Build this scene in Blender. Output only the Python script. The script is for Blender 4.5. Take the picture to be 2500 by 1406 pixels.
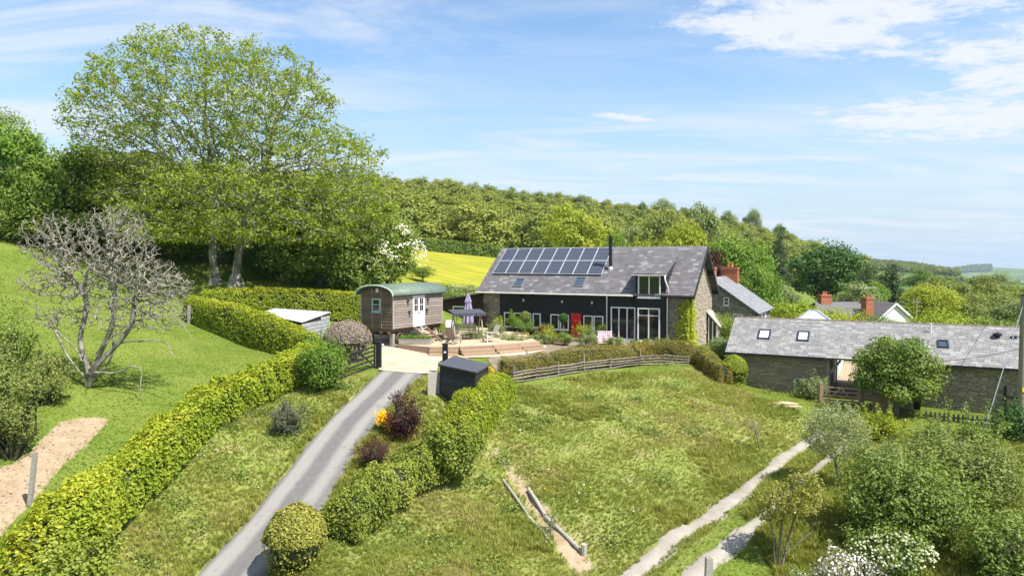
import bpy, bmesh, math, random
import numpy as np
from mathutils import Vector, Matrix, noise as mnoise
random.seed(7); RNG = np.random.default_rng(11)
RAD = math.radians
sc = bpy.context.scene
for o in list(bpy.data.objects): bpy.data.objects.remove(o)
col = sc.collection
# ------------------------------------------------------------------ camera
FPX, CZ, HOR = 1700.0, 5.8, 640.0
PITCH = math.atan((703 - HOR) / FPX)
cd = bpy.data.cameras.new('camera'); cam = bpy.data.objects.new('camera', cd); col.objects.link(cam)
cd.sensor_width = 36; cd.lens = 36 * FPX / 2500; cd.clip_start = .2; cd.clip_end = 30000
cam.location = (0, 0, CZ); cam.rotation_euler = (math.pi / 2 - PITCH, 0, 0)
sc.camera = cam
# ------------------------------------------------------------------ sky, sun, exposure
SUN_EL = RAD(57); SH = Vector((.79, -.61)).normalized()
SDIR = Vector((SH.x * math.cos(SUN_EL), SH.y * math.cos(SUN_EL), math.sin(SUN_EL)))
sl = bpy.data.lights.new('sun', 'SUN'); sl.energy = 4.8; sl.angle = RAD(.55); sl.color = (1, .955, .88)
so = bpy.data.objects.new('sun', sl); col.objects.link(so)
so.rotation_euler = SDIR.to_track_quat('Z', 'Y').to_euler(); so.location = (40, -25, 60)
sc.view_settings.view_transform = 'Standard'; sc.view_settings.look = 'None'
sc.view_settings.exposure = .93; sc.view_settings.gamma = 1; sc.view_settings.use_curve_mapping = False
sc.cycles.max_bounces = 6; sc.cycles.diffuse_bounces = 3; sc.cycles.glossy_bounces = 3
sc.cycles.transmission_bounces = 3; sc.cycles.transparent_max_bounces = 8; sc.cycles.volume_bounces = 0
sc.cycles.use_denoising = True; sc.cycles.caustics_reflective = False; sc.cycles.caustics_refractive = False
W = bpy.data.worlds.new('World'); sc.world = W; W.use_nodes = True

class NT:
    """tiny node helper"""
    def __init__(s, tree): s.t = tree; s.n = tree.nodes; s.l = tree.links
    def new(s, typ, **kw):
        n = s.n.new(typ)
        for k, v in kw.items(): setattr(n, k, v)
        return n
    def link(s, a, b): s.l.new(a, b)
    def math(s, op, a, b=None, c=None, clamp=False):
        n = s.new('ShaderNodeMath', operation=op, use_clamp=clamp)
        for i, v in enumerate((a, b, c)):
            if v is None: continue
            if isinstance(v, (int, float)): n.inputs[i].default_value = v
            else: s.link(v, n.inputs[i])
        return n.outputs[0]
    def ss(s, v, a, b, o0=0., o1=1.):
        n = s.new('ShaderNodeMapRange', interpolation_type='SMOOTHSTEP')
        s.link(v, n.inputs[0]); n.inputs[1].default_value = a; n.inputs[2].default_value = b
        n.inputs[3].default_value = o0; n.inputs[4].default_value = o1
        return n.outputs[0]
    def mix(s, f, a, b, blend='MIX'):
        n = s.new('ShaderNodeMix', data_type='RGBA', blend_type=blend, clamp_factor=True)
        for sock, v in ((n.inputs[0], f), (n.inputs[6], a), (n.inputs[7], b)):
            if isinstance(v, (int, float)): sock.default_value = v
            elif isinstance(v, tuple): sock.default_value = (*v[:3], 1)
            else: s.link(v, sock)
        return n.outputs[2]
    def noise(s, vec, scale, detail=4, rough=.55, dist=0, dim='3D'):
        n = s.new('ShaderNodeTexNoise', noise_dimensions=dim)
        n.inputs['Scale'].default_value = scale; n.inputs['Detail'].default_value = detail
        n.inputs['Roughness'].default_value = rough; n.inputs['Distortion'].default_value = dist
        if vec is not None: s.link(vec, n.inputs['Vector'])
        return n.outputs['Fac']
    def mapping(s, vec, scale=(1, 1, 1), loc=(0, 0, 0), rot=(0, 0, 0)):
        n = s.new('ShaderNodeMapping'); s.link(vec, n.inputs[0])
        n.inputs['Scale'].default_value = scale; n.inputs['Location'].default_value = loc; n.inputs['Rotation'].default_value = rot
        return n.outputs[0]

def build_world():
    t = NT(W.node_tree); t.n.clear()
    out = t.new('ShaderNodeOutputWorld'); bg = t.new('ShaderNodeBackground')
    sky = t.new('ShaderNodeTexSky', sky_type='NISHITA', sun_disc=False)
    sky.sun_elevation = SUN_EL; sky.sun_rotation = math.atan2(SDIR.x, SDIR.y)
    sky.altitude = 200; sky.air_density = 1.0; sky.dust_density = .5; sky.ozone_density = 2.6
    tc = t.new('ShaderNodeTexCoord'); d = tc.outputs['Generated']
    sep = t.new('ShaderNodeSeparateXYZ'); t.link(d, sep.inputs[0])
    x, y, z = sep.outputs
    zc = t.math('MAXIMUM', t.math('ADD', z, .10), .03)
    cv = t.new('ShaderNodeCombineXYZ'); t.link(t.math('DIVIDE', x, zc), cv.inputs[0]); t.link(t.math('DIVIDE', y, zc), cv.inputs[1])
    pl = cv.outputs[0]                                            # the direction on a flat cloud deck
    # high thin cirrus in long streaks, over the whole sky
    m1 = t.mapping(pl, (.6, 1.7, 1), (3.1, .4, 0), (0, 0, RAD(-42)))
    c1 = t.noise(m1, 1.3, 8, .64, 1.0)
    m2 = t.mapping(pl, (.35, .9, 1), (7.7, 2, 0), (0, 0, RAD(15)))
    c2 = t.noise(m2, .55, 4, .5, .3)
    cir = t.math('MULTIPLY', t.ss(c1, .36, .66), t.ss(c2, .24, .56))
    # low-angle veil: the deck seen edge-on whitens towards the horizon
    veil = t.ss(z, -.02, .34, .97, .0)
    # small broken altocumulus: fine noise gated by coverage
    fine = t.noise(t.mapping(pl, (1, 1.25, 1), (1.3, .2, 0)), 7.5, 11, .70, .3)
    cover = t.noise(t.mapping(pl, (.5, .8, 1), (11.2, 5.3, 0)), .6, 3, .5, .4)
    yy = t.math('MAXIMUM', y, .05)
    u = t.math('DIVIDE', x, yy); v = t.math('DIVIDE', z, yy)
    front = t.ss(y, .05, .2)
    def patch(px, py, hw, hh, slope=0.):
        uc, vc = (px - 1250) / FPX, (HOR - py) / FPX
        du = t.math('SUBTRACT', u, uc)
        dv = t.math('SUBTRACT', t.math('SUBTRACT', v, vc), t.math('MULTIPLY', du, slope))
        a = t.math('DIVIDE', du, hw / FPX); b = t.math('DIVIDE', dv, hh / FPX)
        r = t.math('SQRT', t.math('ADD', t.math('MULTIPLY', a, a), t.math('MULTIPLY', b, b)))
        return t.math('MULTIPLY', t.ss(r, 1.25, .15), front)
    p = patch(1960, 85, 470, 105, -.06)
    for a in ((2150, 15, 640, 110, .05), (2330, 292, 520, 92, .04), (2460, 195, 250, 75, .1), (2400, 135, 330, 60, 0.), (1520, 290, 110, 14, -.09), (2560, 90, 240, 90, 0.)):
        p = t.math('MAXIMUM', p, patch(*a))
    far_cover = t.math('MULTIPLY', t.ss(cover, .56, .74), t.math('SUBTRACT', 1, t.math('MULTIPLY', front, t.ss(z, .75, .55))))
    gate = t.math('MAXIMUM', p, far_cover)
    wisp = t.noise(t.mapping(pl, (.9, 1.6, 1), (5.3, 1.2, 0)), 2.2, 6, .6, .5)
    cum = t.ss(t.math('ADD', t.math('ADD', t.math('MULTIPLY', fine, .8), t.math('MULTIPLY', wisp, .35)), t.math('MULTIPLY', gate, .40)), .72, 1.0)
    cum = t.math('MULTIPLY', cum, t.ss(gate, .0, .22))
    f = t.math('MAXIMUM', t.math('MULTIPLY', cir, .68), t.math('MULTIPLY', cum, .93))
    tint = t.mix(1.0, sky.outputs[0], (.86, .98, 1.02), 'MULTIPLY')
    tint = t.mix(veil, tint, HORIZON)
    c = t.mix(f, tint, CLOUD)
    t.link(c, bg.inputs[0]); bg.inputs[1].default_value = SKY_STRENGTH
    t.link(bg.outputs[0], out.inputs[0])
HAZE = .00008
SKY_STRENGTH = .113
CLOUD = (4.3, 4.45, 4.65); HORIZON = (2.95, 3.55, 4.1)
build_world()
W.cycles.sampling_method = 'MANUAL'; W.cycles.sample_map_resolution = 512

# ------------------------------------------------------------------ pixel -> place helpers (a point is always given its own distance)
def ray(px, py):
    dx = (px - 1250) / FPX; dy = (703 - py) / FPX; c, s = math.cos(PITCH), math.sin(PITCH)
    d = np.array([dx, c + dy * s, -s + dy * c]); return d / d[1]
def at(px, py, Y): return np.array([0, 0, CZ]) + ray(px, py) * Y
def on_z(px, py, z):
    d = ray(px, py); return np.array([0, 0, CZ]) + d * ((z - CZ) / d[2])

# ------------------------------------------------------------------ object helpers
def link(o, parent=None):
    col.objects.link(o)
    if parent is not None: o.parent = parent
    return o
def tag(o, label=None, cat=None, group=None, kind=None):
    if label: o['label'] = label
    if cat: o['category'] = cat
    if group: o['group'] = group
    if kind: o['kind'] = kind
    return o
def thing(name, label, cat, loc=(0, 0, 0), rz=0., group=None):
    o = bpy.data.objects.new(name, None); o.empty_display_size = .3
    o.location = [float(v) for v in loc]; o.rotation_euler = (0, 0, rz)
    return tag(link(o), label, cat, group)
def obj(name, me, mat=None, parent=None):
    if mat is not None and not me.materials: me.materials.append(mat)
    return link(bpy.data.objects.new(name, me), parent)
def np_mesh(name, verts, faces, v=None, smooth=False, colr=None):
    """faces: list of int arrays (n,k); v: per-point float attribute"""
    me = bpy.data.meshes.new(name)
    verts = np.asarray(verts, np.float32); me.vertices.add(len(verts)); me.vertices.foreach_set('co', verts.ravel())
    faces = [np.asarray(f, np.int32) for f in faces if len(f)]
    tot = np.concatenate([np.full(len(f), f.shape[1], np.int32) for f in faces])
    loops = np.concatenate([f.ravel() for f in faces])
    me.loops.add(len(loops)); me.loops.foreach_set('vertex_index', loops)
    me.polygons.add(len(tot)); st = np.zeros(len(tot), np.int32); st[1:] = np.cumsum(tot)[:-1]
    me.polygons.foreach_set('loop_start', st); me.polygons.foreach_set('loop_total', tot)
    me.polygons.foreach_set('use_smooth', np.full(len(tot), smooth))
    if v is not None:
        a = me.attributes.new('v', 'FLOAT', 'POINT'); a.data.foreach_set('value', np.asarray(v, np.float32))
    if colr is not None:
        a = me.attributes.new('zone', 'FLOAT_COLOR', 'POINT'); a.data.foreach_set('color', np.asarray(colr, np.float32).ravel())
    me.update(calc_edges=True); me.validate()
    return me
class MB:
    """mesh builder: boxes, bars, prisms in one mesh"""
    def __init__(s): s.v = []; s.f = []; s.a = []
    def add(s, vs, fs, a=0.):
        n = len(s.v); s.v += [tuple(map(float, q)) for q in vs]; s.f += [tuple(i + n for i in f) for f in fs]; s.a += [a] * len(vs); return s
    def box(s, x0, x1, y0, y1, z0, z1, a=0.):
        return s.add([(x0, y0, z0), (x1, y0, z0), (x1, y1, z0), (x0, y1, z0), (x0, y0, z1), (x1, y0, z1), (x1, y1, z1), (x0, y1, z1)],
                     [(0, 3, 2, 1), (4, 5, 6, 7), (0, 1, 5, 4), (1, 2, 6, 5), (2, 3, 7, 6), (3, 0, 4, 7)], a)
    def bar(s, p, q, w, h=None, up=(0, 0, 1), a=0.):
        p, q = Vector(p), Vector(q); h = w if h is None else h
        d = (q - p).normalized(); u = Vector(up); sd = d.cross(u)
        if sd.length < 1e-4: sd = d.cross(Vector((1, 0, 0)))
        sd.normalize(); u = sd.cross(d)
        vs = [e + sd * (i * w / 2) + u * (j * h / 2) for e in (p, q) for i, j in ((-1, -1), (1, -1), (1, 1), (-1, 1))]
        return s.add(vs, [(3, 2, 1, 0), (4, 5, 6, 7), (0, 1, 5, 4), (1, 2, 6, 5), (2, 3, 7, 6), (3, 0, 4, 7)], a)
    def tube(s, pts, r, k=8, a=0., cap=True):
        pts = [Vector(p) for p in pts]; r = r if isinstance(r, (list, tuple)) else [r] * len(pts)
        vs = []; fs = []
        for i, p in enumerate(pts):
            d = (pts[min(i + 1, len(pts) - 1)] - pts[max(i - 1, 0)]).normalized()
            sd = d.cross(Vector((0, 0, 1)))
            if sd.length < 1e-3: sd = Vector((1, 0, 0))
            sd.normalize(); u = sd.cross(d)
            vs += [p + (sd * math.cos(t) + u * math.sin(t)) * r[i] for t in [2 * math.pi * j / k for j in range(k)]]
        for i in range(len(pts) - 1):
            fs += [(i * k + j, i * k + (j + 1) % k, (i + 1) * k + (j + 1) % k, (i + 1) * k + j) for j in range(k)]
        if cap: fs += [tuple(range(k - 1, -1, -1)), tuple(range((len(pts) - 1) * k, len(pts) * k))]
        return s.add(vs, fs, a)
    def lathe(s, prof, c=(0, 0, 0), k=14, a=0.):
        vs = [(c[0] + r * math.cos(2 * math.pi * j / k), c[1] + r * math.sin(2 * math.pi * j / k), c[2] + z) for r, z in prof for j in range(k)]
        fs = [(i * k + j, i * k + (j + 1) % k, (i + 1) * k + (j + 1) % k, (i + 1) * k + j) for i in range(len(prof) - 1) for j in range(k)]
        fs += [tuple(range(k - 1, -1, -1)), tuple(range((len(prof) - 1) * k, len(prof) * k))]
        return s.add(vs, fs, a)
    def prism(s, poly, z0, z1, a=0.):
        """poly: list of (x,y) counter-clockwise; z0/z1 number or list"""
        n = len(poly); z0 = z0 if isinstance(z0, (list, tuple)) else [z0] * n; z1 = z1 if isinstance(z1, (list, tuple)) else [z1] * n
        vs = [(*p, z) for p, z in zip(poly, z0)] + [(*p, z) for p, z in zip(poly, z1)]
        fs = [tuple(range(n - 1, -1, -1)), tuple(range(n, 2 * n))] + [(i, (i + 1) % n, n + (i + 1) % n, n + i) for i in range(n)]
        return s.add(vs, fs, a)
    def hexa(s, c8, a=0.):
        """bottom 4 then top 4 corners"""
        return s.add(c8, [(0, 3, 2, 1), (4, 5, 6, 7), (0, 1, 5, 4), (1, 2, 6, 5), (2, 3, 7, 6), (3, 0, 4, 7)], a)
    def mesh(s, name, smooth=False):
        me = bpy.data.meshes.new(name); me.from_pydata(s.v, [], s.f)
        at_ = me.attributes.new('v', 'FLOAT', 'POINT'); at_.data.foreach_set('value', np.array(s.a, np.float32))
        if smooth: me.polygons.foreach_set('use_smooth', [True] * len(me.polygons))
        bm = bmesh.new(); bm.from_mesh(me); bmesh.ops.recalc_face_normals(bm, faces=bm.faces); bm.to_mesh(me); bm.free()
        me.update(); return me
    def build(s, name, mat, parent=None, smooth=False): return obj(name, s.mesh(name, smooth), mat, parent)

# ------------------------------------------------------------------ materials
def new_mat(name):
    m = bpy.data.materials.new(name); m.use_nodes = True; t = NT(m.node_tree); t.n.clear()
    out = t.new('ShaderNodeOutputMaterial'); b = t.new('ShaderNodeBsdfPrincipled'); t.link(b.outputs[0], out.inputs[0])
    return m, t, b, out
def bump(t, b, h, strength, dist=.02):
    n = t.new('ShaderNodeBump'); n.inputs['Strength'].default_value = strength; n.inputs['Distance'].default_value = dist
    t.link(h, n.inputs['Height']); t.link(n.outputs[0], b.inputs['Normal'])
def mat_plain(name, c1, c2=None, scale=6., rough=.7, bmp=.0, stretch=(1, 1, 1), spec=.3, metal=0., vary=0., lo=.35, hi=.65):
    m, t, b, out = new_mat(name)
    b.inputs['Roughness'].default_value = rough; b.inputs['Specular IOR Level'].default_value = spec; b.inputs['Metallic'].default_value = metal
    if c2 is None: b.inputs['Base Color'].default_value = (*c1, 1)
    else:
        tc = t.new('ShaderNodeTexCoord'); v = t.mapping(tc.outputs['Object'], stretch)
        oi = t.new('ShaderNodeObjectInfo')
        n4 = t.noise(v, scale, 6, .6)
        f = t.ss(n4, lo, hi); c = t.mix(f, c1, c2)
        if vary:
            at_ = t.new('ShaderNodeAttribute', attribute_name='v')
            rr = t.math('FRACT', t.math('ADD', at_.outputs['Fac'], oi.outputs['Random']))
            g = t.math('ADD', 1 - vary, t.math('MULTIPLY', rr, 2 * vary))
            cc = t.new('ShaderNodeCombineColor'); [t.link(g, cc.inputs[i]) for i in range(3)]
            c = t.mix(1., c, cc.outputs[0], 'MULTIPLY')
        t.link(c, b.inputs['Base Color'])
        if bmp: bump(t, b, n4, bmp)
    return m
def mat_ramp(name, cols, rough=.7, spec=.3, bmp=.3, scale=14., weather=.25, lichen=None):
    """per-piece colour picked by attribute v + object random, with weathering noise"""
    m, t, b, out = new_mat(name)
    at_ = t.new('ShaderNodeAttribute', attribute_name='v'); oi = t.new('ShaderNodeObjectInfo')
    rr = t.math('FRACT', t.math('ADD', at_.outputs['Fac'], oi.outputs['Random']))
    ramp = t.new('ShaderNodeValToRGB'); ramp.color_ramp.interpolation = 'CONSTANT'; e = ramp.color_ramp.elements
    for i, c in enumerate(cols):
        el = e[i] if i < 2 else e.new(i / len(cols)); el.position = i / len(cols); el.color = (*c, 1)
    t.link(rr, ramp.inputs[0])
    geo = t.new('ShaderNodeNewGeometry'); n1 = t.noise(geo.outputs['Position'], scale, 6, .65)
    c = t.mix(t.math('MULTIPLY', t.ss(n1, .4, .7), weather), ramp.outputs[0], tuple(min(1, q * 2.0 + .04) for q in cols[0]))
    if lichen:
        n2 = t.noise(geo.outputs['Position'], 2.3, 6, .7); c = t.mix(t.math('MULTIPLY', t.ss(n2, .55, .72), .6), c, lichen)
    t.link(c, b.inputs['Base Color']); b.inputs['Roughness'].default_value = rough; b.inputs['Specular IOR Level'].default_value = spec
    if bmp: bump(t, b, n1, bmp, .01)
    return m
def mat_leaf(name, c1, c2, c3=None, trans=.3, rough=.55, spec=.25, src='GEOMETRY'):
    """leaf: colour by per-leaf value v between c1 and c2 (c3 for the few newest), thin and translucent"""
    c1, c2 = (tuple(q * f for q, f in zip(c, (1.72, 1.55, 1.6))) for c in (c1, c2)); c3 = tuple(min(.6, q * 1.3) for q in c3) if c3 else None
    m = bpy.data.materials.new(name); m.use_nodes = True; t = NT(m.node_tree); t.n.clear()
    out = t.new('ShaderNodeOutputMaterial'); b = t.new('ShaderNodeBsdfPrincipled'); tr = t.new('ShaderNodeBsdfTranslucent'); mx = t.new('ShaderNodeMixShader')
    at_ = t.new('ShaderNodeAttribute', attribute_name='v'); at_.attribute_type = src
    oi = t.new('ShaderNodeObjectInfo'); geo = t.new('ShaderNodeNewGeometry')
    big = t.noise(geo.outputs['Position'], .55, 3, .5)
    f = t.math('ADD', t.math('MULTIPLY', at_.outputs['Fac'], .75), t.math('MULTIPLY', t.math('SUBTRACT', big, .5), .75), clamp=True)
    c = t.mix(t.math('ADD', f, .12, clamp=True), c1, c2)
    if c3: c = t.mix(t.ss(at_.outputs['Fac'], .8, .98), c, c3)
    t.link(c, b.inputs['Base Color']); b.inputs['Roughness'].default_value = rough; b.inputs['Specular IOR Level'].default_value = spec
    ct = t.mix(1., c, (1.25, 1.3, .55), 'MULTIPLY'); t.link(ct, tr.inputs[0])
    mx.inputs[0].default_value = trans; t.link(b.outputs[0], mx.inputs[1]); t.link(tr.outputs[0], mx.inputs[2]); t.link(mx.outputs[0], out.inputs[0])
    return m
def mat_glass(name, tint=(.015, .018, .02), rough=.04):
    m, t, b, out = new_mat(name)
    b.inputs['Base Color'].default_value = (*tint, 1); b.inputs['Roughness'].default_value = rough; b.inputs['Specular IOR Level'].default_value = .6
    return m
# ================================================================== terrain
ROAD = [at(*p) for p in ((1010, 886, 40.2), (985, 905, 37.2), (950, 941, 34.2), (895, 995, 31.7), (848, 1046, 29.9), (798, 1116, 27.9), (691, 1261, 24.1), (560, 1406, 21.3))] + [np.array((-9.9, 18., -4.45)), np.array((-11.4, 14.5, -5.0)), np.array((-13, 10., -5.6))]
TRACK = [np.array((-.5, 16, -4.9)), np.array((2.2, 18.8, -4.5))] + [at(*p) for p in ((1615, 1406, 21.7), (1730, 1310, 23.9), (1847, 1220, 26.1), (1920, 1160, 28.6), (1995, 1100, 31.4), (2050, 1058, 34.0))]
def resample(poly, step):
    poly = np.array(poly, float); out = []
    n = len(poly); P = lambda i: poly[min(max(i, 0), n - 1)]
    for i in range(n - 1):
        k = max(1, int(np.linalg.norm(poly[i + 1] - poly[i]) / step))
        for j in range(k):
            u = j / k; a, b, c, d = P(i - 1), P(i), P(i + 1), P(i + 2)
            out.append(.5 * (2 * b + (c - a) * u + (2 * a - 5 * b + 4 * c - d) * u * u + (3 * b - a - 3 * c + d) * u ** 3))
    out.append(poly[-1]); return np.array(out)
def side(poly):
    d = np.gradient(poly[:, :2], axis=0); d /= np.linalg.norm(d, axis=1)[:, None] + 1e-9
    return np.stack([d[:, 1], -d[:, 0]], 1)                      # to the right of travel
ROADR, TRACKR = resample(ROAD, .4), resample(TRACK, .4)
CP = []
for poly, hw in ((resample(ROAD, 1.6), 1.45), (resample(TRACK, 2.2), 1.3)):
    s_ = side(poly)
    for p, q in zip(poly, s_):
        CP += [(p[0] + q[0] * hw, p[1] + q[1] * hw, p[2]), (p[0] - q[0] * hw, p[1] - q[1] * hw, p[2])]
for p in ((1253, 935, 36.9), (1330, 921, 37.9), (1400, 908, 39.3), (1480, 899, 41), (1560, 893, 43), (1680, 893, 43), (1770, 932, 41),
          (1250, 1050, 31.0), (1440, 1400, 21.7), (1500, 1000, 33.4), (1800, 1030, 33.1), (1700, 1000, 34.8), (1930, 1000, 37), (1600, 1250, 24.8), (1400, 1200, 25.9),
          (1350, 1060, 30.9), (1600, 1060, 31.2), (1000, 1330, 23.5), (1100, 1400, 21), (1110, 1200, 26.8), (1290, 1200, 26.5), (1065, 960, 33), (1150, 1000, 32.2),
          (490, 1070, 28), (230, 1406, 19.1), (700, 960, 33), (330, 1230, 23.5), (820, 900, 36.5), (620, 1130, 27.2),
          (430, 970, 31), (200, 930, 31.5), (300, 1020, 28.5), (200, 1060, 26.5), (100, 1180, 23), (0, 1280, 20.5), (0, 1100, 24.5), (0, 900, 31),
          (600, 850, 42), (460, 780, 48), (250, 760, 44), (100, 700, 47), (0, 610, 52), (300, 640, 57), (560, 692, 55), (900, 700, 58),
          (1100, 715, 72), (1150, 690, 88), (1100, 660, 110), (1200, 632, 150), (1000, 610, 150), (1100, 622, 150),
          (1900, 1400, 22.4), (2050, 1195, 27), (2300, 1300, 24.2), (2450, 1150, 29.3), (2200, 1100, 31.4), (2100, 1030, 35.7), (2300, 1050, 33.5)):
    CP.append(tuple(at(*p)))
CP += [(-6, 39.5, .0), (-3, 40, 0), (-8.4, 42, .15), (-3, 44, 0), (0, 42, -.05), (0, 46, 0), (4, 48, 0), (8, 47.5, 0), (11, 46, -.1), (-2, 50, .2), (12.5, 50, 0), (15, 51, -.6), (0, 60, .3), (10, 60, .2),
       (-8, 47, .45), (-12, 48, .8), (-5, 50, .4), (-13.5, 43.5, .6), (-12, 53, 1.5), (8, 68, 1.0), (4, 41.5, -.1),
       (14, 42, -1.75), (20, 38.8, -2.1), (26, 35.6, -2.3), (31, 33, -2.4), (18, 47, -1.7), (24, 48, -2.2), (30, 45, -2.6), (25, 62, -2), (22, 75, -2.5), (45, 60, -3.5), (40, 95, -4), (60, 90, -5),
       (0, 15, -4.9), (10, 14, -5.1), (20, 16, -4.8), (-20, 13, -3.2), (0, 4, -6.2), (-20, 4, -4.4), (20, 4, -6), (30, 25, -3.6), (42, 30, -3.8), (-30, 27, 1.2), (-45, 30, 5), (-45, 46, 8), (-60, 60, 12), (-30, 70, 8), (-60, 20, 6), (60, 10, -6),
       (0, -120, -14), (-160, -40, 10), (160, -40, -14), (-220, 120, 42), (200, 90, -9)]
# far land
for px, py, Y, dz in ((950, 440, 350, -9), (1250, 470, 360, -9), (1500, 500, 380, -9), (1700, 520, 400, -9), (1850, 560, 430, -9), (1960, 615, 470, -9), (2080, 672, 540, -8),
                      (600, 435, 340, -9), (300, 440, 320, -9), (0, 420, 300, -9), (1000, 604, 172, 0), (1250, 622, 178, 0), (1500, 640, 185, 0), (1750, 668, 195, 0), (1980, 715, 240, 0),
                      (2300, 765, 150, 0), (2480, 770, 150, 0), (2200, 715, 350, 0), (2400, 735, 420, 0), (2300, 700, 900, 0), (2150, 690, 700, 0), (2480, 712, 1500, 0),
                      (2120, 645, 1350, 0), (2230, 655, 1500, 0), (2310, 672, 1700, 0), (2350, 690, 1900, 0), (2380, 656, 4600, 0), (2430, 652, 4600, 0), (2350, 672, 4200, 0), (2500, 660, 5600, 0), (2460, 692, 3000, 0), (2440, 668, 5000, 0)):
    q = at(px, py, Y); CP.append((q[0], q[1], q[2] + dz))
CP += [(-60, 520, 30), (100, 600, 15), (250, 760, -5), (-400, 500, 70), (-800, 900, 80), (-2500, 4000, 20), (0, 2500, 0), (900, 3200, -10), (3000, 900, -60), (1500, 600, -50), (5200, 4800, -70), (0, 6500, -60), (-1500, -800, 40), (1500, -900, -50), (4500, 7500, -110), (7500, 5500, -110), (900, 1150, -38), (6500, -1000, 0), (-5000, 0, 90)]
CPA = np.array(CP, float); CC = 1.6
def _phi(d2): return np.sqrt(d2 + CC * CC)
_n = len(CPA); _d2 = ((CPA[:, None, :2] - CPA[None, :, :2]) ** 2).sum(-1)
_A = np.zeros((_n + 3, _n + 3)); _A[:_n, :_n] = _phi(_d2) - np.eye(_n) * .12; _A[:_n, _n] = 1; _A[:_n, _n + 1:] = CPA[:, :2] / 100
_A[_n:, :_n] = _A[:_n, _n:].T; _b = np.concatenate([CPA[:, 2], np.zeros(3)]); _w = np.linalg.solve(_A, _b)
def gz(x, y):
    x = np.asarray(x, float); y = np.asarray(y, float); sh = x.shape; p = np.stack([x.ravel(), y.ravel()], 1); out = np.empty(len(p))
    for i in range(0, len(p), 20000):
        q = p[i:i + 20000]; d2 = ((q[:, None, :] - CPA[None, :, :2]) ** 2).sum(-1)
        out[i:i + 20000] = _phi(d2) @ _w[:_n] + _w[_n] + (q / 100) @ _w[_n + 1:]
    return out.reshape(sh)
def g1(x, y): return float(gz(np.array([x]), np.array([y]))[0])
def gp(px, py, y0=12., y1=220.):
    """where the line of sight through a pixel meets the ground"""
    d = ray(px, py); Y = np.concatenate([np.arange(y0, 80, .1), np.arange(80, y1, .5)])
    z = CZ + d[2] * Y; below = z <= gz(d[0] * Y, Y); i = int(np.argmax(below)) if below.any() else len(Y) - 1
    return np.array([d[0] * Y[i], Y[i], g1(d[0] * Y[i], Y[i])])
def axis(lo, hi, step, far_lo, far_hi, g=1.13):
    a = list(np.arange(lo, hi + 1e-6, step)); s = step
    while a[-1] < far_hi: s *= g; a.append(a[-1] + s)
    s = step
    while a[0] > far_lo: s *= g; a.insert(0, a[0] - s)
    return np.array(a)
XS = axis(-34, 34, .34, -7000, 9000); YS = axis(15, 62, .34, -1500, 9000)
GX, GY = np.meshgrid(XS, YS)
GZ = gz(GX, GY)
def fbm(x, y, f, seed=0):
    out = np.zeros_like(x); a = 1.
    for k in range(3):
        ph = seed * 1.7 + k * 2.1
        out += a * (np.sin(x * f + ph + 1.3 * np.sin(y * f * .7 + ph)) * np.sin(y * f * 1.1 - ph * 1.4 + 1.1 * np.sin(x * f * .8)))
        f *= 2.03; a *= .5
    return out
far = np.clip((GY - 120) / 300, 0, 1)
GZ = GZ + far * np.clip(GY, 0, 4000) * .0016 * fbm(GX, GY, .011, 2)
def poly_mask(x, y, poly, soft):
    """1 inside the polygon, fading over `soft` metres"""
    poly = np.array(poly, float); inside = np.zeros(x.shape, bool); dist = np.full(x.shape, 1e9)
    for i in range(len(poly)):
        a, b = poly[i], poly[(i + 1) % len(poly)]
        e = b - a; tt = np.clip(((x - a[0]) * e[0] + (y - a[1]) * e[1]) / (e @ e), 0, 1)
        dist = np.minimum(dist, np.hypot(x - a[0] - tt * e[0], y - a[1] - tt * e[1]))
        c = ((a[1] > y) != (b[1] > y)); 
        with np.errstate(divide='ignore', invalid='ignore'): xi = (b[0] - a[0]) * (y - a[1]) / (b[1] - a[1] + 1e-12) + a[0]
        inside ^= c & (x < xi)
    return np.clip(.5 + np.where(inside, dist, -dist) / soft, 0, 1)
near = (np.abs(GX) < 60) & (GY > 5) & (GY < 90)
def near_mask(poly, soft):
    m = np.zeros_like(GX); m[near] = poly_mask(GX[near], GY[near], poly, soft); return m
SOIL = [gp(*p)[:2] for p in ((270, 1020), (215, 1018), (150, 1030), (115, 1062), (60, 1110), (0, 1140), (-120, 1150), (-120, 1330), (0, 1310), (70, 1230), (140, 1150), (215, 1085))]
PATHP = [gp(*p)[:2] for p in ((1180, 1085), (1210, 1085), (1255, 1140), (1310, 1200), (1370, 1275), (1425, 1340), (1475, 1406), (1400, 1406), (1340, 1320), (1275, 1220), (1225, 1140))]
DRY = [(-12, 12), (-12.3, 21), (-12.6, 28), (-11.3, 33), (-9, 36), (-4.6, 35), (-2, 35), (.3, 36), (4, 38.5), (8, 41.5), (11, 42), (12.8, 40.5), (15.5, 36), (17, 34), (13.6, 31.5), (9.4, 27), (5, 22), (0, 16), (0, 12)]
YARD = [gp(*p)[:2] for p in ((925, 905), (1055, 913), (1085, 880), (1230, 872), (1310, 862), (1330, 845), (1235, 806), (1090, 806), (900, 800), (890, 818), (900, 835), (930, 845))]
soil = np.maximum(near_mask(SOIL, .5), near_mask(PATHP, .45) * .75)
dry = near_mask(DRY, 1.4)
MEADOW = [(-14, 72), (6, 66), (6, 150), (0, 166), (-30, 168)]
mead = poly_mask(GX, GY, MEADOW, 8.)
r_ = np.zeros_like(GX); colr = np.stack([soil, mead, dry, r_ + 1], -1).reshape(-1, 4)
nx, ny = len(XS), len(YS); ii = np.arange(nx * ny).reshape(ny, nx)
quads = np.stack([ii[:-1, :-1], ii[:-1, 1:], ii[1:, 1:], ii[1:, :-1]], -1).reshape(-1, 4)
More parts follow.
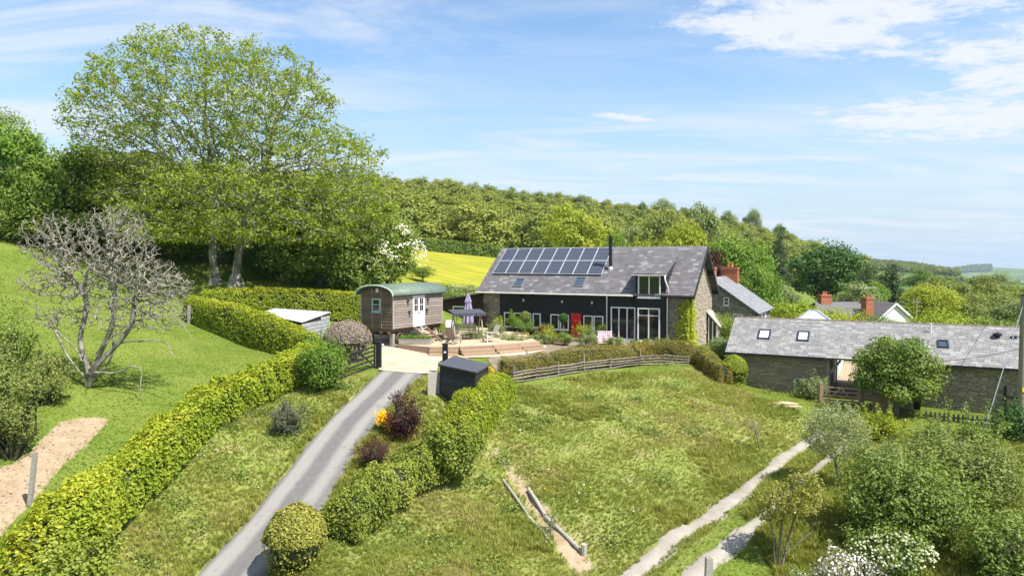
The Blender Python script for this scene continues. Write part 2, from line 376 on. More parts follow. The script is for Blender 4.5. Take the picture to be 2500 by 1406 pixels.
def line_dist(x, y, line):
    d = np.full(x.shape, 1e9)
    for p in line: d = np.minimum(d, np.hypot(x - p[0], y - p[1]))
    return d
rdist = np.full_like(GX, 99.); rdist[near] = np.minimum(line_dist(GX[near], GY[near], ROADR), line_dist(GX[near], GY[near], TRACKR))
TRF = resample(TRACK, .2); _ts = side(TRF); RUTS = np.concatenate([TRF[:, :2] - _ts * .75, TRF[:, :2] + _ts * .79]); rutd = np.full_like(GX, 99.); rutd[near] = line_dist(GX[near], GY[near], RUTS); rdr = np.full_like(GX, 99.); rdr[near] = line_dist(GX[near], GY[near], ROADR)
GZ = GZ + near * .05 * dry * np.clip((rdist - 1.7) / 1.0, 0, 1) * fbm(GX, GY, 1.3, 5) - .07 * np.clip((.62 - rutd) / .3, 0, 1) - .10 * np.clip((1.5 - rdr) / .4, 0, 1) - soil * .06 + soil * .03 * fbm(GX, GY, 4.1, 3)
def mat_ground():
    m, t, b, out = new_mat('turf'); geo = t.new('ShaderNodeNewGeometry'); pos = geo.outputs['Position']
    z = t.new('ShaderNodeAttribute', attribute_name='zone'); s3 = t.new('ShaderNodeSeparateColor'); t.link(z.outputs['Color'], s3.inputs[0])
    so_, me_, dr_ = s3.outputs
    nA = t.noise(pos, .22, 4, .6); nB = t.noise(pos, 1.7, 6, .65); nC = t.noise(pos, 13, 5, .7); nD = t.noise(pos, .9, 5, .6, .5)
    lush = t.mix(t.ss(nB, .35, .68), (.10, .155, .021), (.145, .20, .032)); lush = t.mix(t.ss(nA, .4, .65), lush, (.17, .215, .04))
    dryc = t.mix(t.ss(nB, .36, .66), (.165, .205, .042), (.25, .265, .075)); dryc = t.mix(t.math('MULTIPLY', t.ss(nD, .50, .70), .6), dryc, (.35, .295, .15))
    dryc = t.mix(t.math('MULTIPLY', t.ss(nA, .52, .68), .55), dryc, (.125, .195, .036))
    c = t.mix(dr_, lush, dryc)
    but = t.mix(t.ss(t.noise(t.mapping(pos, (.05, .3, 1)), 1.0, 5, .6), .35, .65), (.22, .245, .026), (.36, .32, .028))
    c = t.mix(me_, c, but)
    soilc = t.mix(t.ss(nB, .3, .7), (.31, .225, .145), (.41, .315, .215)); soilc = t.mix(t.ss(nC, .56, .72), soilc, (.20, .145, .095))
    edge = t.math('ADD', so_, t.math('MULTIPLY', t.math('SUBTRACT', nB, .5), .9))
    c = t.mix(t.ss(edge, .38, .62), c, soilc)
    # far fields: separate meadows of slightly different green
    sp = t.new('ShaderNodeSeparateXYZ'); t.link(pos, sp.inputs[0])
    vo = t.new('ShaderNodeTexVoronoi'); vo.inputs['Scale'].default_value = .0055; t.link(pos, vo.inputs['Vector'])
    hs = t.new('ShaderNodeSeparateColor'); t.link(vo.outputs['Color'], hs.inputs[0])
    fc = t.mix(hs.outputs[0], (.065, .125, .022), (.12, .17, .032)); fc = t.mix(t.ss(hs.outputs[1], .78, .80), fc, (.17, .19, .05))
    c = t.mix(t.ss(sp.outputs[1], 190, 320), c, fc)
    c = t.mix(t.math('MULTIPLY', t.ss(nC, .35, .7), .35), c, t.mix(1., c, (.55, .6, .5), 'MULTIPLY'))
    t.link(c, b.inputs['Base Color']); b.inputs['Roughness'].default_value = .9; b.inputs['Specular IOR Level'].default_value = .1
    bump(t, b, t.math('ADD', nC, nB), .6, .06); return m
ground = obj('ground', np_mesh('ground', np.stack([GX, GY, GZ], -1).reshape(-1, 3), [quads], smooth=True, colr=colr), mat_ground()); tag(ground, kind='structure')

def strip(name, line, w0, w1, lift, mat, nc=7, wob=.0, seed=1, skirt=True):
    """a sheet that follows the ground between offsets w0..w1 (metres right of the line)"""
    s_ = side(line); n = len(line); V = []; vv = []
    for j in range(nc):
        u = j / (nc - 1); off = w0 + (w1 - w0) * u
        wb = wob * (np.sin(np.arange(n) * .9 + seed) + .7 * np.sin(np.arange(n) * 2.3 + 2 * seed)) * (1 if j in (0, nc - 1) else 0)
        xy = line[:, :2] + s_ * (off + wb)[:, None] if np.ndim(wb) else line[:, :2] + s_ * off
        zz = gz(xy[:, 0], xy[:, 1]) + lift
        if j in (0, nc - 1): zz -= lift + .05
        V.append(np.concatenate([xy, zz[:, None]], 1)); vv.append(np.full(n, u))
    V = np.stack(V, 1).reshape(-1, 3); i2 = np.arange(n * nc).reshape(n, nc)
    q = np.stack([i2[:-1, :-1], i2[1:, :-1], i2[1:, 1:], i2[:-1, 1:]], -1).reshape(-1, 4)[:, ::-1]
    o = obj(name, np_mesh(name, V, [q], v=np.stack(vv, 1).ravel(), smooth=True), mat); return tag(o, kind='structure')
def mat_asphalt():
    m, t, b, out = new_mat('tarmac'); geo = t.new('ShaderNodeNewGeometry'); pos = geo.outputs['Position']
    at_ = t.new('ShaderNodeAttribute', attribute_name='v'); v = at_.outputs['Fac']
    n1 = t.noise(pos, .9, 5, .6); n2 = t.noise(pos, 45, 3, .7); n3 = t.noise(pos, 6, 4, .6)
    vv = t.math('ADD', v, t.math('MULTIPLY', t.math('SUBTRACT', n1, .5), .10))
    w1 = t.math('MULTIPLY', t.ss(vv, .10, .26), t.ss(vv, .46, .32)); w2 = t.math('MULTIPLY', t.ss(vv, .62, .74), t.ss(vv, .97, .86))
    worn = t.math('MAXIMUM', w1, w2)
    c = t.mix(worn, (.115, .11, .107), (.235, .222, .203)); c = t.mix(t.math('MULTIPLY', t.ss(n3, .45, .75), .35), c, (.20, .185, .175))
    c = t.mix(t.math('MULTIPLY', t.ss(n2, .5, .75), .25), c, (.36, .34, .32))
    n5 = t.noise(pos, 2.2, 7, .75); c = t.mix(t.math('MULTIPLY', t.ss(n5, .56, .66), .45), c, (.095, .09, .085)); c = t.mix(t.math('MULTIPLY', t.ss(t.noise(pos, 110, 2, .6), .6, .7), .5), c, (.42, .40, .36))
    ve = t.math('ADD', t.math('MINIMUM', v, t.math('SUBTRACT', 1, v)), t.math('MULTIPLY', t.math('SUBTRACT', n3, .5), .12)); c = t.mix(t.ss(ve, .06, .0), c, (.17, .16, .07))
    t.link(c, b.inputs['Base Color']); b.inputs['Roughness'].default_value = .85; bump(t, b, n2, .5, .01); return m
def mat_gravel(name, c1, c2, c3):
    m, t, b, out = new_mat(name); geo = t.new('ShaderNodeNewGeometry'); pos = geo.outputs['Position']
    n1 = t.noise(pos, 1.1, 5, .6); n2 = t.noise(pos, 38, 4, .7)
    c = t.mix(t.ss(n1, .35, .65), c1, c2); c = t.mix(t.math('MULTIPLY', t.ss(n2, .5, .72), .6), c, c3)
    t.link(c, b.inputs['Base Color']); b.inputs['Roughness'].default_value = .95; b.inputs['Specular IOR Level'].default_value = .1; bump(t, b, n2, .7, .02); return m
road = strip('driveway', ROADR[6:], -1.25, 1.25, .035, mat_asphalt(), 15, .05)
M_track = mat_gravel('pale_stone_chippings', (.27, .245, .205), (.35, .32, .275), (.20, .175, .14))
strip('track_rut', TRACKR, -1.12, -.38, .03, M_track, 5, .09, 2); strip('track_rut', TRACKR, .42, 1.16, .03, M_track, 5, .09, 5)
# gravel yard: sheet cut out along its own outline
M_yard = mat_gravel('cream_gravel', (.39, .33, .24), (.50, .43, .33), (.29, .235, .165))
def patch_sheet(name, poly, lift, mat, step=.3):
    poly = np.array(poly); bm = bmesh.new(); pts = resample(np.vstack([poly, poly[:1]]), step)[:-1]
    vs = [bm.verts.new((x, y, 0)) for x, y in pts]; f = bm.faces.new(vs)
    lo, hi = pts.min(0), pts.max(0); geom = bm.verts[:] + bm.edges[:] + bm.faces[:]
    for ax in (0, 1):
        for c in np.arange(lo[ax] + .4, hi[ax], .6):
            geom = bm.verts[:] + bm.edges[:] + bm.faces[:]
            co = [0, 0, 0]; co[ax] = c; no = [0, 0, 0]; no[ax] = 1
            bmesh.ops.bisect_plane(bm, geom=geom, plane_co=co, plane_no=no)
    bmesh.ops.triangulate(bm, faces=bm.faces[:]); bm.verts.ensure_lookup_table()
    co = np.array([v.co[:2] for v in bm.verts]); zz = gz(co[:, 0], co[:, 1]) + lift
    for v, q in zip(bm.verts, zz): v.co.z = q
    me = bpy.data.meshes.new(name); bm.to_mesh(me); bm.free(); o = obj(name, me, mat); return tag(o, kind='structure')
patch_sheet('gravel_yard', YARD, .055, M_yard)

BED = [gp(*p)[:2] for p in ((1215, 912), (1330, 905), (1480, 882), (1690, 876))] + [(13.2, 47.6), (12.2, 48.3), (4, 52.6), (1.8, 51.5), (2.2, 47.5), (-.5, 44.2), (-1.4, 41.5)]
patch_sheet('garden_bed', BED, .03, mat_gravel('bed_soil_and_paving', (.16, .13, .09), (.27, .225, .17), (.10, .13, .05)))
# ================================================================== buildings
WANG = RAD(-27.97)
M_slate = mat_ramp('house_slate', [(.112, .107, .112), (.128, .12, .126), (.098, .094, .099), (.135, .12, .126), (.108, .098, .106), (.122, .115, .118), (.152, .142, .146), (.215, .212, .222), (.125, .106, .114), (.104, .099, .102)], .62, .35, .3, 9., .22, (.17, .165, .15))
M_slate_b = mat_ramp('barn_slate', [(0.172, 0.170, 0.168), (0.208, 0.204, 0.200), (0.148, 0.148, 0.152), (0.240, 0.234, 0.228), (0.184, 0.176, 0.172), (0.276, 0.268, 0.256), (0.164, 0.160, 0.160), (0.200, 0.192, 0.188)], .75, .3, .3, 8., .35, (.33, .32, .25))
M_deckslate = mat_plain('slate_dark', (.10, .095, .1), (.14, .13, .135), 5, .7)
M_stone = mat_ramp('rubble_stone', [(0.247, 0.215, 0.163), (0.312, 0.267, 0.202), (0.195, 0.176, 0.143), (0.351, 0.305, 0.234), (0.273, 0.247, 0.202), (0.221, 0.189, 0.130), (0.169, 0.156, 0.137)], .9, .15, .5, 16., .3)
M_stone_b = mat_ramp('barn_stone', [(0.270, 0.223, 0.149), (0.338, 0.277, 0.189), (0.223, 0.189, 0.135), (0.378, 0.317, 0.223), (0.297, 0.250, 0.176), (0.243, 0.203, 0.135), (0.196, 0.169, 0.128)], .9, .15, .5, 16., .25)
M_stone_g = mat_ramp('gable_stone', [(.33, .28, .21), (.38, .32, .24), (.28, .24, .18), (.42, .36, .28), (.35, .30, .23)], .9, .15, .5, 14., .3)
M_mortar = mat_plain('lime_mortar', (.20, .175, .135), (.28, .245, .19), 9, .95, .3)
M_mortar_b = mat_plain('earth_mortar', (.27, .225, .155), (.36, .31, .22), 9, .95, .3)
M_black = mat_plain('black_cladding', (.010, .011, .014), (.016, .017, .021), 3, .42, .0, spec=.35)
M_blackwood = mat_plain('black_stained_wood', (.012, .012, .013), (.035, .034, .034), 5, .6, .3, (1, 1, 8))
M_white = mat_plain('white_paint', (.74, .74, .73), (.80, .80, .79), 4, .45)
M_cream = mat_plain('cream_paint', (.62, .60, .56), (.70, .68, .64), 4, .5)
M_red = mat_plain('red_paint', (.52, .008, .014), (.60, .012, .02), 3, .3, spec=.5)
M_glass = mat_glass('window_glass'); M_glass_b = mat_glass('roof_glass', (.05, .07, .10), .03); M_glass_w = mat_plain('pale_roof_glass', (.62, .66, .72), (.7, .74, .8), 3, .12, spec=.6)  # two barn skylights get a pale blue-white pane colour
M_metal = mat_plain('galvanised', (.42, .43, .44), (.52, .53, .54), 7, .4, metal=.7)
M_alu = mat_plain('aluminium', (.66, .67, .69), None, rough=.35, metal=.6)
M_cell = mat_plain('solar_cell', (.010, .013, .032), (.024, .030, .06), 5, .3, spec=.25, lo=.3, hi=.7)
M_backsheet = mat_plain('solar_backsheet', (.21, .225, .265), None, rough=.2, spec=.6)
M_brick = mat_plain('chimney_brick', (.30, .095, .05), (.42, .16, .085), 12, .9, .3)
M_terra = mat_plain('terracotta', (.42, .165, .075), (.52, .22, .11), 5, .8, .1)
M_oak = mat_plain('weathered_oak', (.20, .165, .125), (.32, .27, .21), 7, .8, .3, (1, 1, 12))
M_board_lit = mat_plain('sunlit_silver_larch', (.175, .14, .118), (.30, .255, .22), 5, .75, .3, (1, 9, 9), vary=.18)  # hut's long side: sunlit tone put into the silver board colour
M_board_brn = mat_plain('brown_larch_boards', (.115, .076, .05), (.185, .127, .088), 5, .75, .3, (9, 1, 9), vary=.2)  # browner boards, the hut end's shaded tone put into the colour
M_board_dk = mat_plain('dark_weatherboard', (.030, .019, .014), (.065, .043, .032), 5, .7, .4, (1, 9, 9), vary=.3)
M_deckwood = mat_plain('sleeper_wood', (.28, .19, .12), (.38, .275, .185), 4, .8, .3, (1, 6, 6), vary=.15)
M_greenroof = mat_plain('green_sheet_roof', (.125, .165, .13), (.15, .19, .152), 2, .5)
M_sage = mat_plain('sage_paint', (.34, .46, .38), (.40, .52, .44), 4, .5)
M_render = mat_plain('white_render', (.62, .61, .57), (.72, .71, .67), 5, .8)
M_dark = mat_plain('deep_shade_interior', (.02, .02, .02), None, rough=.9)
M_greywood = mat_plain('grey_weathered_wood', (.26, .235, .20), (.40, .37, .325), 8, .85, .3, (1, 1, 10), vary=.15)
M_felt = mat_plain('grey_roofing_felt', (.055, .06, .075), (.075, .08, .095), 8, .8, .1)

def wmat(o):
    return np.array(Matrix.Translation(o.location) @ Matrix.Rotation(o.rotation_euler.z, 4, 'Z'))
UBOX = np.array([(-.5, -.5, -.5), (.5, -.5, -.5), (.5, .5, -.5), (-.5, .5, -.5), (-.5, -.5, .5), (.5, -.5, .5), (.5, .5, .5), (-.5, .5, .5)])
UFACE = np.array([(0, 3, 2, 1), (4, 5, 6, 7), (0, 1, 5, 4), (1, 2, 6, 5), (2, 3, 7, 6), (3, 0, 4, 7)])
STONE = UBOX * np.array([1, 1, 1.]); STONE = STONE.copy(); STONE[[0, 1, 4, 5], 0] *= .90; STONE[[0, 1, 4, 5], 2] *= .80
def pieces(parent, name, base, mats, mat, n_ind, rest='stuff'):
    """alike pieces: the n_ind nearest as objects sharing one mesh, the others joined in one part"""
    mats = np.array(mats); W4 = wmat(parent); P = (W4 @ np.concatenate([mats[:, :3, 3], np.ones((len(mats), 1))], 1).T).T[:, :3]
    order = np.argsort(((P - np.array([0, 0, CZ])) ** 2).sum(1))
    if n_ind:
        bv = MB(); bv.add(base, UFACE); me = bv.mesh(name); me.materials.append(mat)
        for i in order[:n_ind]:
            o = bpy.data.objects.new(name, me); link(o, parent); o.matrix_basis = Matrix(mats[i].tolist())
    idx = order[n_ind:]
    if len(idx):
        V = np.einsum('nij,kj->nki', mats[idx][:, :3, :3], base) + mats[idx][:, None, :3, 3]
        Fq = (UFACE[None] + (np.arange(len(idx)) * 8)[:, None, None]).reshape(-1, 4)
        o = obj(rest, np_mesh(rest, V.reshape(-1, 3), [Fq], v=np.repeat(RNG.random(len(idx)), 8)), mat, parent); tag(o, kind='stuff')
def slate_mats(x0, x1, y0, z0, pitch, L, w, e, skip=None, flip=1):
    out = []; s = -.02; row = 0; cp, sp = math.cos(pitch), math.sin(pitch)
    while s < L - e * .3:
        x = x0 - (w / 2 if row % 2 else 0) - random.uniform(0, .03)
        while x < x1:
            ww = w * random.uniform(.86, 1.1); a, b = max(x, x0), min(x + ww, x1)
            if b - a > .06 and not (skip and skip((a + b) / 2, s + e / 2)):
                ln = e * 1.5; sc_ = s + ln / 2 - e * .12 + random.uniform(-.008, .008)
                if sc_ + ln / 2 > L: sc_ = L - ln / 2
                tilt = pitch - .05 + random.uniform(-.012, .012)
                M4 = Matrix.Translation((( a + b) / 2, y0 + flip * cp * sc_ - flip * sp * .028, z0 + sp * sc_ + cp * .028)) @ Matrix.Rotation(tilt * flip, 4, 'X') @ Matrix.Rotation(random.uniform(-.012, .012), 4, 'Z') @ Matrix.Diagonal((b - a - .008, ln, .016, 1))
                out.append(np.array(M4))
            x += ww
        s += e; row += 1
    return out
def stone_mats(x0, x1, z0, z1, y, hmin=.07, hmax=.15, lmin=.18, lmax=.5, skip=None, rot=None, top=None):
    """courses of rubble on the plane y (facing -y); rot: matrix applied after"""
    out = []; z = z0
    while z < z1 - .03:
        h = random.uniform(hmin, hmax); h = min(h, z1 - z); x = x0 - random.uniform(0, .2)
        while x < x1:
            l = random.uniform(lmin, lmax); a, b = max(x, x0), min(x + l, x1); x += l
            if b - a < .05: continue
            cx, cz_ = (a + b) / 2, z + h / 2
            if skip and skip(cx, cz_, (b - a) / 2): continue
            if top and cz_ > top(cx): continue
            d = random.uniform(.06, .10)
            M4 = Matrix.Translation((cx, y - d / 2 + .045 - random.uniform(0, .012), cz_)) @ Matrix.Rotation(random.uniform(-.035, .035), 4, 'Y') @ Matrix.Rotation(random.uniform(-.05, .05), 4, 'Z') @ Matrix.Diagonal((b - a - .018, d, h - .014, 1))
            out.append(np.array(rot @ M4) if rot is not None else np.array(M4))
        z += h
    return out
def window(parent, x0, x1, z0, z1, y, nv=1, hsplit=(), mat=None, fw=.075, name='window', glass=None, sill=True, depth=.10):
    """framed window facing -y; nv lights side by side, hsplit: heights of transoms"""
    mat = mat or M_white; m = MB(); ya, yb = y - depth / 2, y + depth / 2
    m.box(x0, x0 + fw, ya, yb, z0, z1).box(x1 - fw, x1, ya, yb, z0, z1).box(x0 + fw, x1 - fw, ya, yb, z1 - fw, z1).box(x0 + fw, x1 - fw, ya, yb, z0, z0 + fw)
    w = (x1 - x0) / nv
    for i in range(1, nv): m.box(x0 + i * w - fw * .45, x0 + i * w + fw * .45, ya + .005, yb, z0 + fw, z1 - fw)
    if sill: m.box(x0 - .04, x1 + .04, ya - .06, yb, z0 - .05, z0 - .003)
    zs = [z0 + fw] + sorted(hsplit) + [z1 - fw]
    for i in range(nv):
        a, b = (x0 + fw if i == 0 else x0 + i * w + fw * .45), (x1 - fw if i == nv - 1 else x0 + (i + 1) * w - fw * .45)
        for h in hsplit: m.box(a, b, ya + .01, yb, h - .025, h + .025)
    o = m.build(name, mat, parent)
    for i in range(nv):
        a, b = (x0 + fw if i == 0 else x0 + i * w + fw * .45), (x1 - fw if i == nv - 1 else x0 + (i + 1) * w - fw * .45)
        for j in range(len(zs) - 1):
            q = MB().box(a + .002, b - .002, y + .006, y + .024, zs[j] + (.027 if j else .002), zs[j + 1] - (.027 if j < len(zs) - 2 else .002))
            q.build('pane', glass or M_glass, o)
    return o
def gable_solid(x0, x1, y0, y1, ze, zr, zb=0.):
    ym = (y0 + y1) / 2; m = MB()
    vs = [(x, y, z) for x in (x0, x1) for y, z in ((y0, zb), (y1, zb), (y1, ze), (ym, zr), (y0, ze))]
    m.add(vs, [(4, 3, 2, 1, 0), (5, 6, 7, 8, 9), (0, 1, 6, 5), (1, 2, 7, 6), (2, 3, 8, 7), (3, 4, 9, 8), (4, 0, 5, 9)]); return m
def roof_slab(x0, x1, y0, z0, y1, z1, th):
    m = MB(); m.hexa([(x0, y0, z0 - th), (x1, y0, z0 - th), (x1, y1, z1 - th), (x0, y1, z1 - th), (x0, y0, z0), (x1, y0, z0), (x1, y1, z1), (x0, y1, z1)]); return m
def skylight(parent, x0, x1, s0, s1, y0, z0, pitch, glass, mat):
    """roof window lying on the slope, its distance up the slope s0..s1"""
    o = bpy.data.objects.new('skylight', None); link(o, parent); o.location = (x0, y0 + math.cos(pitch) * s0, z0 + math.sin(pitch) * s0); o.rotation_euler = (pitch, 0, 0)
    w, l = x1 - x0, s1 - s0; f = .085; m = MB()
    m.box(0, f, 0, l, -.05, .12).box(w - f, w, 0, l, -.05, .12).box(f, w - f, 0, f, -.05, .12).box(f, w - f, l - f, l, -.05, .12); m.build('frame', mat, o)
    MB().box(f + .002, w - f - .002, f + .002, l - f - .002, .02, .075).build('pane', glass, o)
    m = MB(); m.box(-.09, -.004, -.1, l + .1, -.04, .045).box(w + .004, w + .09, -.1, l + .1, -.04, .045).box(-.004, w + .004, -.16, -.004, -.04, .045).box(-.004, w + .004, l + .004, l + .12, -.04, .045); m.build('flashing', M_skyflash, o)
    return o
M_skyflash = mat_plain('lead_flashing', (.16, .165, .175), (.22, .225, .235), 8, .5)
M_skyframe = mat_plain('grey_roof_window_frame', (.12, .125, .14), None, rough=.4)

# ------------------------------------------------------------------ the black barn house
H = thing('barn_house', 'long black-clad stone barn house with solar panels, dormer bay and red front door', 'house', (-2.3, 55.8, 0), WANG)
HP = math.atan2(3.4, 4.12); HL = math.hypot(3.4, 4.12); HE, HZ = -.35, 3.5            # eave line y,z ; ridge y=3.77 z=6.9
gable_solid(0, 16.4, 0.06, 7.48, 3.66, 6.72, -1.2).build('wall_core', M_mortar, H)
# stone piers and right gable
pieces(H, 'stone', STONE, stone_mats(0, 1.52, -.3, 3.62, .05, skip=None), M_stone, 0, 'pier_stonework')
pieces(H, 'stone', STONE, stone_mats(14.92, 16.42, -.3, 3.62, .05), M_stone, 0, 'corner_stonework')
rotg = Matrix.Translation((16.42, 0, 0)) @ Matrix.Rotation(math.pi / 2, 4, 'Z')
pieces(H, 'stone', STONE, stone_mats(0.04, 7.5, -1., 6.6, .02, .09, .2, .2, .55, rot=rotg, top=lambda x: 3.6 + 3.1 * (1 - abs(x - 3.77) / 3.77)), M_stone_g, 0, 'gable_stonework')
# black corrugated cladding, profile modelled
def corrugated(x0, x1, z0, z1, y, pitch_, d):
    n = int((x1 - x0) / pitch_ * 4); V = []; 
    for i in range(n + 1):
        x = x0 + (x1 - x0) * i / n; k = i % 4; yy = y - (d if k in (0, 1) else 0)
        V += [(x, yy, z0), (x, yy, z1)]
    i = np.arange(n); return np_mesh('cladding', V, [np.stack([2 * i, 2 * i + 2, 2 * i + 3, 2 * i + 1], 1)])
obj('cladding', corrugated(1.52, 12.68, -.1, 3.6, .015, .16, .03), M_black, H)
roof_slab(-.4, 16.85, HE, HZ, 3.77, 6.9, .10).build('roof', M_deckslate, H); roof_slab(-.4, 16.85, 7.89, HZ, 3.77, 6.9, .10).build('roof_back', M_deckslate, H)
def skip_h(x, s):
    y = HE + math.cos(HP) * s
    return (12.5 < x < 14.8 and y < 3.0 - .0) or (.45 < x < 9.4 and 1.35 < y < 3.45)
pieces(H, 'slate', UBOX, slate_mats(-.4, 16.85, HE, HZ, HP, HL, .40, .25, skip_h), M_slate, 300, 'slates')
pieces(H, 'slate', UBOX, slate_mats(-.4, 16.85, 7.89, HZ, HP, HL, .42, .30, None, -1), M_slate, 0, 'back_slates')
M_ridge = mat_plain('ridge_tile_slate', (.14, .13, .135), (.2, .185, .19), 6, .75, vary=.15)
rt = MB(); rt.add([(-.235, -.17, -.13), (.235, -.17, -.13), (.235, 0, .055), (-.235, 0, .055), (.235, .17, -.13), (-.235, .17, -.13), (-.235, -.15, -.15), (.235, -.15, -.15), (.235, .15, -.15), (-.235, .15, -.15)], [(0, 1, 2, 3), (3, 2, 4, 5), (0, 3, 5, 9, 6), (1, 7, 8, 4, 2), (6, 7, 1, 0), (5, 4, 8, 9), (6, 9, 8, 7)]); rtm = rt.mesh('ridge_tile'); rtm.materials.append(M_ridge)
for i in range(36):
    o = obj('ridge_tile', rtm, None, H); o.location = (-.16 + i * .478, 3.77, 6.93 + random.uniform(-.006, .01)); o.rotation_euler = (0, random.uniform(-.015, .015), 0)
# gutter, downpipes, lamps
m = MB(); m.tube([(-.45, -.43, 3.40), (12.55, -.43, 3.40)], .06, 8); m.build('gutter', M_cream, H)
m = MB(); m.tube([(14.98, -.43, 3.40), (16.9, -.43, 3.40)], .05, 8); m.build('gutter', M_blackwood, H)
m = MB(); m.tube([(10.62, -.43, 3.36), (10.62, -.40, 3.2), (10.5, -.12, 2.95), (10.5, -.09, .0)], .05, 8); m.build('downpipe', M_white, H, True)
m = MB(); m.tube([(14.93, -.62, 4.86), (14.93, -.6, 4.6), (15.06, -.42, 4.1), (15.08, -.2, 3.75), (15.08, -.2, 3.45), (14.98, -.14, 3.25), (14.98, -.12, 0)], .05, 8); m.build('downpipe', M_white, H, True)
for x, z in ((3.68, 2.86), (6.95, 2.84), (9.35, 2.82)):
    l = MB().lathe([(.03, .10), (.05, .06), (.085, -.08), (.085, -.09)], (x, -.13, z), 10).build('wall_lamp', M_cream, H); MB().box(x - .03, x + .03, -.09, -.01, z + .05, z + .13).build('bracket', M_blackwood, l)
for x in (2.95, 4.05): m = MB(); m.box(x, x + .5, -.28, -.02, 3.12, 3.3); m.build('bat_box', M_blackwood, H)
# windows of the long front
for a in np.linspace(1.94, 4.45, 4): window(H, a, a + .68, .74, 1.86, -.05)
for a in (5.96, 6.76): window(H, a, a + .72, .70, 1.85, -.05)
for a in (8.66, 9.48): window(H, a, a + .74, .72, 1.85, -.05)
window(H, 10.8, 12.66, .22, 2.56, -.05, 3, (), fw=.085)
# red front door
d = MB(); d.box(7.66, 8.48, -.09, -.02, -.02, 1.98); D = d.build('door', M_red, H)
m = MB(); [m.box(a, a + .29, -.105, -.091, b, c) for a in (7.73, 8.12) for b, c in ((.12, .78), (.92, 1.86))]; m.build('door_panel', M_red, D)
MB().lathe([(.012, -.02), (.03, 0), (.012, .02)], (8.38, -.125, 1.0), 8).build('handle', M_alu, D); MB().box(8.05, 8.1, -.12, -.09, 1.38, 1.5).build('knocker', M_alu, D)
m = MB(); m.box(7.58, 7.655, -.1, -.02, -.02, 2.06).box(8.485, 8.56, -.1, -.02, -.02, 2.06).box(7.655, 8.485, -.1, -.02, 1.985, 2.06); m.build('door_frame', M_blackwood, H)
# dormer bay, from the ground through the eaves
B = MB(); B.hexa([(12.7, -.22, -.1), (14.86, -.22, -.1), (14.86, 2.9, -.1), (12.7, 2.9, -.1), (12.7, -.22, 4.92), (14.86, -.22, 4.92), (14.86, 2.9, 6.1), (12.7, 2.9, 6.1)]); bay = B.build('dormer_bay', M_black, H)
for k in range(27):
    x = 12.72 + k * .0815
    if True: MB().box(x, x + .045, -.238, -.221, -.05, 4.86).build('batten', M_black, bay)
window(H, 12.88, 14.5, .2, 2.56, -.25, 2, (2.02,), fw=.085); window(H, 12.9, 14.52, 3.28, 4.86, -.25, 2, (), fw=.085)
dp = math.atan2(6.46 - 4.96, 3.24 + .42); dl = math.hypot(6.46 - 4.96, 3.24 + .42)
roof_slab(12.52, 14.98, -.42, 4.96, 3.24, 6.46, .09).build('dormer_roof', M_deckslate, H)
pieces(H, 'slate', UBOX, slate_mats(12.5, 15.0, -.42, 4.96, dp, dl, .32, .24), M_slate, 0, 'dormer_slates')
m = MB(); m.tube([(12.5, -.46, 4.88), (15.0, -.46, 4.88)], .035, 8); m.build('gutter', M_cream, H)
m = MB(); m.box(12.5, 15.0, 3.15, 3.36, 6.47, 6.505); m.build('dormer_flashing', M_alu, H)
# right gable verge: bargeboard, purlin ends, soffit
for sgn in (-1, 1):
    m = MB(); y0, y1 = (HE, 3.77) if sgn < 0 else (7.89, 3.77); n0, n1 = 3.40, 6.80
    m.hexa([(16.86, y0, n0 - .22), (16.92, y0, n0 - .22), (16.92, y1, n1 - .22), (16.86, y1, n1 - .22), (16.86, y0, n0 + .09), (16.92, y0, n0 + .09), (16.92, y1, n1 + .09), (16.86, y1, n1 + .09)]); m.build('bargeboard', M_blackwood, H)
    for u in (.06, .5, .93):
        y = y0 + (y1 - y0) * u; z = n0 + (n1 - n0) * u - .2; MB().box(16.4, 16.85, y - .1, y + .1, z - .14, z + .1).build('purlin_end', M_blackwood, H)
# flue
MB().lathe([(.2, -.35), (.2, .05), (.13, .15)], (10.1, 1.75, 5.3), 12).build('flue_flashing', M_alu, H)
fl = MB().lathe([(.125, .0), (.125, 2.15), (.15, 2.16), (.15, 2.45), (.13, 2.5)], (10.1, 1.75, 5.3), 14).build('flue', M_black, H)
# solar array: sixteen framed panels in two rows
pw, pl = 9.42 / 8, 1.62
fr = MB(); fw = .04; fr.box(0, fw, 0, pl - .02, 0, .05).box(pw - .02 - fw, pw - .02, 0, pl - .02, 0, .05).box(fw, pw - .02 - fw, 0, fw, 0, .05).box(fw, pw - .02 - fw, pl - .02 - fw, pl - .02, 0, .05); frm = fr.mesh('frame'); frm.materials.append(M_alu)
bk = MB().box(fw, pw - .02 - fw, fw, pl - .02 - fw, .005, .036).mesh('backsheet'); bk.materials.append(M_backsheet)
ce = MB(); nxc, nyc = 6, 9; cw, ch = (pw - .02 - 2 * fw) / nxc, (pl - .02 - 2 * fw) / nyc
for i in range(nxc):
    for j in range(nyc): ce.box(fw + i * cw + .014, fw + (i + 1) * cw - .014, fw + j * ch + .016, fw + (j + 1) * ch - .016, .034, .041)
cem = ce.mesh('cells'); cem.materials.append(M_cell)
for r in range(2):
    for c in range(8):
        p = bpy.data.objects.new('solar_panel', None); link(p, H); s = (1.18 - HE) / math.cos(HP) + r * pl
        p.location = (.22 + c * pw, HE + math.cos(HP) * s - math.sin(HP) * .13, HZ + math.sin(HP) * s + math.cos(HP) * .13); p.rotation_euler = (HP, 0, 0)
        obj('frame', frm, None, p); obj('backsheet', bk, None, p); tag(obj('cells', cem, None, p), kind='stuff')
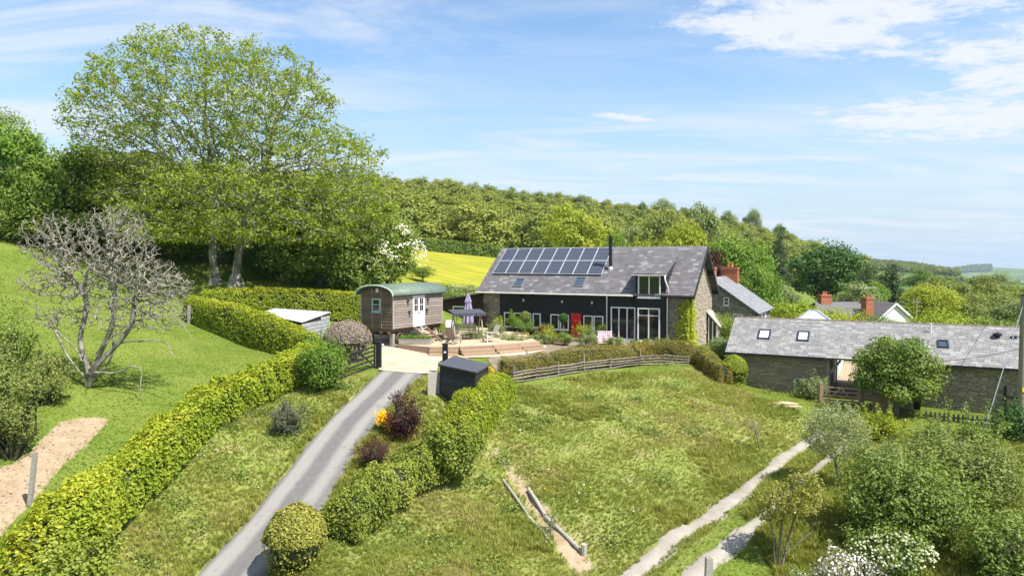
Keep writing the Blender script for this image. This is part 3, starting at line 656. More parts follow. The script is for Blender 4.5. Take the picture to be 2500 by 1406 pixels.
skylight(H, 2.62, 3.42, .5, 1.5, HE, HZ, HP, M_glass_b, M_skyframe); skylight(H, 7.66, 8.52, .66, 1.75, HE, HZ, HP, M_glass_b, M_skyframe)
# glazed lean-to on the gable
m = MB(); m.hexa([(16.5, 5.7, -1.2), (17.25, 5.7, -1.2), (17.25, 7.4, -1.2), (16.5, 7.4, -1.2), (16.5, 5.7, 1.9), (17.25, 5.7, 1.05), (17.25, 7.4, 1.05), (16.5, 7.4, 1.9)]); lt = m.build('lean_to', M_glass, H)
for y in (5.68, 6.25, 6.82, 7.38): MB().box(17.24, 17.31, y - .04, y + .04, -1.2, 1.04).build('glazing_bar', M_white, lt)
for x in (16.6, 16.9, 17.2): MB().box(x - .035, x + .035, 5.63, 5.71, -1.2, 1.72 - (x - 16.5) * 1.0).build('glazing_bar', M_white, lt)
m = MB(); m.hexa([(16.46, 5.55, 1.95), (17.45, 5.55, .85), (17.45, 7.5, .85), (16.46, 7.5, 1.95), (16.46, 5.55, 2.05), (17.45, 5.55, .95), (17.45, 7.5, .95), (16.46, 7.5, 2.05)]); m.build('lean_to_roof', M_greywood, H)

# ------------------------------------------------------------------ dark weatherboard store against the house
def frame_pt(o, x, y, z=0): return (wmat(o) @ np.array([x, y, z, 1]))[:3]
S = thing('timber_store', 'dark brown weatherboard lean-to store with white window beside stone pier of black house', 'shed', frame_pt(H, -4.6, .9), WANG)
m = MB(); m.hexa([(0, .03, -.3), (4.55, .03, -.3), (4.55, 3, -.3), (0, 3, -.3), (0, .03, 2.55), (4.55, .03, 3.28), (4.55, 3, 3.28), (0, 3, 2.55)]); m.build('wall', M_board_dk, S)
for i in range(18):
    z = -.1 + i * .195; xl = max(0, (z + .18 - 2.5) / .16) if z + .18 > 2.5 else 0
    if xl < 4.4:
        m = MB(); m.hexa([(xl, -.035, z), (4.5, -.035, z), (4.5, .02, z), (xl, .02, z), (xl, -.005, z + .2), (4.5, -.005, z + .2), (4.5, .02, z + .2), (xl, .02, z + .2)]); m.build('board', M_board_dk, S)
window(S, 1.18, 2.35, .9, 2.15, -.06, 1, fw=.09)
roof_slab(-.15, 4.56, -.25, 2.62, 3.2, 2.72, .08)
m = MB(); m.hexa([(-.15, -.22, 2.53), (4.54, -.22, 3.30), (4.54, 3.2, 3.30), (-.15, 3.2, 2.53), (-.15, -.22, 2.61), (4.54, -.22, 3.38), (4.54, 3.2, 3.38), (-.15, 3.2, 2.61)]); m.build('roof', M_felt, S)
MB().box(2.95, 3.1, -.12, -.04, 1.0, 1.12).build('wall_light', M_white, S)

# ------------------------------------------------------------------ long stone barn on the right
Bn = thing('stone_barn', 'long low stone barn with pale slate roof, four skylights and covered passage', 'barn', (13.53, 43., 0), WANG)
BP = math.atan2(1.90, 3.25); BL = math.hypot(1.90, 3.25); BE, BZ = -.3, .27; XR = 18.6; GB = -3.2
m = MB(); m.box(0, 5.44, .06, 5.9, GB, .42); m.build('wall_core', M_mortar_b, Bn)
MB().box(7.25, XR - .2, .06, 5.9, GB, .42).build('wall_core', M_mortar_b, Bn)
gm = gable_solid(0.02, 5.42, .1, 5.88, .43, 2.0, .41); gm.build('gable_wall', M_mortar_b, Bn)
def skip_b(x, z, hl): return 3.68 - hl < x < 4.42 + hl and -1.75 < z < -1.02
sm = stone_mats(0, 5.4, -2.4, .30, .05, .075, .15, .2, .55, skip_b) + stone_mats(7.28, XR - .2, -2.7, .30, .05, .075, .15, .2, .55)
pieces(Bn, 'stone', STONE, sm, M_stone_b, 300, 'stonework')
MB().box(3.58, 4.52, -.03, .02, -1.84, -1.74).build('lintel', M_greywood, Bn) if False else None
window(Bn, 3.74, 4.36, -1.68, -1.08, -.04, 1, (), M_sage, .085)
roof_slab(-.25, XR, BE, BZ, 2.95, 2.17, .09).build('roof', M_deckslate, Bn); roof_slab(-.25, XR, 6.2, BZ, 2.95, 2.17, .09).build('roof_back', M_deckslate, Bn)
pieces(Bn, 'slate', UBOX, slate_mats(-.25, XR, BE, BZ, BP, BL, .33, .21), M_slate_b, 300, 'slates')
m = MB(); m.box(-.2, 5.3, -.36, -.24, .13, .25).box(7.0, XR, -.36, -.24, .13, .25); m.build('gutter', M_blackwood, Bn)
M_moss = mat_plain('mossy_ridge', (.09, .075, .045), (.22, .19, .15), 9, .95, .5)
rb = MB(); rb.add(np.array([(-.24, -.13, -.10), (.24, -.13, -.10), (.24, 0, .04), (-.24, 0, .04), (.24, .13, -.10), (-.24, .13, -.10)]), [(0, 1, 2, 3), (3, 2, 4, 5), (0, 3, 5), (1, 4, 2), (0, 5, 4, 1)]); rbm = rb.mesh('ridge_tile'); rbm.materials.append(M_moss)
for i in range(39):
    o = obj('ridge_tile', rbm, None, Bn); o.location = (0 + i * .485, 2.95, 2.21 + random.uniform(-.012, .015)); o.rotation_euler = (0, random.uniform(-.03, .03), 0)
for i in range(70):                                           # dark moss cushions along the ridge
    pass
sfr = mat_plain('black_roof_window_frame', (.03, .034, .05), None, rough=.4)
for x0, x1, s0, s1, g in ((1.45, 2.17, 1.45, 2.42, M_glass_w), (3.72, 4.4, 1.45, 2.42, M_glass_w), (9.68, 10.2, 1.48, 2.12, M_glass_b), (11.04, 11.58, 1.45, 2.15, M_glass_b)): skylight(Bn, x0, x1, s0, s1, BE, BZ, BP, g, sfr)
MB().lathe([(.05, -.1), (.05, .42), (.07, .43), (.07, .5)], (10.75, 2.2, 1.78), 10).build('vent_pipe', M_cream, Bn)
MB().lathe([(.03, -.15), (.2, 0.02), (.24, .1), (.05, .2)], (13.9, 2.0, 1.75), 12).build('roof_vent', M_black, Bn)
# passage: oak posts, brace, lintel, dark inner wall; white boarded wing behind and decking
for x in (5.44, 7.08): MB().box(x, x + .17, -.07, .15, GB, .15).build('post', M_oak, Bn)
MB().box(5.42, 7.27, -.03, .12, .15, .32).build('lintel', M_blackwood, Bn)
m = MB(); m.bar((5.66, .05, -.65), (6.2, .05, .12), .11, .13); m.build('brace', M_oak, Bn)
Wg = thing('white_boarded_wing', 'white boarded wing with grey door running back behind the barn passage', 'wing', frame_pt(Bn, 0, 0), WANG)
m = MB(); m.box(2.4, 5.7, 6.3, 14.5, GB, .45); m.build('wall', M_render, Wg)
for i in range(13): MB().box(5.702, 5.735, 6.3, 14.5, -2.2 + i * .2, -2.2 + i * .2 + .185).build('board', M_white, Wg)
MB().box(5.736, 5.76, 7.2, 8.0, -2.0, -.1).build('door', M_sage, Wg)
roof_slab(2.2, 6.0, 6.2, .47, 14.7, .47, .06).build('roof', M_deckslate, Wg)
MB().box(5.45, 5.64, .2, 6.2, GB, .40).build('passage_wall', M_render, Bn); MB().box(7.14, 7.25, .2, 5.9, GB, .40).build('passage_wall', M_board_dk, Bn)
Dk = thing('courtyard_decking', 'warm brown timber decking seen through the barn passage', 'decking', frame_pt(Bn, 0, 0, -2.0), WANG)
for i in range(24): MB().box(5.78 + i * .15, 5.78 + i * .15 + .14, 5.5 if i > 9 else .8, 16, -.04, 0).build('plank', M_deckwood, Dk)
MB().box(5.76, 9.4, 6.0, 16, -1.2, -.05).build('joists', M_board_dk, Dk); MB().box(5.76, 7.1, .8, 5.98, -1.2, -.05).build('joists', M_board_dk, Dk)
# pipe on the barn
m = MB(); m.tube([(14.05, -.1, -.7), (14.05, -.1, -2.5)], .06, 8).tube([(14.05, -.1, -1.25), (15.2, -.1, -1.25)], .04, 8); m.build('soil_pipe', M_black, Bn)

# ------------------------------------------------------------------ stone cottage behind the house
def house(name, label, cat, org, ang, L, Wd, ze, zr, wallmat, roofmat, over=.25):
    o = thing(name, label, cat, org, ang)
    gable_solid(0, L, 0, Wd, ze, zr, -3).build('wall', wallmat, o)
    ym = Wd / 2; p = math.atan2(zr - ze, ym); dz = over * math.tan(p)
    roof_slab(-.3, L + .3, -over, ze - dz + .1, ym, zr + .1, .1).build('roof', M_deckslate, o); roof_slab(-.3, L + .3, Wd + over, ze - dz + .1, ym, zr + .1, .1).build('roof', M_deckslate, o)
    ln = math.hypot(zr - ze + dz, ym + over)
    pieces(o, 'slate', UBOX, slate_mats(-.3, L + .3, -over, ze - dz + .1, p, ln, .45, .3), roofmat, 0, 'slates')
    pieces(o, 'slate', UBOX, slate_mats(-.3, L + .3, Wd + over, ze - dz + .1, p, ln, .45, .3, None, -1), roofmat, 0, 'back_slates')
    MB().box(-.3, L + .3, ym - .12, ym + .12, zr + .08, zr + .17).build('ridge', M_ridge, o)
    return o
def chimney(parent, x, y, z0, z1, w=.7, d=.5, pots=1):
    c = MB().box(x - w / 2, x + w / 2, y - d / 2, y + d / 2, z0, z1).box(x - w / 2 - .05, x + w / 2 + .05, y - d / 2 - .05, y + d / 2 + .05, z1 - .22, z1 - .08).build('chimney', M_brick, parent)
    for i in range(pots): MB().lathe([(.13, 0), (.11, .3), (.14, .32), (.14, .38)], (x + (i - (pots - 1) / 2) * .32, y, z1), 10).build('chimney_pot', M_terra, c)
    return c
M_cot = mat_ramp('cottage_stone', [(.17, .15, .12), (.20, .18, .14)], .9, .1, .6, 7., .5)
M_slate_c = mat_ramp('cottage_slate', [(.18, .18, .19), (.21, .205, .215), (.16, .16, .17)], .6, .4, .2, 9., .2)
CO = at(1845, 762, 58.)                                     # front right eave corner of its gable
# its gable faces the camera; the visible slope falls to the right
ca = WANG; Lc, Wc = 7.8, 8.4
C = thing('stone_cottage', 'grey stone cottage with slate roof and two brick chimneys behind the black house', 'cottage', (CO[0] - Lc * math.cos(ca), CO[1] - Lc * math.sin(ca), 0), ca)
ze, zr = float(CO[2]), float(CO[2]) + 2.75
m = MB(); vs = [(x, y, z) for y in (0, Wc) for x, z in ((0, -4), (Lc, -4), (Lc, ze), (Lc / 2, zr), (0, ze))]
m.add(vs, [(0, 1, 2, 3, 4), (9, 8, 7, 6, 5), (0, 5, 6, 1), (1, 6, 7, 2), (2, 7, 8, 3), (3, 8, 9, 4), (4, 9, 5, 0)]); m.build('wall', M_cot, C)
pieces(C, 'stone', STONE, stone_mats(0, Lc, -1.5, zr - .1, 0., .10, .2, .25, .7, top=lambda x: zr - .12 - abs(x - Lc / 2) * (zr - ze) / (Lc / 2)), M_stone, 0, 'stonework')
cp = math.atan2(zr - ze, Lc / 2)
rotc = Matrix.Rotation(math.pi / 2, 4, 'Z')
for sgn in (1, -1):
    xe = Lc + .3 if sgn > 0 else -.3; zz = ze - .3 * math.tan(cp) + .08
    m = MB(); m.hexa([(xe, -.25, zz - .1), (xe, Wc + .2, zz - .1), (Lc / 2, Wc + .2, zr - .02), (Lc / 2, -.25, zr - .02), (xe, -.25, zz), (xe, Wc + .2, zz), (Lc / 2, Wc + .2, zr + .08), (Lc / 2, -.25, zr + .08)]); m.build('roof', M_deckslate, C)
sl_ = [np.array(Matrix.Translation((Lc + .3, -.25, 0)) @ rotc @ Matrix(q.tolist())) for q in slate_mats(0, Wc + .45, 0, ze - .3 * math.tan(cp) + .08, cp, math.hypot(Lc / 2 + .3, zr - ze + .3 * math.tan(cp)), .5, .3)]
pieces(C, 'slate', UBOX, sl_, M_slate_c, 0, 'slates')
chimney(C, Lc / 2 + .1, .5, zr - .9, zr + 1.0, .75, .8, 1); chimney(C, Lc / 2 + .35, Wc - .7, zr - .9, zr + .95, 1.5, .7, 2)
def fpt(o, px, py):
    W4 = wmat(o); n = W4[:3, 1]; p0 = W4[:3, 3]; d_ = ray(px, py); t_ = ((p0 - np.array([0, 0, CZ])) @ n) / (d_ @ n)
    q = np.array([0, 0, CZ]) + d_ * t_ - p0; return float(q @ W4[:3, 0]), float(q[2])
for (pa, pb, qa, qb, nv) in ((1767, 726, 1780, 746, 1), (1790, 766, 1814, 789, 2)):
    xa, za = fpt(C, pa, pb); xb, zb = fpt(C, qa, qb); window(C, xa, xb, zb, za, -.03, nv, ((za + zb) / 2,), fw=.07)
MB().box(Lc + .05, Lc + .35, -.1, .0, ze - .3, ze - .12).build('eaves_bracket', M_blackwood, C)
for y in (1.2, 3.2, 5.2): window_o = MB().box(Lc + .002, Lc + .06, y - .45, y + .45, ze - 1.5, ze - .35).build('side_window', M_white, C)

# white rendered house further off, and a small hipped slate roof between
wq = at(2196, 742, 84.); wz = float(wq[2])
WH = thing('white_house', 'white rendered house with grey slate roof and two red brick chimneys beyond the barn', 'house', (float(wq[0]) - 3.2, float(wq[1]), 0), RAD(14))
gable_m = MB(); vs = [(x, y, z) for y in (0, 8) for x, z in ((0, -6), (6.4, -6), (6.4, wz - 2.4), (3.2, wz), (0, wz - 2.4))]
gable_m.add(vs, [(0, 1, 2, 3, 4), (9, 8, 7, 6, 5), (0, 5, 6, 1), (1, 6, 7, 2), (2, 7, 8, 3), (3, 8, 9, 4), (4, 9, 5, 0)]); gable_m.build('wall', M_render, WH)
for xe in (-.3, 6.7):
    m = MB(); zz = wz - 2.4 - .225 + .1; m.hexa([(xe, -.2, zz - .12), (xe, 8.2, zz - .12), (3.2, 8.2, wz), (3.2, -.2, wz), (xe, -.2, zz), (xe, 8.2, zz), (3.2, 8.2, wz + .12), (3.2, -.2, wz + .12)]); m.build('roof', M_slatewh if False else M_deckslate, WH)
    m = MB(); m.bar((xe, -.24, zz - .1), (3.2, -.24, wz + .0), .05, .22); m.build('bargeboard', M_bluew if False else M_white, WH)
MB().hexa([(-6.2, 1.2, -6), (-.02, 1.2, -6), (-.02, 7, -6), (-6.2, 7, -6), (-6.2, 1.2, wz - 2.2), (-.02, 1.2, wz - 2.2), (-.02, 7, wz - 2.2), (-6.2, 7, wz - 2.2)]).build('side_wing', M_render, WH)
m = MB(); m.hexa([(-6.5, .8, wz - 2.25), (1.6, .8, wz - 2.25), (1.6, 4.1, wz - .1), (-6.5 + 1.5, 4.1, wz - .1), (-6.5, .8, wz - 2.1), (1.6, .8, wz - 2.1), (1.6, 4.1, wz + .05), (-5.0, 4.1, wz + .05)]); m.build('side_roof', M_deckslate, WH)
m = MB(); m.hexa([(-6.5, 7.4, wz - 2.25), (1.6, 7.4, wz - 2.25), (1.6, 4.1, wz - .1), (-5, 4.1, wz - .1), (-6.5, 7.4, wz - 2.1), (1.6, 7.4, wz - 2.1), (1.6, 4.1, wz + .05), (-5.0, 4.1, wz + .05)]); m.build('side_roof', M_deckslate, WH)
chimney(WH, -3.6, 4.1, wz - 1, wz + 1.0, 1.5, .8, 2); chimney(WH, .6, 1.6, wz - 2, wz + .7, 1.1, .9, 1)
aq = MB(); aq.tube([(.6, 1.6, wz + .7), (.6, 1.6, wz + 2.0)], .03, 6).tube([(-.6, 1.6, wz + 1.9), (1.9, 1.6, wz + 1.9)], .025, 6); aq.build('aerial', M_metal, WH)
hq = at(1986, 757, 62.)
HR = thing('hipped_outbuilding', 'small outbuilding whose hipped grey slate roof shows above the barn ridge', 'outbuilding', (float(hq[0]), float(hq[1]), 0), RAD(-20))
hz = float(hq[2]); MB().box(-2.6, 2.6, -2.6, 2.6, -4, hz - 1.9).build('wall', M_render, HR)
m = MB(); e_ = 2.9; m.add([(-e_, -e_, hz - 1.95), (e_, -e_, hz - 1.95), (e_, e_, hz - 1.95), (-e_, e_, hz - 1.95), (-.25, 0, hz), (.25, 0, hz)], [(0, 1, 5, 4), (1, 2, 5), (2, 3, 4, 5), (3, 0, 4), (3, 2, 1, 0)]); m.build('roof', mat_plain('silver_slate', (.30, .31, .33), (.38, .39, .41), 7, .5, .2), HR)
m = MB(); m.bar((-e_, -e_, hz - 1.9), (-.25, 0, hz + .03), .14, .08).bar((e_, -e_, hz - 1.9), (.25, 0, hz + .03), .14, .08).bar((-.3, 0, hz + .03), (.3, 0, hz + .03), .14, .08); m.build('hip_capping', M_alu, HR)
# ================================================================== hut, sheds, deck, fences, furniture
def tri_board(p, q, h, th, n):
    """lapped board: p,q bottom ends, n outward normal"""
    p, q, n = Vector(p), Vector(q), Vector(n); m = MB()
    up = Vector((0, 0, h)); m.hexa([p, q, q + n * th, p + n * th, p + up, q + up, q + up + n * th * .25, p + up + n * th * .25]); return m
# ---- shepherd hut: local x along the long side, +y back to the left
hp = at(960, 803, 44.5); HG = g1(-8, 46.5)
Hu = thing('shepherd_hut', 'timber shepherd hut on iron wheels with curved green roof and white double doors', 'hut', (float(hp[0]), float(hp[1]), float(hp[2])), RAD(60))
HLn, HW, HH = 5.35, 2.69, 2.22
MB().box(.03, HLn - .03, .03, HW - .03, 0, HH).build('body', M_board_brn, Hu)
# long side facing the yard is y=0 (normal -y); door from x=2.55..3.5 -> as seen in the picture
dx0, dx1 = 2.02, 3.18
nb = 13; bh = HH / nb
for i in range(nb):
    for a, b in ((.06, dx0 - .02), (dx1 + .02, HLn - .05)):
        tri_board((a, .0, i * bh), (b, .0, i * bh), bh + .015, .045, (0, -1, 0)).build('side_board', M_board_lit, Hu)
for i in range(14):
    z = i * .2
    for a, b in ((.06, .93), (.97, 1.70), (1.74, HW - .06)):
        if 1.0 < z + .1 < 1.95 and a == .97: 
            continue
        t_ = HH + .34 * (1 - ((.5 * (a + b) - HW / 2) / (HW / 2)) ** 2)
        if z + .2 < t_: 
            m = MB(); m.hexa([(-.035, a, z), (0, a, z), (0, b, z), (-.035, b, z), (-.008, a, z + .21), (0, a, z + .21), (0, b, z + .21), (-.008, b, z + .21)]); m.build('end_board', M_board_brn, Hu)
for y in (.95, 1.72): MB().box(-.045, -.004, y - .018, y + .018, 0, HH + .35).build('cover_strip', M_greywood, Hu)
for x, y in ((-.03, -.03), (-.03, HW - .05), (HLn - .06, -.03)): MB().box(x, x + .09, y, y + .09, -.02, HH).build('corner_post', M_greywood, Hu)
# end arch infill and roof
m = MB(); prof = [(y, HH + .50 * math.sin(math.pi * k / 12)) for k in range(13) for y in [HW / 2 - (HW / 2) * math.cos(math.pi * k / 12)]]
n = len(prof); m.add([(x, y, z) for x in (.03, HLn - .03) for y, z in prof], [tuple(range(n)), tuple(range(2 * n - 1, n - 1, -1))] + [(i, n + i, n + i + 1, i + 1) for i in range(n - 1)]); m.build('gable_infill', M_board_brn, Hu)
m = MB(); K = 16; R0 = []
for k in range(K + 1):
    a = math.pi * (k / K); y = HW / 2 - (HW / 2 + .24) * math.cos(a); z = HH - .10 + .66 * math.sin(a) ** .9 if 0 < k < K else HH - .10
    R0.append((y, z))
vs = [(x, y, z + t) for x in (-.3, HLn + .28) for t in (0, .05) for y, z in R0]; q = K + 1
fs = []
for k in range(K): fs += [(q + k, q + k + 1, 3 * q + k + 1, 3 * q + k), (k + 1, k, 2 * q + k, 2 * q + k + 1), (k, k + 1, q + k + 1, q + k), (2 * q + k + 1, 2 * q + k, 3 * q + k, 3 * q + k + 1)]
fs += [(0, q, 3 * q, 2 * q), (K, 2 * q + K, 3 * q + K, q + K)]; m.add(vs, fs); m.build('roof', M_greenroof, Hu, True)
for k in range(9):
    x = -.2 + k * .68
    rb_ = MB(); rb_.tube([(x, y, z + .052) for y, z in R0[1:-1]], .012, 5); rb_.build('roof_rib', M_greenroof, Hu)
m = MB(); m.tube([(-.31, y, z + .0) for y, z in R0], .05, 6); m.build('roof_trim', M_sage, Hu)
# doors
for a in (dx0, (dx0 + dx1) / 2 + .008):
    w = (dx1 - dx0) / 2 - .008; D = MB().box(a, a + w, -.06, -.005, -.02, 1.98).build('door', M_white, Hu)
    for i in range(2):
        for j in range(2): MB().box(a + .10 + i * .2, a + .10 + i * .2 + .165, -.068, -.061, 1.02 + j * .43, 1.02 + j * .43 + .385).build('pane', M_glass, D)
    MB().box(a + (w - .1 if a == dx0 else .05), a + (w - .06 if a == dx0 else .09), -.09, -.061, .82, .96).build('handle', M_black, D)
m = MB(); m.box(dx0 - .06, dx0 - .002, -.07, 0, -.02, 2.06).box(dx1 + .002, dx1 + .06, -.07, 0, -.02, 2.06).box(dx0 - .002, dx1 + .002, -.07, 0, 1.99, 2.06); m.build('door_frame', M_white, Hu)
# end window (facing -x): built on a turned carrier
wv = window(Hu, .02, .74, 1.04, 1.93, 0, 1, (1.52,), M_sage, .09); wv.location = (-.045, 1.72, 0); wv.rotation_euler = (0, 0, RAD(-90))
for y, z in ((1.28, 2.45),): MB().box(-.06, -.005, y - .11, y + .11, z - .12, z + .12).build('vent_cover', M_cream, Hu)
for x, z in ((1.45, 1.62), (1.6, .9), (3.6, 1.62), (3.5, .92)):
    m = MB(); m.box(x - .1, x + .1, -.11, -.05, z + .05, z + .17).box(x - .03, x + .03, -.08, -.05, z - .22, z); m.build('wall_lantern', M_blackwood, Hu)
# chassis, wheels, steps
hb = -(float(hp[2]) - HG)
MB().box(.05, HLn - .05, .1, HW - .1, -.2, -.002).build('chassis', M_board_brn, Hu)
for y in (.35, 1.0, 1.7, 2.35): MB().box(-.12, HLn, y - .06, y + .06, -.32, -.201).build('joist', M_board_brn, Hu)
for x in (.75, 4.6): MB().box(x - .08, x + .08, .1, HW - .1, -.5, -.321).build('axle_beam', M_board_dk, Hu)
M_iron = mat_plain('rusty_iron', (.09, .06, .045), (.16, .10, .07), 8, .7)
for x in (.75, 4.6):
    for y in (.0, HW - .1):
        zc_ = hb + .40; wh = bpy.data.objects.new('wheel', None); link(wh, Hu); wh.location = (x, y + .05, zc_)
        m = MB(); k = 20; vs = []
        for j in range(k):
            a = 2 * math.pi * j / k
            for r, yy in ((.40, -.05), (.40, .05), (.35, .05), (.35, -.05)): vs.append((r * math.cos(a), yy, r * math.sin(a)))
        m.add(vs, [(4 * j + c, 4 * j + (c + 1) % 4, 4 * ((j + 1) % k) + (c + 1) % 4, 4 * ((j + 1) % k) + c) for j in range(k) for c in range(4)]); m.build('rim', M_iron, wh)
        m = MB(); [m.bar((0, 0, 0), (.36 * math.cos(a), 0, .36 * math.sin(a)), .03, .02) for a in np.arange(8) * math.pi / 4]; m.build('spokes', M_iron, wh)
for y in (.3, 2.3): MB().box(.15, .4, y - .12, y + .12, hb - .1, -.33).build('support_block', M_greywood, Hu)
St = thing('hut_steps', 'open wooden steps with handrails rising to the white hut doors', 'steps', tuple(frame_pt(Hu, 0, 0, hp[2] - 0) if False else (wmat(Hu) @ np.array([0, 0, 0, 1]))[:3]), RAD(60))
SL = 1.55
for x in (dx0 + .0, dx1 + .0):
    m = MB(); m.bar((x, -.06, -.05), (x, -SL, hb + .05), .05, .2); m.build('stringer', M_deckwood, St)
for i in range(5):
    u = (i + .6) / 5; MB().box(dx0 + .03, dx1 - .03, -.06 - u * (SL - .06) - .15, -.06 - u * (SL - .06) + .12, -.05 + u * hb - .02, -.05 + u * hb + .02).build('tread', M_deckwood, St)
# watering can on the steps
wc = wmat(Hu) @ np.array([dx0 + .25, -.55, -.30, 1]); Wc_ = thing('watering_can', 'pale green watering can standing on the hut steps', 'watering can', wc[:3], .4)
MB().lathe([(.09, 0), (.10, .02), (.10, .22), (.07, .26)], (0, 0, 0), 12).build('body', M_sage, Wc_); MB().tube([(.09, 0, .05), (.2, 0, .16), (.28, 0, .26)], .018, 6).build('spout', M_sage, Wc_); MB().tube([(-.09, 0, .05), (-.17, 0, .15), (-.1, 0, .3), (0, 0, .3)], .012, 6).build('handle', M_sage, Wc_)

# ---- tin-roofed shed behind the hedge
rc = [at(634, 766, 43.5), at(735, 788, 42.), at(804, 763, 46.), at(672, 754, 46.6)]
cx = np.mean(rc, 0); TS = thing('tin_roof_shed', 'low shed with white corrugated tin roof behind the hedge', 'shed', (float(cx[0]), float(cx[1]), g1(cx[0], cx[1])))
lc = [q - np.array(TS.location) for q in rc]
def quad_grid(c, nu, nv, f):
    V = []; 
    for i in range(nu + 1):
        for j in range(nv + 1):
            u, v = i / nu, j / nv; p = (c[0] * (1 - u) + c[3] * u) * (1 - v) + (c[1] * (1 - u) + c[2] * u) * v; V.append(p + np.array([0, 0, f(i, j)]))
    ix = np.arange((nu + 1) * (nv + 1)).reshape(nu + 1, nv + 1); return V, np.stack([ix[:-1, :-1], ix[:-1, 1:], ix[1:, 1:], ix[1:, :-1]], -1).reshape(-1, 4)
M_tin = mat_plain('white_tin', (.50, .53, .58), (.70, .72, .76), 2.5, .35, 0, (1, 3, 1), metal=.25)
V, Q = quad_grid([q * np.array([1.04, 1.04, 1]) for q in lc], 60, 2, lambda i, j: .035 * (1 if i % 4 in (0, 1) else 0)); obj('roof', np_mesh('roof', V, [Q]), M_tin, TS)
m = MB(); b4 = [(float(q[0]), float(q[1])) for q in lc]; m.prism(b4, -.4, [float(q[2]) - .06 for q in lc]); m.build('wall', M_board_dk, TS)
p, q = np.array(b4[1]), np.array(b4[2]); nrm = np.array([(q - p)[1], -(q - p)[0]]); nrm /= np.linalg.norm(nrm)
for i in range(7):
    z = .05 + i * .22; zt = [float(lc[1][2]) - .1, float(lc[2][2]) - .1]
    u0 = 0 if z + .2 < zt[0] else min(1, (z + .2 - zt[0]) / max(.01, zt[1] - zt[0]))
    if u0 < .95:
        a = p + (q - p) * u0 + nrm * .003; b = q + nrm * .003; tri_board((*a, z), (*b, z), .21, .03, (*nrm, 0)).build('board', mat_plain('pale_boards', (.27, .27, .28), (.38, .38, .39), 6, .7, .2) if i == 0 else bpy.data.materials['pale_boards'], TS)

# ---- black flat-roofed store beside the drive
rc = [at(1072, 890, 33.), at(1161, 909, 31.), at(1194, 891, 34.), at(1110, 870, 36.)]
cx = np.mean(rc, 0); KS = thing('black_store', 'small black boarded store with grey felt roof beside the drive', 'shed', (float(cx[0]), float(cx[1]), g1(rc[0][0], rc[0][1]) - .1))
lc = [q - np.array(KS.location) for q in rc]
m = MB(); m.prism([tuple(q[:2] * .97) for q in lc], -.7, [float(q[2]) - .05 for q in lc]); m.build('wall', M_blackwood, KS)
m = MB(); m.prism([tuple(q[:2] * 1.05) for q in lc], [float(q[2]) - .045 for q in lc], [float(q[2]) + .03 for q in lc]); m.build('roof', M_felt, KS)
p, q = lc[0][:2] * .97, lc[1][:2] * .97; nrm = np.array([(q - p)[1], -(q - p)[0]]); nrm /= np.linalg.norm(nrm)
M_blackbd = mat_plain('black_boards', (.016, .018, .022), (.05, .055, .062), 4, .6, .4, (2, 2, 9), vary=.3)
for i in range(7): tri_board((*(p + nrm * .002), -.3 + i * .21), (*(q + nrm * .002), -.3 + i * .21), .205, .025, (*nrm, 0)).build('board', M_blackbd, KS)
p2 = lc[3][:2] * .97; dd = (p - p2) / np.linalg.norm(p - p2)
m = MB(); a = p - dd * .02 + nrm * .05; b = p + nrm * .5 - np.array([.18, 0]); m.bar((*a, .45), (*b, .45), .04, 1.5); m.build('open_door', M_greywood, KS)

# ---- gate, gate posts
P1 = gp(925, 899); P2 = at(1087, 872, 36.4); P2[2] = g1(P2[0], P2[1])
for q, l, zt in ((P1, 'tall black square gatepost carrying the open gate', 835), (P2, 'shorter black square gatepost beside the deck', 840)):
    t = thing('gate_post', l, 'gate post', q); hgt = float(at(0, zt, q[1])[2] - q[2])
    MB().box(-.14, .14, -.14, .14, -.4, hgt).build('post', M_black, t); MB().box(-.15, .15, -.15, .15, hgt + .001, hgt + .035).build('cap', M_blackwood, t)
    if zt == 835: MB().lathe([(.06, 0), (.09, .03), (.09, .12), (.03, .17)], (.22, -.05, hgt - .25), 10).build('post_lamp', M_alu, t)
    else: MB().box(-.05, .05, -.155, -.141, hgt - .45, hgt - .36).build('latch_plate', M_white, t)
def bar_gate(name, label, pa, pb, hgt, mat, nr=5, brace=True, rail=.09):
    pa, pb = np.array(pa, float), np.array(pb, float); t = thing(name, label, 'gate', pa); d = pb - pa
    P = lambda u, h: (d[0] * u, d[1] * u, d[2] * u + h)
    for i in range(nr):
        h = .12 + (hgt - .12) * (i / (nr - 1)) ** .85; m = MB(); m.bar(P(0, h), P(1, h), .035, rail); m.build('rail', mat, t)
    for u in (.015, .985): m = MB(); m.bar(P(u, .0), P(u, hgt + .06), .07, .07, up=(d[0], d[1], 0)); m.build('stile', mat, t)
    if brace:
        nn = np.array([-d[1], d[0]]) / np.hypot(d[0], d[1]) * -.045
        for a, b in (((.03, .14), (.5, hgt)), ((.97, .14), (.5, hgt))):
            x, y = P(*a), P(*b); m = MB(); m.bar((x[0] + nn[0], x[1] + nn[1], x[2]), (y[0] + nn[0], y[1] + nn[1], y[2]), .03, .08); m.build('brace', mat, t)
    return t
ge = gp(832, 930); bar_gate('field_gate', 'black stained five-bar gate standing open against the green bush', (P1[0] - .2, P1[1] - .05, P1[2] + .05), (ge[0], ge[1], ge[2] + .05), 1.15, M_blackwood)

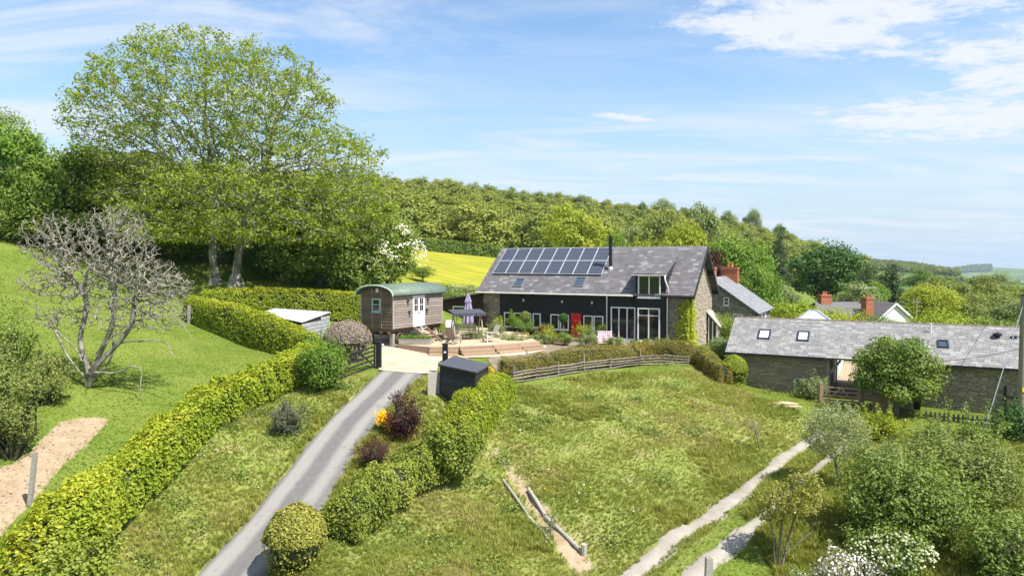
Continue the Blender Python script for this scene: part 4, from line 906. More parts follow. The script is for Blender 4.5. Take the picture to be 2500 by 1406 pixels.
# ---- raised gravel terrace with sleeper steps
TZ = .5
top_px = [(974, 841), (1050, 847), (1120, 847), (1200, 843), (1262, 838), (1312, 833)]
edge = [on_z(x, y, TZ)[:2] for x, y in top_px]
back = [frame_pt(H, 4.2, -1.4)[:2], frame_pt(H, 1.3, -1.2)[:2], frame_pt(H, -1.5, -.5)[:2], (wmat(Hu) @ np.array([5.6, -.1, 0, 1]))[:2], (wmat(Hu) @ np.array([1.5, -1.7, 0, 1]))[:2]]
DT = thing('raised_terrace', 'raised gravel terrace edged with timber sleeper steps in front of the black house', 'terrace', (float(edge[2][0]), float(edge[2][1]), 0))
o2 = np.array(DT.location[:2])
m = MB(); m.prism([tuple(p - o2) for p in edge + back], -.3, TZ); m.build('gravel_top', mat_gravel('terrace_gravel', (.40, .315, .215), (.49, .39, .275), (.32, .245, .16)), DT)
for j in range(3):
    for i in range(len(edge) - 1):
        a, b = np.array(edge[i]) - o2, np.array(edge[i + 1]) - o2; e = b - a; nn = np.array([e[1], -e[0]]) / np.hypot(*e)
        off = (j * .36 if i > 0 else 0.) + .02
        if i == 0 and j > 0: continue
        a2, b2 = a + nn * off, b + nn * off
        if i == 1: a2 = a + nn * off - e * .0
        zt = TZ + .02 - j * .18
        m = MB(); w2 = .10; th = .2 if i else .44
        c4 = [a2 - nn * .16, b2 - nn * .16, b2 + nn * .22, a2 + nn * .22] if i else [a2 - nn * .03, b2 - nn * .03, b2 + nn * .09, a2 + nn * .09]
        m.hexa([(*c, zt - th) for c in (c4[0], c4[3], c4[2], c4[1])] + [(*c, zt) for c in (c4[0], c4[3], c4[2], c4[1])]); m.build('sleeper', M_deckwood, DT)

# ---- furniture on the terrace
def local_thing(name, label, cat, px, py, rz, z=TZ, group=None):
    q = on_z(px, py, z); return thing(name, label, cat, (float(q[0]), float(q[1]), z), rz, group)
def arm_chair(name, label, px, py, rz, mat, z=TZ):
    """slatted wooden garden armchair facing local -y, reclined back"""
    t = local_thing(name, label, 'chair', px, py, rz, z)
    for i in range(6): m = MB(); x = -.27 + i * .108; m.bar((x, .22, .36), (x, .62, 1.12), .095, .02, up=(0, -1, .5)); m.build('back_slat', mat, t)
    for i in range(6): y = -.33 + i * .105; z_ = .42 - (y + .33) * .12; MB().box(-.29, .29, y - .045, y + .045, z_ - .012, z_ + .012).build('seat_slat', mat, t)
    for s in (-1, 1):
        m = MB(); m.bar((s * .32, -.42, .64), (s * .32, .42, .60), .13, .03, up=(0, 0, 1)); m.build('armrest', mat, t)
        m = MB(); m.bar((s * .32, -.34, 0), (s * .32, -.34, .63), .05, .09, up=(0, 1, 0)); m.build('leg', mat, t)
        m = MB(); m.bar((s * .30, -.36, .40), (s * .30, .72, .03), .04, .12); m.build('leg', mat, t)
    m = MB(); m.box(-.3, .3, -.39, -.36, .3, .42); m.build('front_rail', mat, t)
    m = MB(); m.bar((-.31, .33, .58), (.31, .33, .58), .03, .08); m.build('back_rail', mat, t); return t
M_teak = mat_plain('silvered_teak', (.24, .20, .155), (.36, .31, .25), 7, .8, .2, (3, 3, 9), vary=.1)
arm_chair('garden_chair', 'weathered slatted reclining garden chair with its back to the drive', 1108, 839, RAD(150), M_teak)
arm_chair('adirondack_chair', 'pale wooden adirondack chair facing the swing seat by the house wall', 1196, 834, RAD(-62), mat_plain('pale_ash_wood', (.42, .37, .29), (.54, .48, .39), 7, .8))
t = local_thing('garden_table', 'low weathered garden table with splayed legs at foot of hut steps', 'table', 1062, 830, RAD(15))
for i in range(4): MB().box(-.65, .65, -.28 + i * .14, -.15 + i * .14, .42, .45).build('slat', M_teak, t)
for x in (-.5, .5):
    for y in (-.22, .22): m = MB(); m.bar((x, y * .6, .42), (x * 1.15, y * 1.4, 0), .06, .06); m.build('leg', M_teak, t)
# swing seat
sw = local_thing('swing_seat', 'wooden swing seat with dark fabric canopy and splayed leg frame', 'swing seat', 1140, 829, RAD(20))
M_canvas = mat_plain('dark_grey_canvas', (.05, .055, .07), (.07, .075, .09), 5, .8)
for x in (-.95, .95):
    for y in (-.75, .75): m = MB(); m.bar((x * 1.08, y, 0), (x, 0, 1.85), .07, .07); m.build('leg', M_teak, sw)
    m = MB(); m.bar((x * 1.05, -.42, .85), (x * 1.05, .42, .85), .06, .05); m.build('cross_bar', M_teak, sw)
m = MB(); m.bar((-1.05, 0, 1.87), (1.05, 0, 1.87), .08, .08); m.build('top_beam', M_teak, sw)
m = MB(); m.hexa([(-1.15, -.75, 1.82), (1.15, -.75, 1.82), (1.15, .7, 2.0), (-1.15, .7, 2.0), (-1.15, -.75, 1.86), (1.15, -.75, 1.86), (1.15, .7, 2.04), (-1.15, .7, 2.04)]); cn = m.build('canopy', M_canvas, sw)
m = MB(); [m.box(-1.15 + i * .23, -1.15 + i * .23 + .2, -.765, -.751, 1.66, 1.84) for i in range(10)]; m.build('valance', M_canvas, cn)
for i in range(4): MB().box(-.75, .75, -.28 + i * .13, -.17 + i * .13, .5, .525).build('seat_slat', M_teak, sw)
for i in range(5): MB().box(-.75, .75, .27, .295, .6 + i * .1, .67 + i * .1).build('back_slat', M_teak, sw)
for x in (-.72, .72): m = MB(); m.bar((x, -.2, .52), (x, 0, 1.85), .02, .02); m.bar((x, .28, .6), (x, 0, 1.85), .02, .02); m.build('hanger', M_iron, sw)
# closed parasol
pr = local_thing('parasol', 'closed lilac parasol on a slim pole behind the swing seat', 'parasol', 1143, 818, 0)
MB().tube([(0, 0, 0), (0, 0, 3.1)], .03, 8).build('pole', M_oak, pr); MB().lathe([(.28, 0), (.28, .08), (.06, .12)], (0, 0, 0), 12).build('base', M_felt, pr)
m = MB(); K = 18; vs = []; prof = [(.30, .78), (.34, 1.0), (.27, 1.8), (.17, 2.35), (.22, 2.42), (.13, 2.75), (.05, 3.05)]
for r, z in prof:
    for j in range(K): a = 2 * math.pi * j / K; rr = r * (1 + (.28 if j % 2 else -.2)); vs.append((rr * math.cos(a), rr * math.sin(a), z))
m.add(vs, [(i * K + j, i * K + (j + 1) % K, (i + 1) * K + (j + 1) % K, (i + 1) * K + j) for i in range(len(prof) - 1) for j in range(K)]); m.build('canopy', mat_plain('lilac_fabric', (.30, .25, .38), (.38, .33, .47), 4, .9), pr)
# covered barbecue beside the hut
cb = local_thing('covered_barbecue', 'barbecue under a pale grey cover behind the swing seat', 'barbecue', 1098, 815, .3)
m = MB(); m.hexa([(-.45, -.35, .3), (.45, -.35, .3), (.45, .35, .3), (-.45, .35, .3), (-.35, -.25, 1.05), (.35, -.25, 1.05), (.35, .25, 1.0), (-.35, .25, 1.0)]); m.build('cover', M_cream, cb); [MB().tube([(x, y, 0), (x, y, .3)], .03, 6).build('leg', M_black, cb) for x in (-.35, .35) for y in (-.25, .25)]
# planters at the end of the terrace
PLANTERS = []
for i, (px, w, l) in enumerate(((990, .85, 'long'), (1013, .5, 'round grey'), (1029, .6, 'oval'), (1043, .55, 'square'))):
    t = local_thing('zinc_planter', f'{l} zinc planter of leafy herbs, {["first", "second", "third", "last"][i]} in the row beside the shepherd hut steps', 'planter', px, 841, RAD(-12), group='zinc planters at the end of the terrace')
    m = MB(); h = .36; m.hexa([(-w * .42, -.2, 0), (w * .42, -.2, 0), (w * .42, .2, 0), (-w * .42, .2, 0), (-w / 2, -.25, h), (w / 2, -.25, h), (w / 2, .25, h), (-w / 2, .25, h)]); m.build('trough', M_metal, t)
    MB().box(-w / 2 - .015, w / 2 + .015, -.265, .265, h + .001, h + .03).build('rim', M_metal, t); PLANTERS.append((t, w, h))
# pink chair
pc = thing('pink_armchair', 'pale pink wooden armchair on the paving under the big windows', 'chair', tuple(frame_pt(H, 11.3, -2.6, 0)), WANG + RAD(25))
M_pink = mat_plain('pale_pink_paint', (.72, .52, .58), (.78, .60, .65), 4, .6)
for i in range(7): MB().box(-.48 + i * .14, -.36 + i * .14, .28, .31, .3, .95).build('back_slat', M_pink, pc)
for s in (-1, 1):
    MB().box(s * .52 - .05, s * .52 + .05, -.4, .34, .58, .63).build('armrest', M_pink, pc)
    for y in (-.36, .26): MB().box(s * .52 - .04, s * .52 + .04, y, y + .07, 0, .579).build('leg', M_pink, pc)
MB().box(-.5, .5, -.4, .27, .34, .40).build('seat', M_pink, pc); MB().box(-.53, .53, .27, .325, .951, 1.0).build('top_rail', M_pink, pc); MB().box(-.5, .5, -.41, -.38, .2, .339).build('apron', M_pink, pc)

# ---- rail fence on the crest of the bank
FPX_ = [(1253, 936), (1308, 927), (1362, 918), (1425, 910), (1490, 901), (1562, 893), (1622, 891), (1680, 893)]
FN = [gp(*p) for p in FPX_]; fh = [.95, .68, .68, 1.1, .68, 1.0, .65, .62]
M_rail = mat_plain('old_split_rail', (.13, .112, .09), (.25, .22, .185), 8, .85, .3, vary=.25)
FE = thing('rail_fence', 'weathered split-rail fence along the crest below the clipped hedge', 'fence', FN[0])
for i, p in enumerate(FN):
    q = p - FN[0]; m = MB(); m.tube([(q[0], q[1], q[2] - .3), (q[0] + .01, q[1], q[2] + fh[i])], .055 if i % 2 else .07, 7); m.build('post', M_rail, FE)
for i in range(len(FN) - 1):
    a, b = FN[i] - FN[0], FN[i + 1] - FN[0]
    for k in range(4):
        h = .07 + k * .165; j1, j2 = random.uniform(-.03, .03), random.uniform(-.03, .03)
        m = MB(); m.tube([(a[0], a[1] - .06, a[2] + h + j1), ((a[0] + b[0]) / 2, (a[1] + b[1]) / 2 - .06, (a[2] + b[2]) / 2 + h + random.uniform(-.04, .04)), (b[0], b[1] - .06, b[2] + h + j2)], [.045, .05, .035], 6); m.build('rail', M_rail, FE)

# ---- timber edging of the path
for i, (a, b, r) in enumerate(((((1290, 1198)), (1330, 1262), .07), ((1332, 1266), (1420, 1352), .065), ((1228, 1175), (1290, 1262), .05), ((1288, 1262), (1352, 1335), .06))):
    p, q = gp(*a), gp(*b); t = thing('edging_pole', ['upper pole of the path edging beside the open bank', 'lower pole of the path edging ending at a post stump', 'thin upper edging pole sunk in grass on the hedge side', 'lower edging pole on the hedge side of the earth path'][i], 'timber pole', p)
    d = q - p; m = MB(); m.tube([(0, 0, .05), (d[0] / 2, d[1] / 2, d[2] / 2 + .07), (d[0], d[1], d[2] + .05)], [r, r * 1.05, r * .9], 8); m.build('pole', M_greywood, t)
    if i == 1: m = MB(); m.tube([(d[0] + .08, d[1], d[2] - .2), (d[0] + .08, d[1], d[2] + .3)], .1, 8); m.build('stump', M_greywood, t)
# lone posts
for px, py, top, r, l in ((1728, 1440, 1360, .1, 'square weathered post at the edge of the track'), (70, 1235, 1105, .06, 'leaning fence post in the bare soil cutting'), (660, 846, 812, .05, 'slim stake beside the clipped hedge in the field'), (462, 790, 745, .09, 'stout corner post at the end of the field hedge'), (1285, 893, 856, .05, 'slim stake in the flower bed behind the clipped hedge')):
    q = gp(px, py) if py < 1406 else np.array(at(px, py, 20.9)); q[2] = g1(q[0], q[1]); t = thing('wooden_post', l, 'post', q); h = float(at(px, top, q[1])[2] - q[2])
    m = MB(); m.bar((0, 0, -.3), (.03 if px != 70 else .25, 0, h), 2 * r, 2 * r, up=(0, 1, 0)); m.build('post', M_greywood, t); MB().box((.03 if px != 70 else .25) - r * .8, (.03 if px != 70 else .25) + r * .8, -r * .8, r * .8, h, h + .012).build('post_top', M_oak, t)

# ---- by the barn: oak gate, box, planks, boundary wall, picket fence, bin
ga, gb_ = frame_pt(Bn, 5.3, -1.7), frame_pt(Bn, 7.35, -1.7); zg = -2.35
bar_gate('oak_gate', 'brown oak gate with crossed braces in front of the barn passage', (ga[0], ga[1], zg), (gb_[0], gb_[1], zg), 1.15, M_deckwood, 5)
for q, l in ((ga, 'oak post at the hinge side of the passage gate'), (gb_, 'thick oak post at the latch side of the passage gate')):
    t = thing('oak_gate_post', l, 'gate post', (q[0], q[1], zg)); MB().box(-.1, .1, -.1, .1, -.5, 1.35).build('post', M_deckwood, t); MB().box(-.11, .11, -.11, .11, 1.351, 1.38).build('cap', M_oak, t)
bq = frame_pt(Bn, 7.9, -2.3); BX = thing('timber_meter_box', 'brown timber locker with small white notice beside the oak gate', 'locker', (bq[0], bq[1], -2.55), WANG)
MB().box(-.02, 1.1, -.3, .4, 0, 1.2).build('body', mat_plain('brown_ply', (.20, .13, .08), (.26, .175, .11), 4, .7, .1), BX)
m = MB(); m.hexa([(-.07, -.37, 1.201), (1.15, -.37, 1.201), (1.15, .45, 1.201), (-.07, .45, 1.201), (-.07, -.37, 1.23), (1.15, -.37, 1.23), (1.15, .45, 1.35), (-.07, .45, 1.35)]); m.build('lid', mat_plain('grey_brown_ply', (.26, .2, .145), (.32, .25, .19), 4, .7), BX)
nt = MB().box(.74, .97, -.315, -.301, .72, 1.06).build('notice', M_white, BX); MB().box(.81, .87, -.320, -.316, .78, .9).box(.84, .90, -.320, -.316, .9, 1.0).build('notice_mark', M_black, nt)
pk = gp(1908, 992)
for i in range(7):
    t = thing('stacked_plank', f'pale sawn plank, number {["one", "two", "three", "four", "five", "six", "seven"][i]} in the loose stack on the grass by the barn', 'plank', (pk[0] + .12 * (i % 4) - .2, pk[1] - .22 * (i % 4) + .3, pk[2] + .06 + .1 * (i // 4)), RAD(-22 + i * 2.3), group='planks stacked by the barn')
    t['label'] = 'pale sawn plank in the loose stack lying on the grass by the barn'
    MB().box(-.75, .75, -.09, .09, -.03, .03).build('board', mat_plain('fresh_sawn_wood', (.55, .40, .24), (.66, .51, .33), 4, .8, .1, (1, 6, 6)) if i == 0 else bpy.data.materials['fresh_sawn_wood'], t); MB().box(.751, .756, -.085, .085, -.026, .026).build('end_grain', M_oak, t)
# low dry-stone retaining wall below the gate
LW = thing('low_stone_wall', 'low dark retaining wall of stone with slab coping below the oak gate', 'wall', tuple(frame_pt(Bn, 5.2, -3.1, -2.95)), WANG)
MB().box(0, 4.4, 0.03, .35, -.4, .42).build('wall_core', M_stone_b, LW); pieces(LW, 'stone', STONE, stone_mats(0, 4.4, -.2, .40, .02, .08, .16, .2, .5), M_stone_b, 90, 'stones')
for i in range(6): MB().box(i * .735, i * .735 + .72, -.08, .42, .425, .49).build('coping_slab', M_oak, LW)
PF = thing('picket_fence', 'dark grey picket fence in the long grass below the barn', 'fence', tuple(frame_pt(Bn, 10.3, -3.0, -2.75)), WANG)
M_pick = mat_plain('dark_picket', (.06, .065, .06), (.11, .115, .105), 6, .8)
for i in range(17):
    m = MB(); x = i * .2; m.prism([(x, -.02), (x + .1, -.02), (x + .1, .0), (x, .0)], -.2, .85).add([(x, -.02, .85), (x + .1, -.02, .85), (x + .1, 0, .85), (x, 0, .85), (x + .05, -.01, .95)], [(0, 1, 4), (1, 2, 4), (2, 3, 4), (3, 0, 4)]); m.build('picket', M_pick, PF)
for z in (.2, .65): MB().box(-.1, 3.4, .002, .04, z, z + .08).build('rail', M_pick, PF)
bn = frame_pt(Bn, 9.9, -.9, -2.45); WB = thing('wheelie_bin', 'black wheeled bin against the barn wall', 'bin', bn, WANG)
m = MB(); m.hexa([(-.25, -.25, .05), (.25, -.25, .05), (.25, .25, .05), (-.25, .25, .05), (-.32, -.35, .98), (.32, -.35, .98), (.32, .35, .98), (-.32, .35, .98)]); m.build('body', M_black, WB); m = MB(); m.hexa([(-.34, -.38, .985), (.34, -.38, .985), (.34, .36, .985), (-.34, .36, .985), (-.3, -.34, 1.04), (.3, -.34, 1.04), (.3, .36, 1.08), (-.3, .36, 1.08)]); m.build('lid', M_felt, WB)
for x in (-.27, .27): MB().tube([(x - .03, .27, .1), (x + .03, .27, .1)], .1, 10).build('wheel', M_black, WB)
# panel fence by the locker
PN = thing('board_fence', 'grey-brown vertical board fence between locker and bin under the round tree', 'fence', tuple(frame_pt(Bn, 8.95, -1.3, -2.5)), WANG)
for i in range(11): MB().box(i * .165 - .9, i * .165 - .75, 0, .025, -.2, 1.25 + random.uniform(-.02, .02)).build('board', M_oak, PN)
MB().box(-.95, .95, .026, .07, .9, .98).build('rail', M_oak, PN)
# ---- utility pole with stay and wires at the right edge
up = at(2493, 1000, 33.2); zb = g1(up[0], up[1]); zt = float(at(2493, 722, 33.2)[2])
UP = thing('utility_pole', 'weathered wooden electricity pole in front of the barn with lamp and yellow sign', 'utility pole', (up[0], up[1], zb))
MB().tube([(0, 0, -.5), (0, 0, zt - zb)], [.17, .14], 12).build('pole', M_oak, UP); MB().lathe([(.15, 0), (.16, .05), (.02, .12)], (0, 0, zt - zb), 12).build('cap', M_blackwood, UP)
zs = float(at(2490, 950, 33.2)[2]) - zb; MB().box(-.11, .11, -.19, -.175, zs - .1, zs + .1).build('warning_sign', mat_plain('yellow_sign', (.70, .50, .03), None, rough=.5), UP)
zl = float(at(2490, 822, 33.2)[2]) - zb; m = MB(); m.tube([(-.1, 0, zl), (-.45, -.05, zl + .05)], .025, 6); m.build('lamp_arm', M_black, UP); MB().lathe([(.04, .05), (.14, .0), (.16, -.08), (.1, -.1)], (-.5, -.05, zl), 12).build('street_lamp_head', M_black, UP)
def cable(name, label, a, b, sag, r=.012):
    a, b = np.array(a, float), np.array(b, float); t = thing(name, label, 'cable', a); d = b - a
    m = MB(); m.tube([(d[0] * u, d[1] * u, d[2] * u - sag * 4 * u * (1 - u)) for u in np.linspace(0, 1, 14)], r, 5); m.build('wire', M_blackwood if r < .018 else M_metal, t)
    m = MB(); m.tube([(0, 0, -.04), (0, 0, .04)], r * 3, 6); m.build('clamp', M_blackwood, t)
pt = np.array([up[0], up[1], zt - .3])
e = at(2035, 1010, 34.5); e = at(2388, 1018, 31.); e[2] = g1(e[0], e[1]); cable('stay_wire', 'pale steel stay wire running down from the pole into the shrubs', pt, e, 0, .02)
cable('overhead_cable', 'black cable slung from the pole to the barn eave', pt - np.array([0, 0, 2.2]), frame_pt(Bn, 9.0, -.35, .3), .25)
cable('overhead_cable', 'thin overhead cable from the pole to the far wooden pole', pt, at(2236, 742, 88.), 1.2); cable('overhead_cable', 'thin overhead cable from the far pole towards the cottage chimney', at(2236, 742, 88.), frame_pt(C, 4.2, 7.7, zr + .8), 1.2)
fp = at(2236, 790, 88.); fz = g1(fp[0], fp[1]); FP2 = thing('utility_pole', 'slim grey wooden pole beside the white house', 'utility pole', (fp[0], fp[1], fz)); ft = float(at(2236, 728, 88.)[2]) - fz
MB().tube([(0, 0, -.3), (0, 0, ft)], .13, 8).build('pole', M_oak, FP2); MB().box(-.5, .5, -.06, .06, ft - .5, ft - .38).build('cross_arm', M_oak, FP2)
# ================================================================== vegetation
def unit(a): return a / (np.linalg.norm(a, axis=-1, keepdims=True) + 1e-9)
def rvec(n): return unit(RNG.normal(size=(n, 3)))
def kites(P, L, N=None, rnd=.8, asp=.6, v=None):
    """leaf-shaped four-sided faces; returns verts, faces, per-point value"""
    n = len(P); L = np.broadcast_to(np.asarray(L, float), (n,)) * RNG.uniform(.7, 1.25, n)
    nr = rvec(n) if N is None else unit(unit(N) + rnd * RNG.normal(size=(n, 3)) * .6)
    t = unit(np.cross(nr, rvec(n))); s = np.cross(nr, t)
    a = P - t * L[:, None] * .5; b = P + s * (L * asp * .5)[:, None] + nr * (L * .1)[:, None]; c = P + t * L[:, None] * .5; d = P - s * (L * asp * .5)[:, None] + nr * (L * .1)[:, None]
    V = np.stack([a, b, c, d], 1).reshape(-1, 3); F = np.arange(4 * n).reshape(n, 4)
    vv = np.repeat(RNG.random(n) if v is None else v, 4); return V, F, vv
def leaf_obj(name, P, L, mat, parent, N=None, rnd=.8, asp=.6, v=None):
    V, F, vv = kites(np.asarray(P), L, N, rnd, asp, v); return obj(name, np_mesh(name, V, [F], v=vv), mat, parent)
def seg_mesh(name, A, B, ra, rb, k=5, v=None):
    n = len(A); d = unit(B - A); u = np.where(np.abs(d[:, 2:3]) > .9, np.array([[1., 0, 0]]), np.array([[0, 0, 1.]])); s = unit(np.cross(d, u)); w = np.cross(s, d)
    ang = 2 * math.pi * np.arange(k) / k; ring = s[:, None] * np.cos(ang)[None, :, None] + w[:, None] * np.sin(ang)[None, :, None]
    V = np.concatenate([A[:, None] + ring * ra[:, None, None], B[:, None] + ring * rb[:, None, None]], 1).reshape(-1, 3)
    i = (np.arange(n) * 2 * k)[:, None]; j = np.arange(k)[None]; j2 = (np.arange(k) + 1)[None] % k
    F = np.stack([i + j, i + j2, i + k + j2, i + k + j], -1).reshape(-1, 4); return np_mesh(name, V, [F], smooth=True)
def grow(starts, att, step, di, dk, iters=160, trop=(0, 0, 0), jit=.15):
    """space colonisation: starts = list of (points along a stem); returns nodes, parents"""
    N = []; par = []
    for st in starts:
        for i, p in enumerate(st): par.append(len(N) - 1 if i else -1); N.append(np.array(p, float))
    att = np.asarray(att, float); N = list(N); best = np.full(len(att), 1e9); bi = np.zeros(len(att), int); alive = np.ones(len(att), bool); done = 0; trop = np.array(trop, float)
    for it in range(iters):
        new = np.array(N[done:])
        if len(new):
            d = np.linalg.norm(att[:, None] - new[None], axis=2); m = d.argmin(1); dm = d[np.arange(len(att)), m]; up = dm < best; best[up] = dm[up]; bi[up] = m[up] + done
            alive &= best > dk
        done = len(N); act = alive & (best < di)
        if not act.any(): break
        arr = np.array(N); idx = bi[act]; dv = unit(att[act] - arr[idx]); acc = np.zeros((len(N), 3)); np.add.at(acc, idx, dv); grown = np.unique(idx)
        dirs = unit(unit(acc[grown]) + trop + jit * RNG.normal(size=(len(grown), 3)))
        for g, q in zip(grown, arr[grown] + dirs * step): N.append(q); par.append(int(g))
        if len(N) > 26000: break
    return np.array(N), np.array(par)
def radii(N, par, r0, e=2.4, rmax=None):
    r = np.zeros(len(N)); ch = np.zeros(len(N), int)
    for i in range(len(N) - 1, -1, -1):
        if r[i] == 0: r[i] = r0 ** e
        if par[i] >= 0: r[par[i]] += r[i]; ch[par[i]] += 1
    r = r ** (1 / e); return (np.minimum(r, rmax) if rmax else r), ch
def branch_obj(name, N, par, r, mat, parent, k=5):
    i = np.where(par >= 0)[0]; return obj(name, seg_mesh(name, N[par[i]], N[i], np.minimum(r[par[i]], r[i] * 1.35), r[i], k), mat, parent)
def ell(n, c, rad, shell=0.):
    """random points in an ellipsoid, shell>0 pushes them outwards"""
    p = rvec(n) * (RNG.random(n) * (1 - shell ** 3) + shell ** 3)[:, None] ** (1 / 3); return np.array(c) + p * np.array(rad)
# bark and leaf colours
M_bark = mat_plain('grey_bark', (.11, .095, .075), (.24, .215, .175), 3, .95, .5, (4, 4, 1)); M_bark_ash = mat_plain('ash_bark', (.12, .11, .08), (.36, .34, .29), 1.6, .95, .5, (2, 2, .6))
M_dead = mat_plain('dead_lichened_wood', (.16, .14, .115), (.35, .32, .265), 2.6, .95, .4); M_twig = mat_plain('twigs_and_shade_core', (.04, .045, .02), (.07, .075, .033), 6, .95)  # twig colour for stems; on plant cores its darkness is painted inner shade
LF = dict(
    drive=mat_leaf('drive_hedge_leaf', (.07, .115, .016), (.18, .22, .03), (.27, .285, .06), .3),
    ash=mat_leaf('ash_leaf', (.10, .158, .02), (.195, .25, .03), (.265, .30, .045), .38), green=mat_leaf('green_leaf', (.058, .115, .016), (.125, .185, .028), (.17, .22, .04), .33),
    bright=mat_leaf('bright_green_leaf', (.065, .14, .018), (.13, .21, .03), (.18, .25, .04), .36), dark=mat_leaf('dark_green_leaf', (.022, .062, .014), (.055, .115, .022), None, .22),
    olive=mat_leaf('olive_leaf', (.08, .12, .026), (.155, .185, .045), (.22, .23, .10), .28), yellow=mat_leaf('yellow_green_leaf', (.13, .19, .018), (.25, .28, .028), None, .36),
    willow=mat_leaf('willow_leaf', (.10, .15, .055), (.18, .225, .09), None, .3), copper=mat_leaf('copper_leaf', (.030, .012, .013), (.07, .026, .026), None, .2),
    conifer=mat_leaf('conifer_needles', (.024, .052, .018), (.055, .085, .028), None, .12), hawthorn=mat_leaf('hawthorn_leaf', (.082, .135, .024), (.15, .205, .04), None, .3),
    beech=mat_leaf('hedge_beech_leaf', (.11, .175, .014), (.205, .255, .018), (.28, .31, .03), .34), beech_top=mat_leaf('hedge_new_leaf', (.165, .22, .016), (.25, .28, .022), (.33, .32, .03), .3),
    hedge=mat_leaf('hedge_leaf', (.062, .115, .02), (.15, .20, .042), (.24, .27, .09), .3), yew=mat_leaf('clipped_hedge_leaf', (.085, .095, .014), (.18, .155, .022), (.26, .19, .03), .22),
    box=mat_leaf('box_leaf', (.10, .155, .014), (.20, .25, .022), None, .28), privet=mat_leaf('golden_bush_leaf', (.10, .13, .02), (.24, .245, .05), (.36, .33, .09), .3),
    gold=mat_leaf('golden_heather', (.38, .25, .014), (.56, .37, .02), None, .3), mauve=mat_leaf('faded_heather', (.135, .115, .09), (.225, .20, .16), (.30, .27, .23), .2),
    juniper=mat_leaf('juniper_leaf', (.045, .06, .036), (.10, .115, .07), None, .12), white=mat_leaf('white_blossom', (.62, .62, .52), (.80, .80, .74), None, .25),
    pale=mat_leaf('pale_sage_leaf', (.13, .165, .085), (.24, .275, .15), (.34, .36, .24), .3), lilac=mat_leaf('lilac_white_flower', (.55, .52, .62), (.74, .72, .80), None, .25), apple=mat_leaf('apple_leaf', (.12, .165, .06), (.225, .265, .115), (.36, .37, .25), .3),
    ivy=mat_leaf('golden_ivy_leaf', (.17, .235, .02), (.31, .345, .045), None, .3), yellowfl=mat_leaf('yellow_flower', (.62, .42, .01), (.72, .52, .02), None, .2))

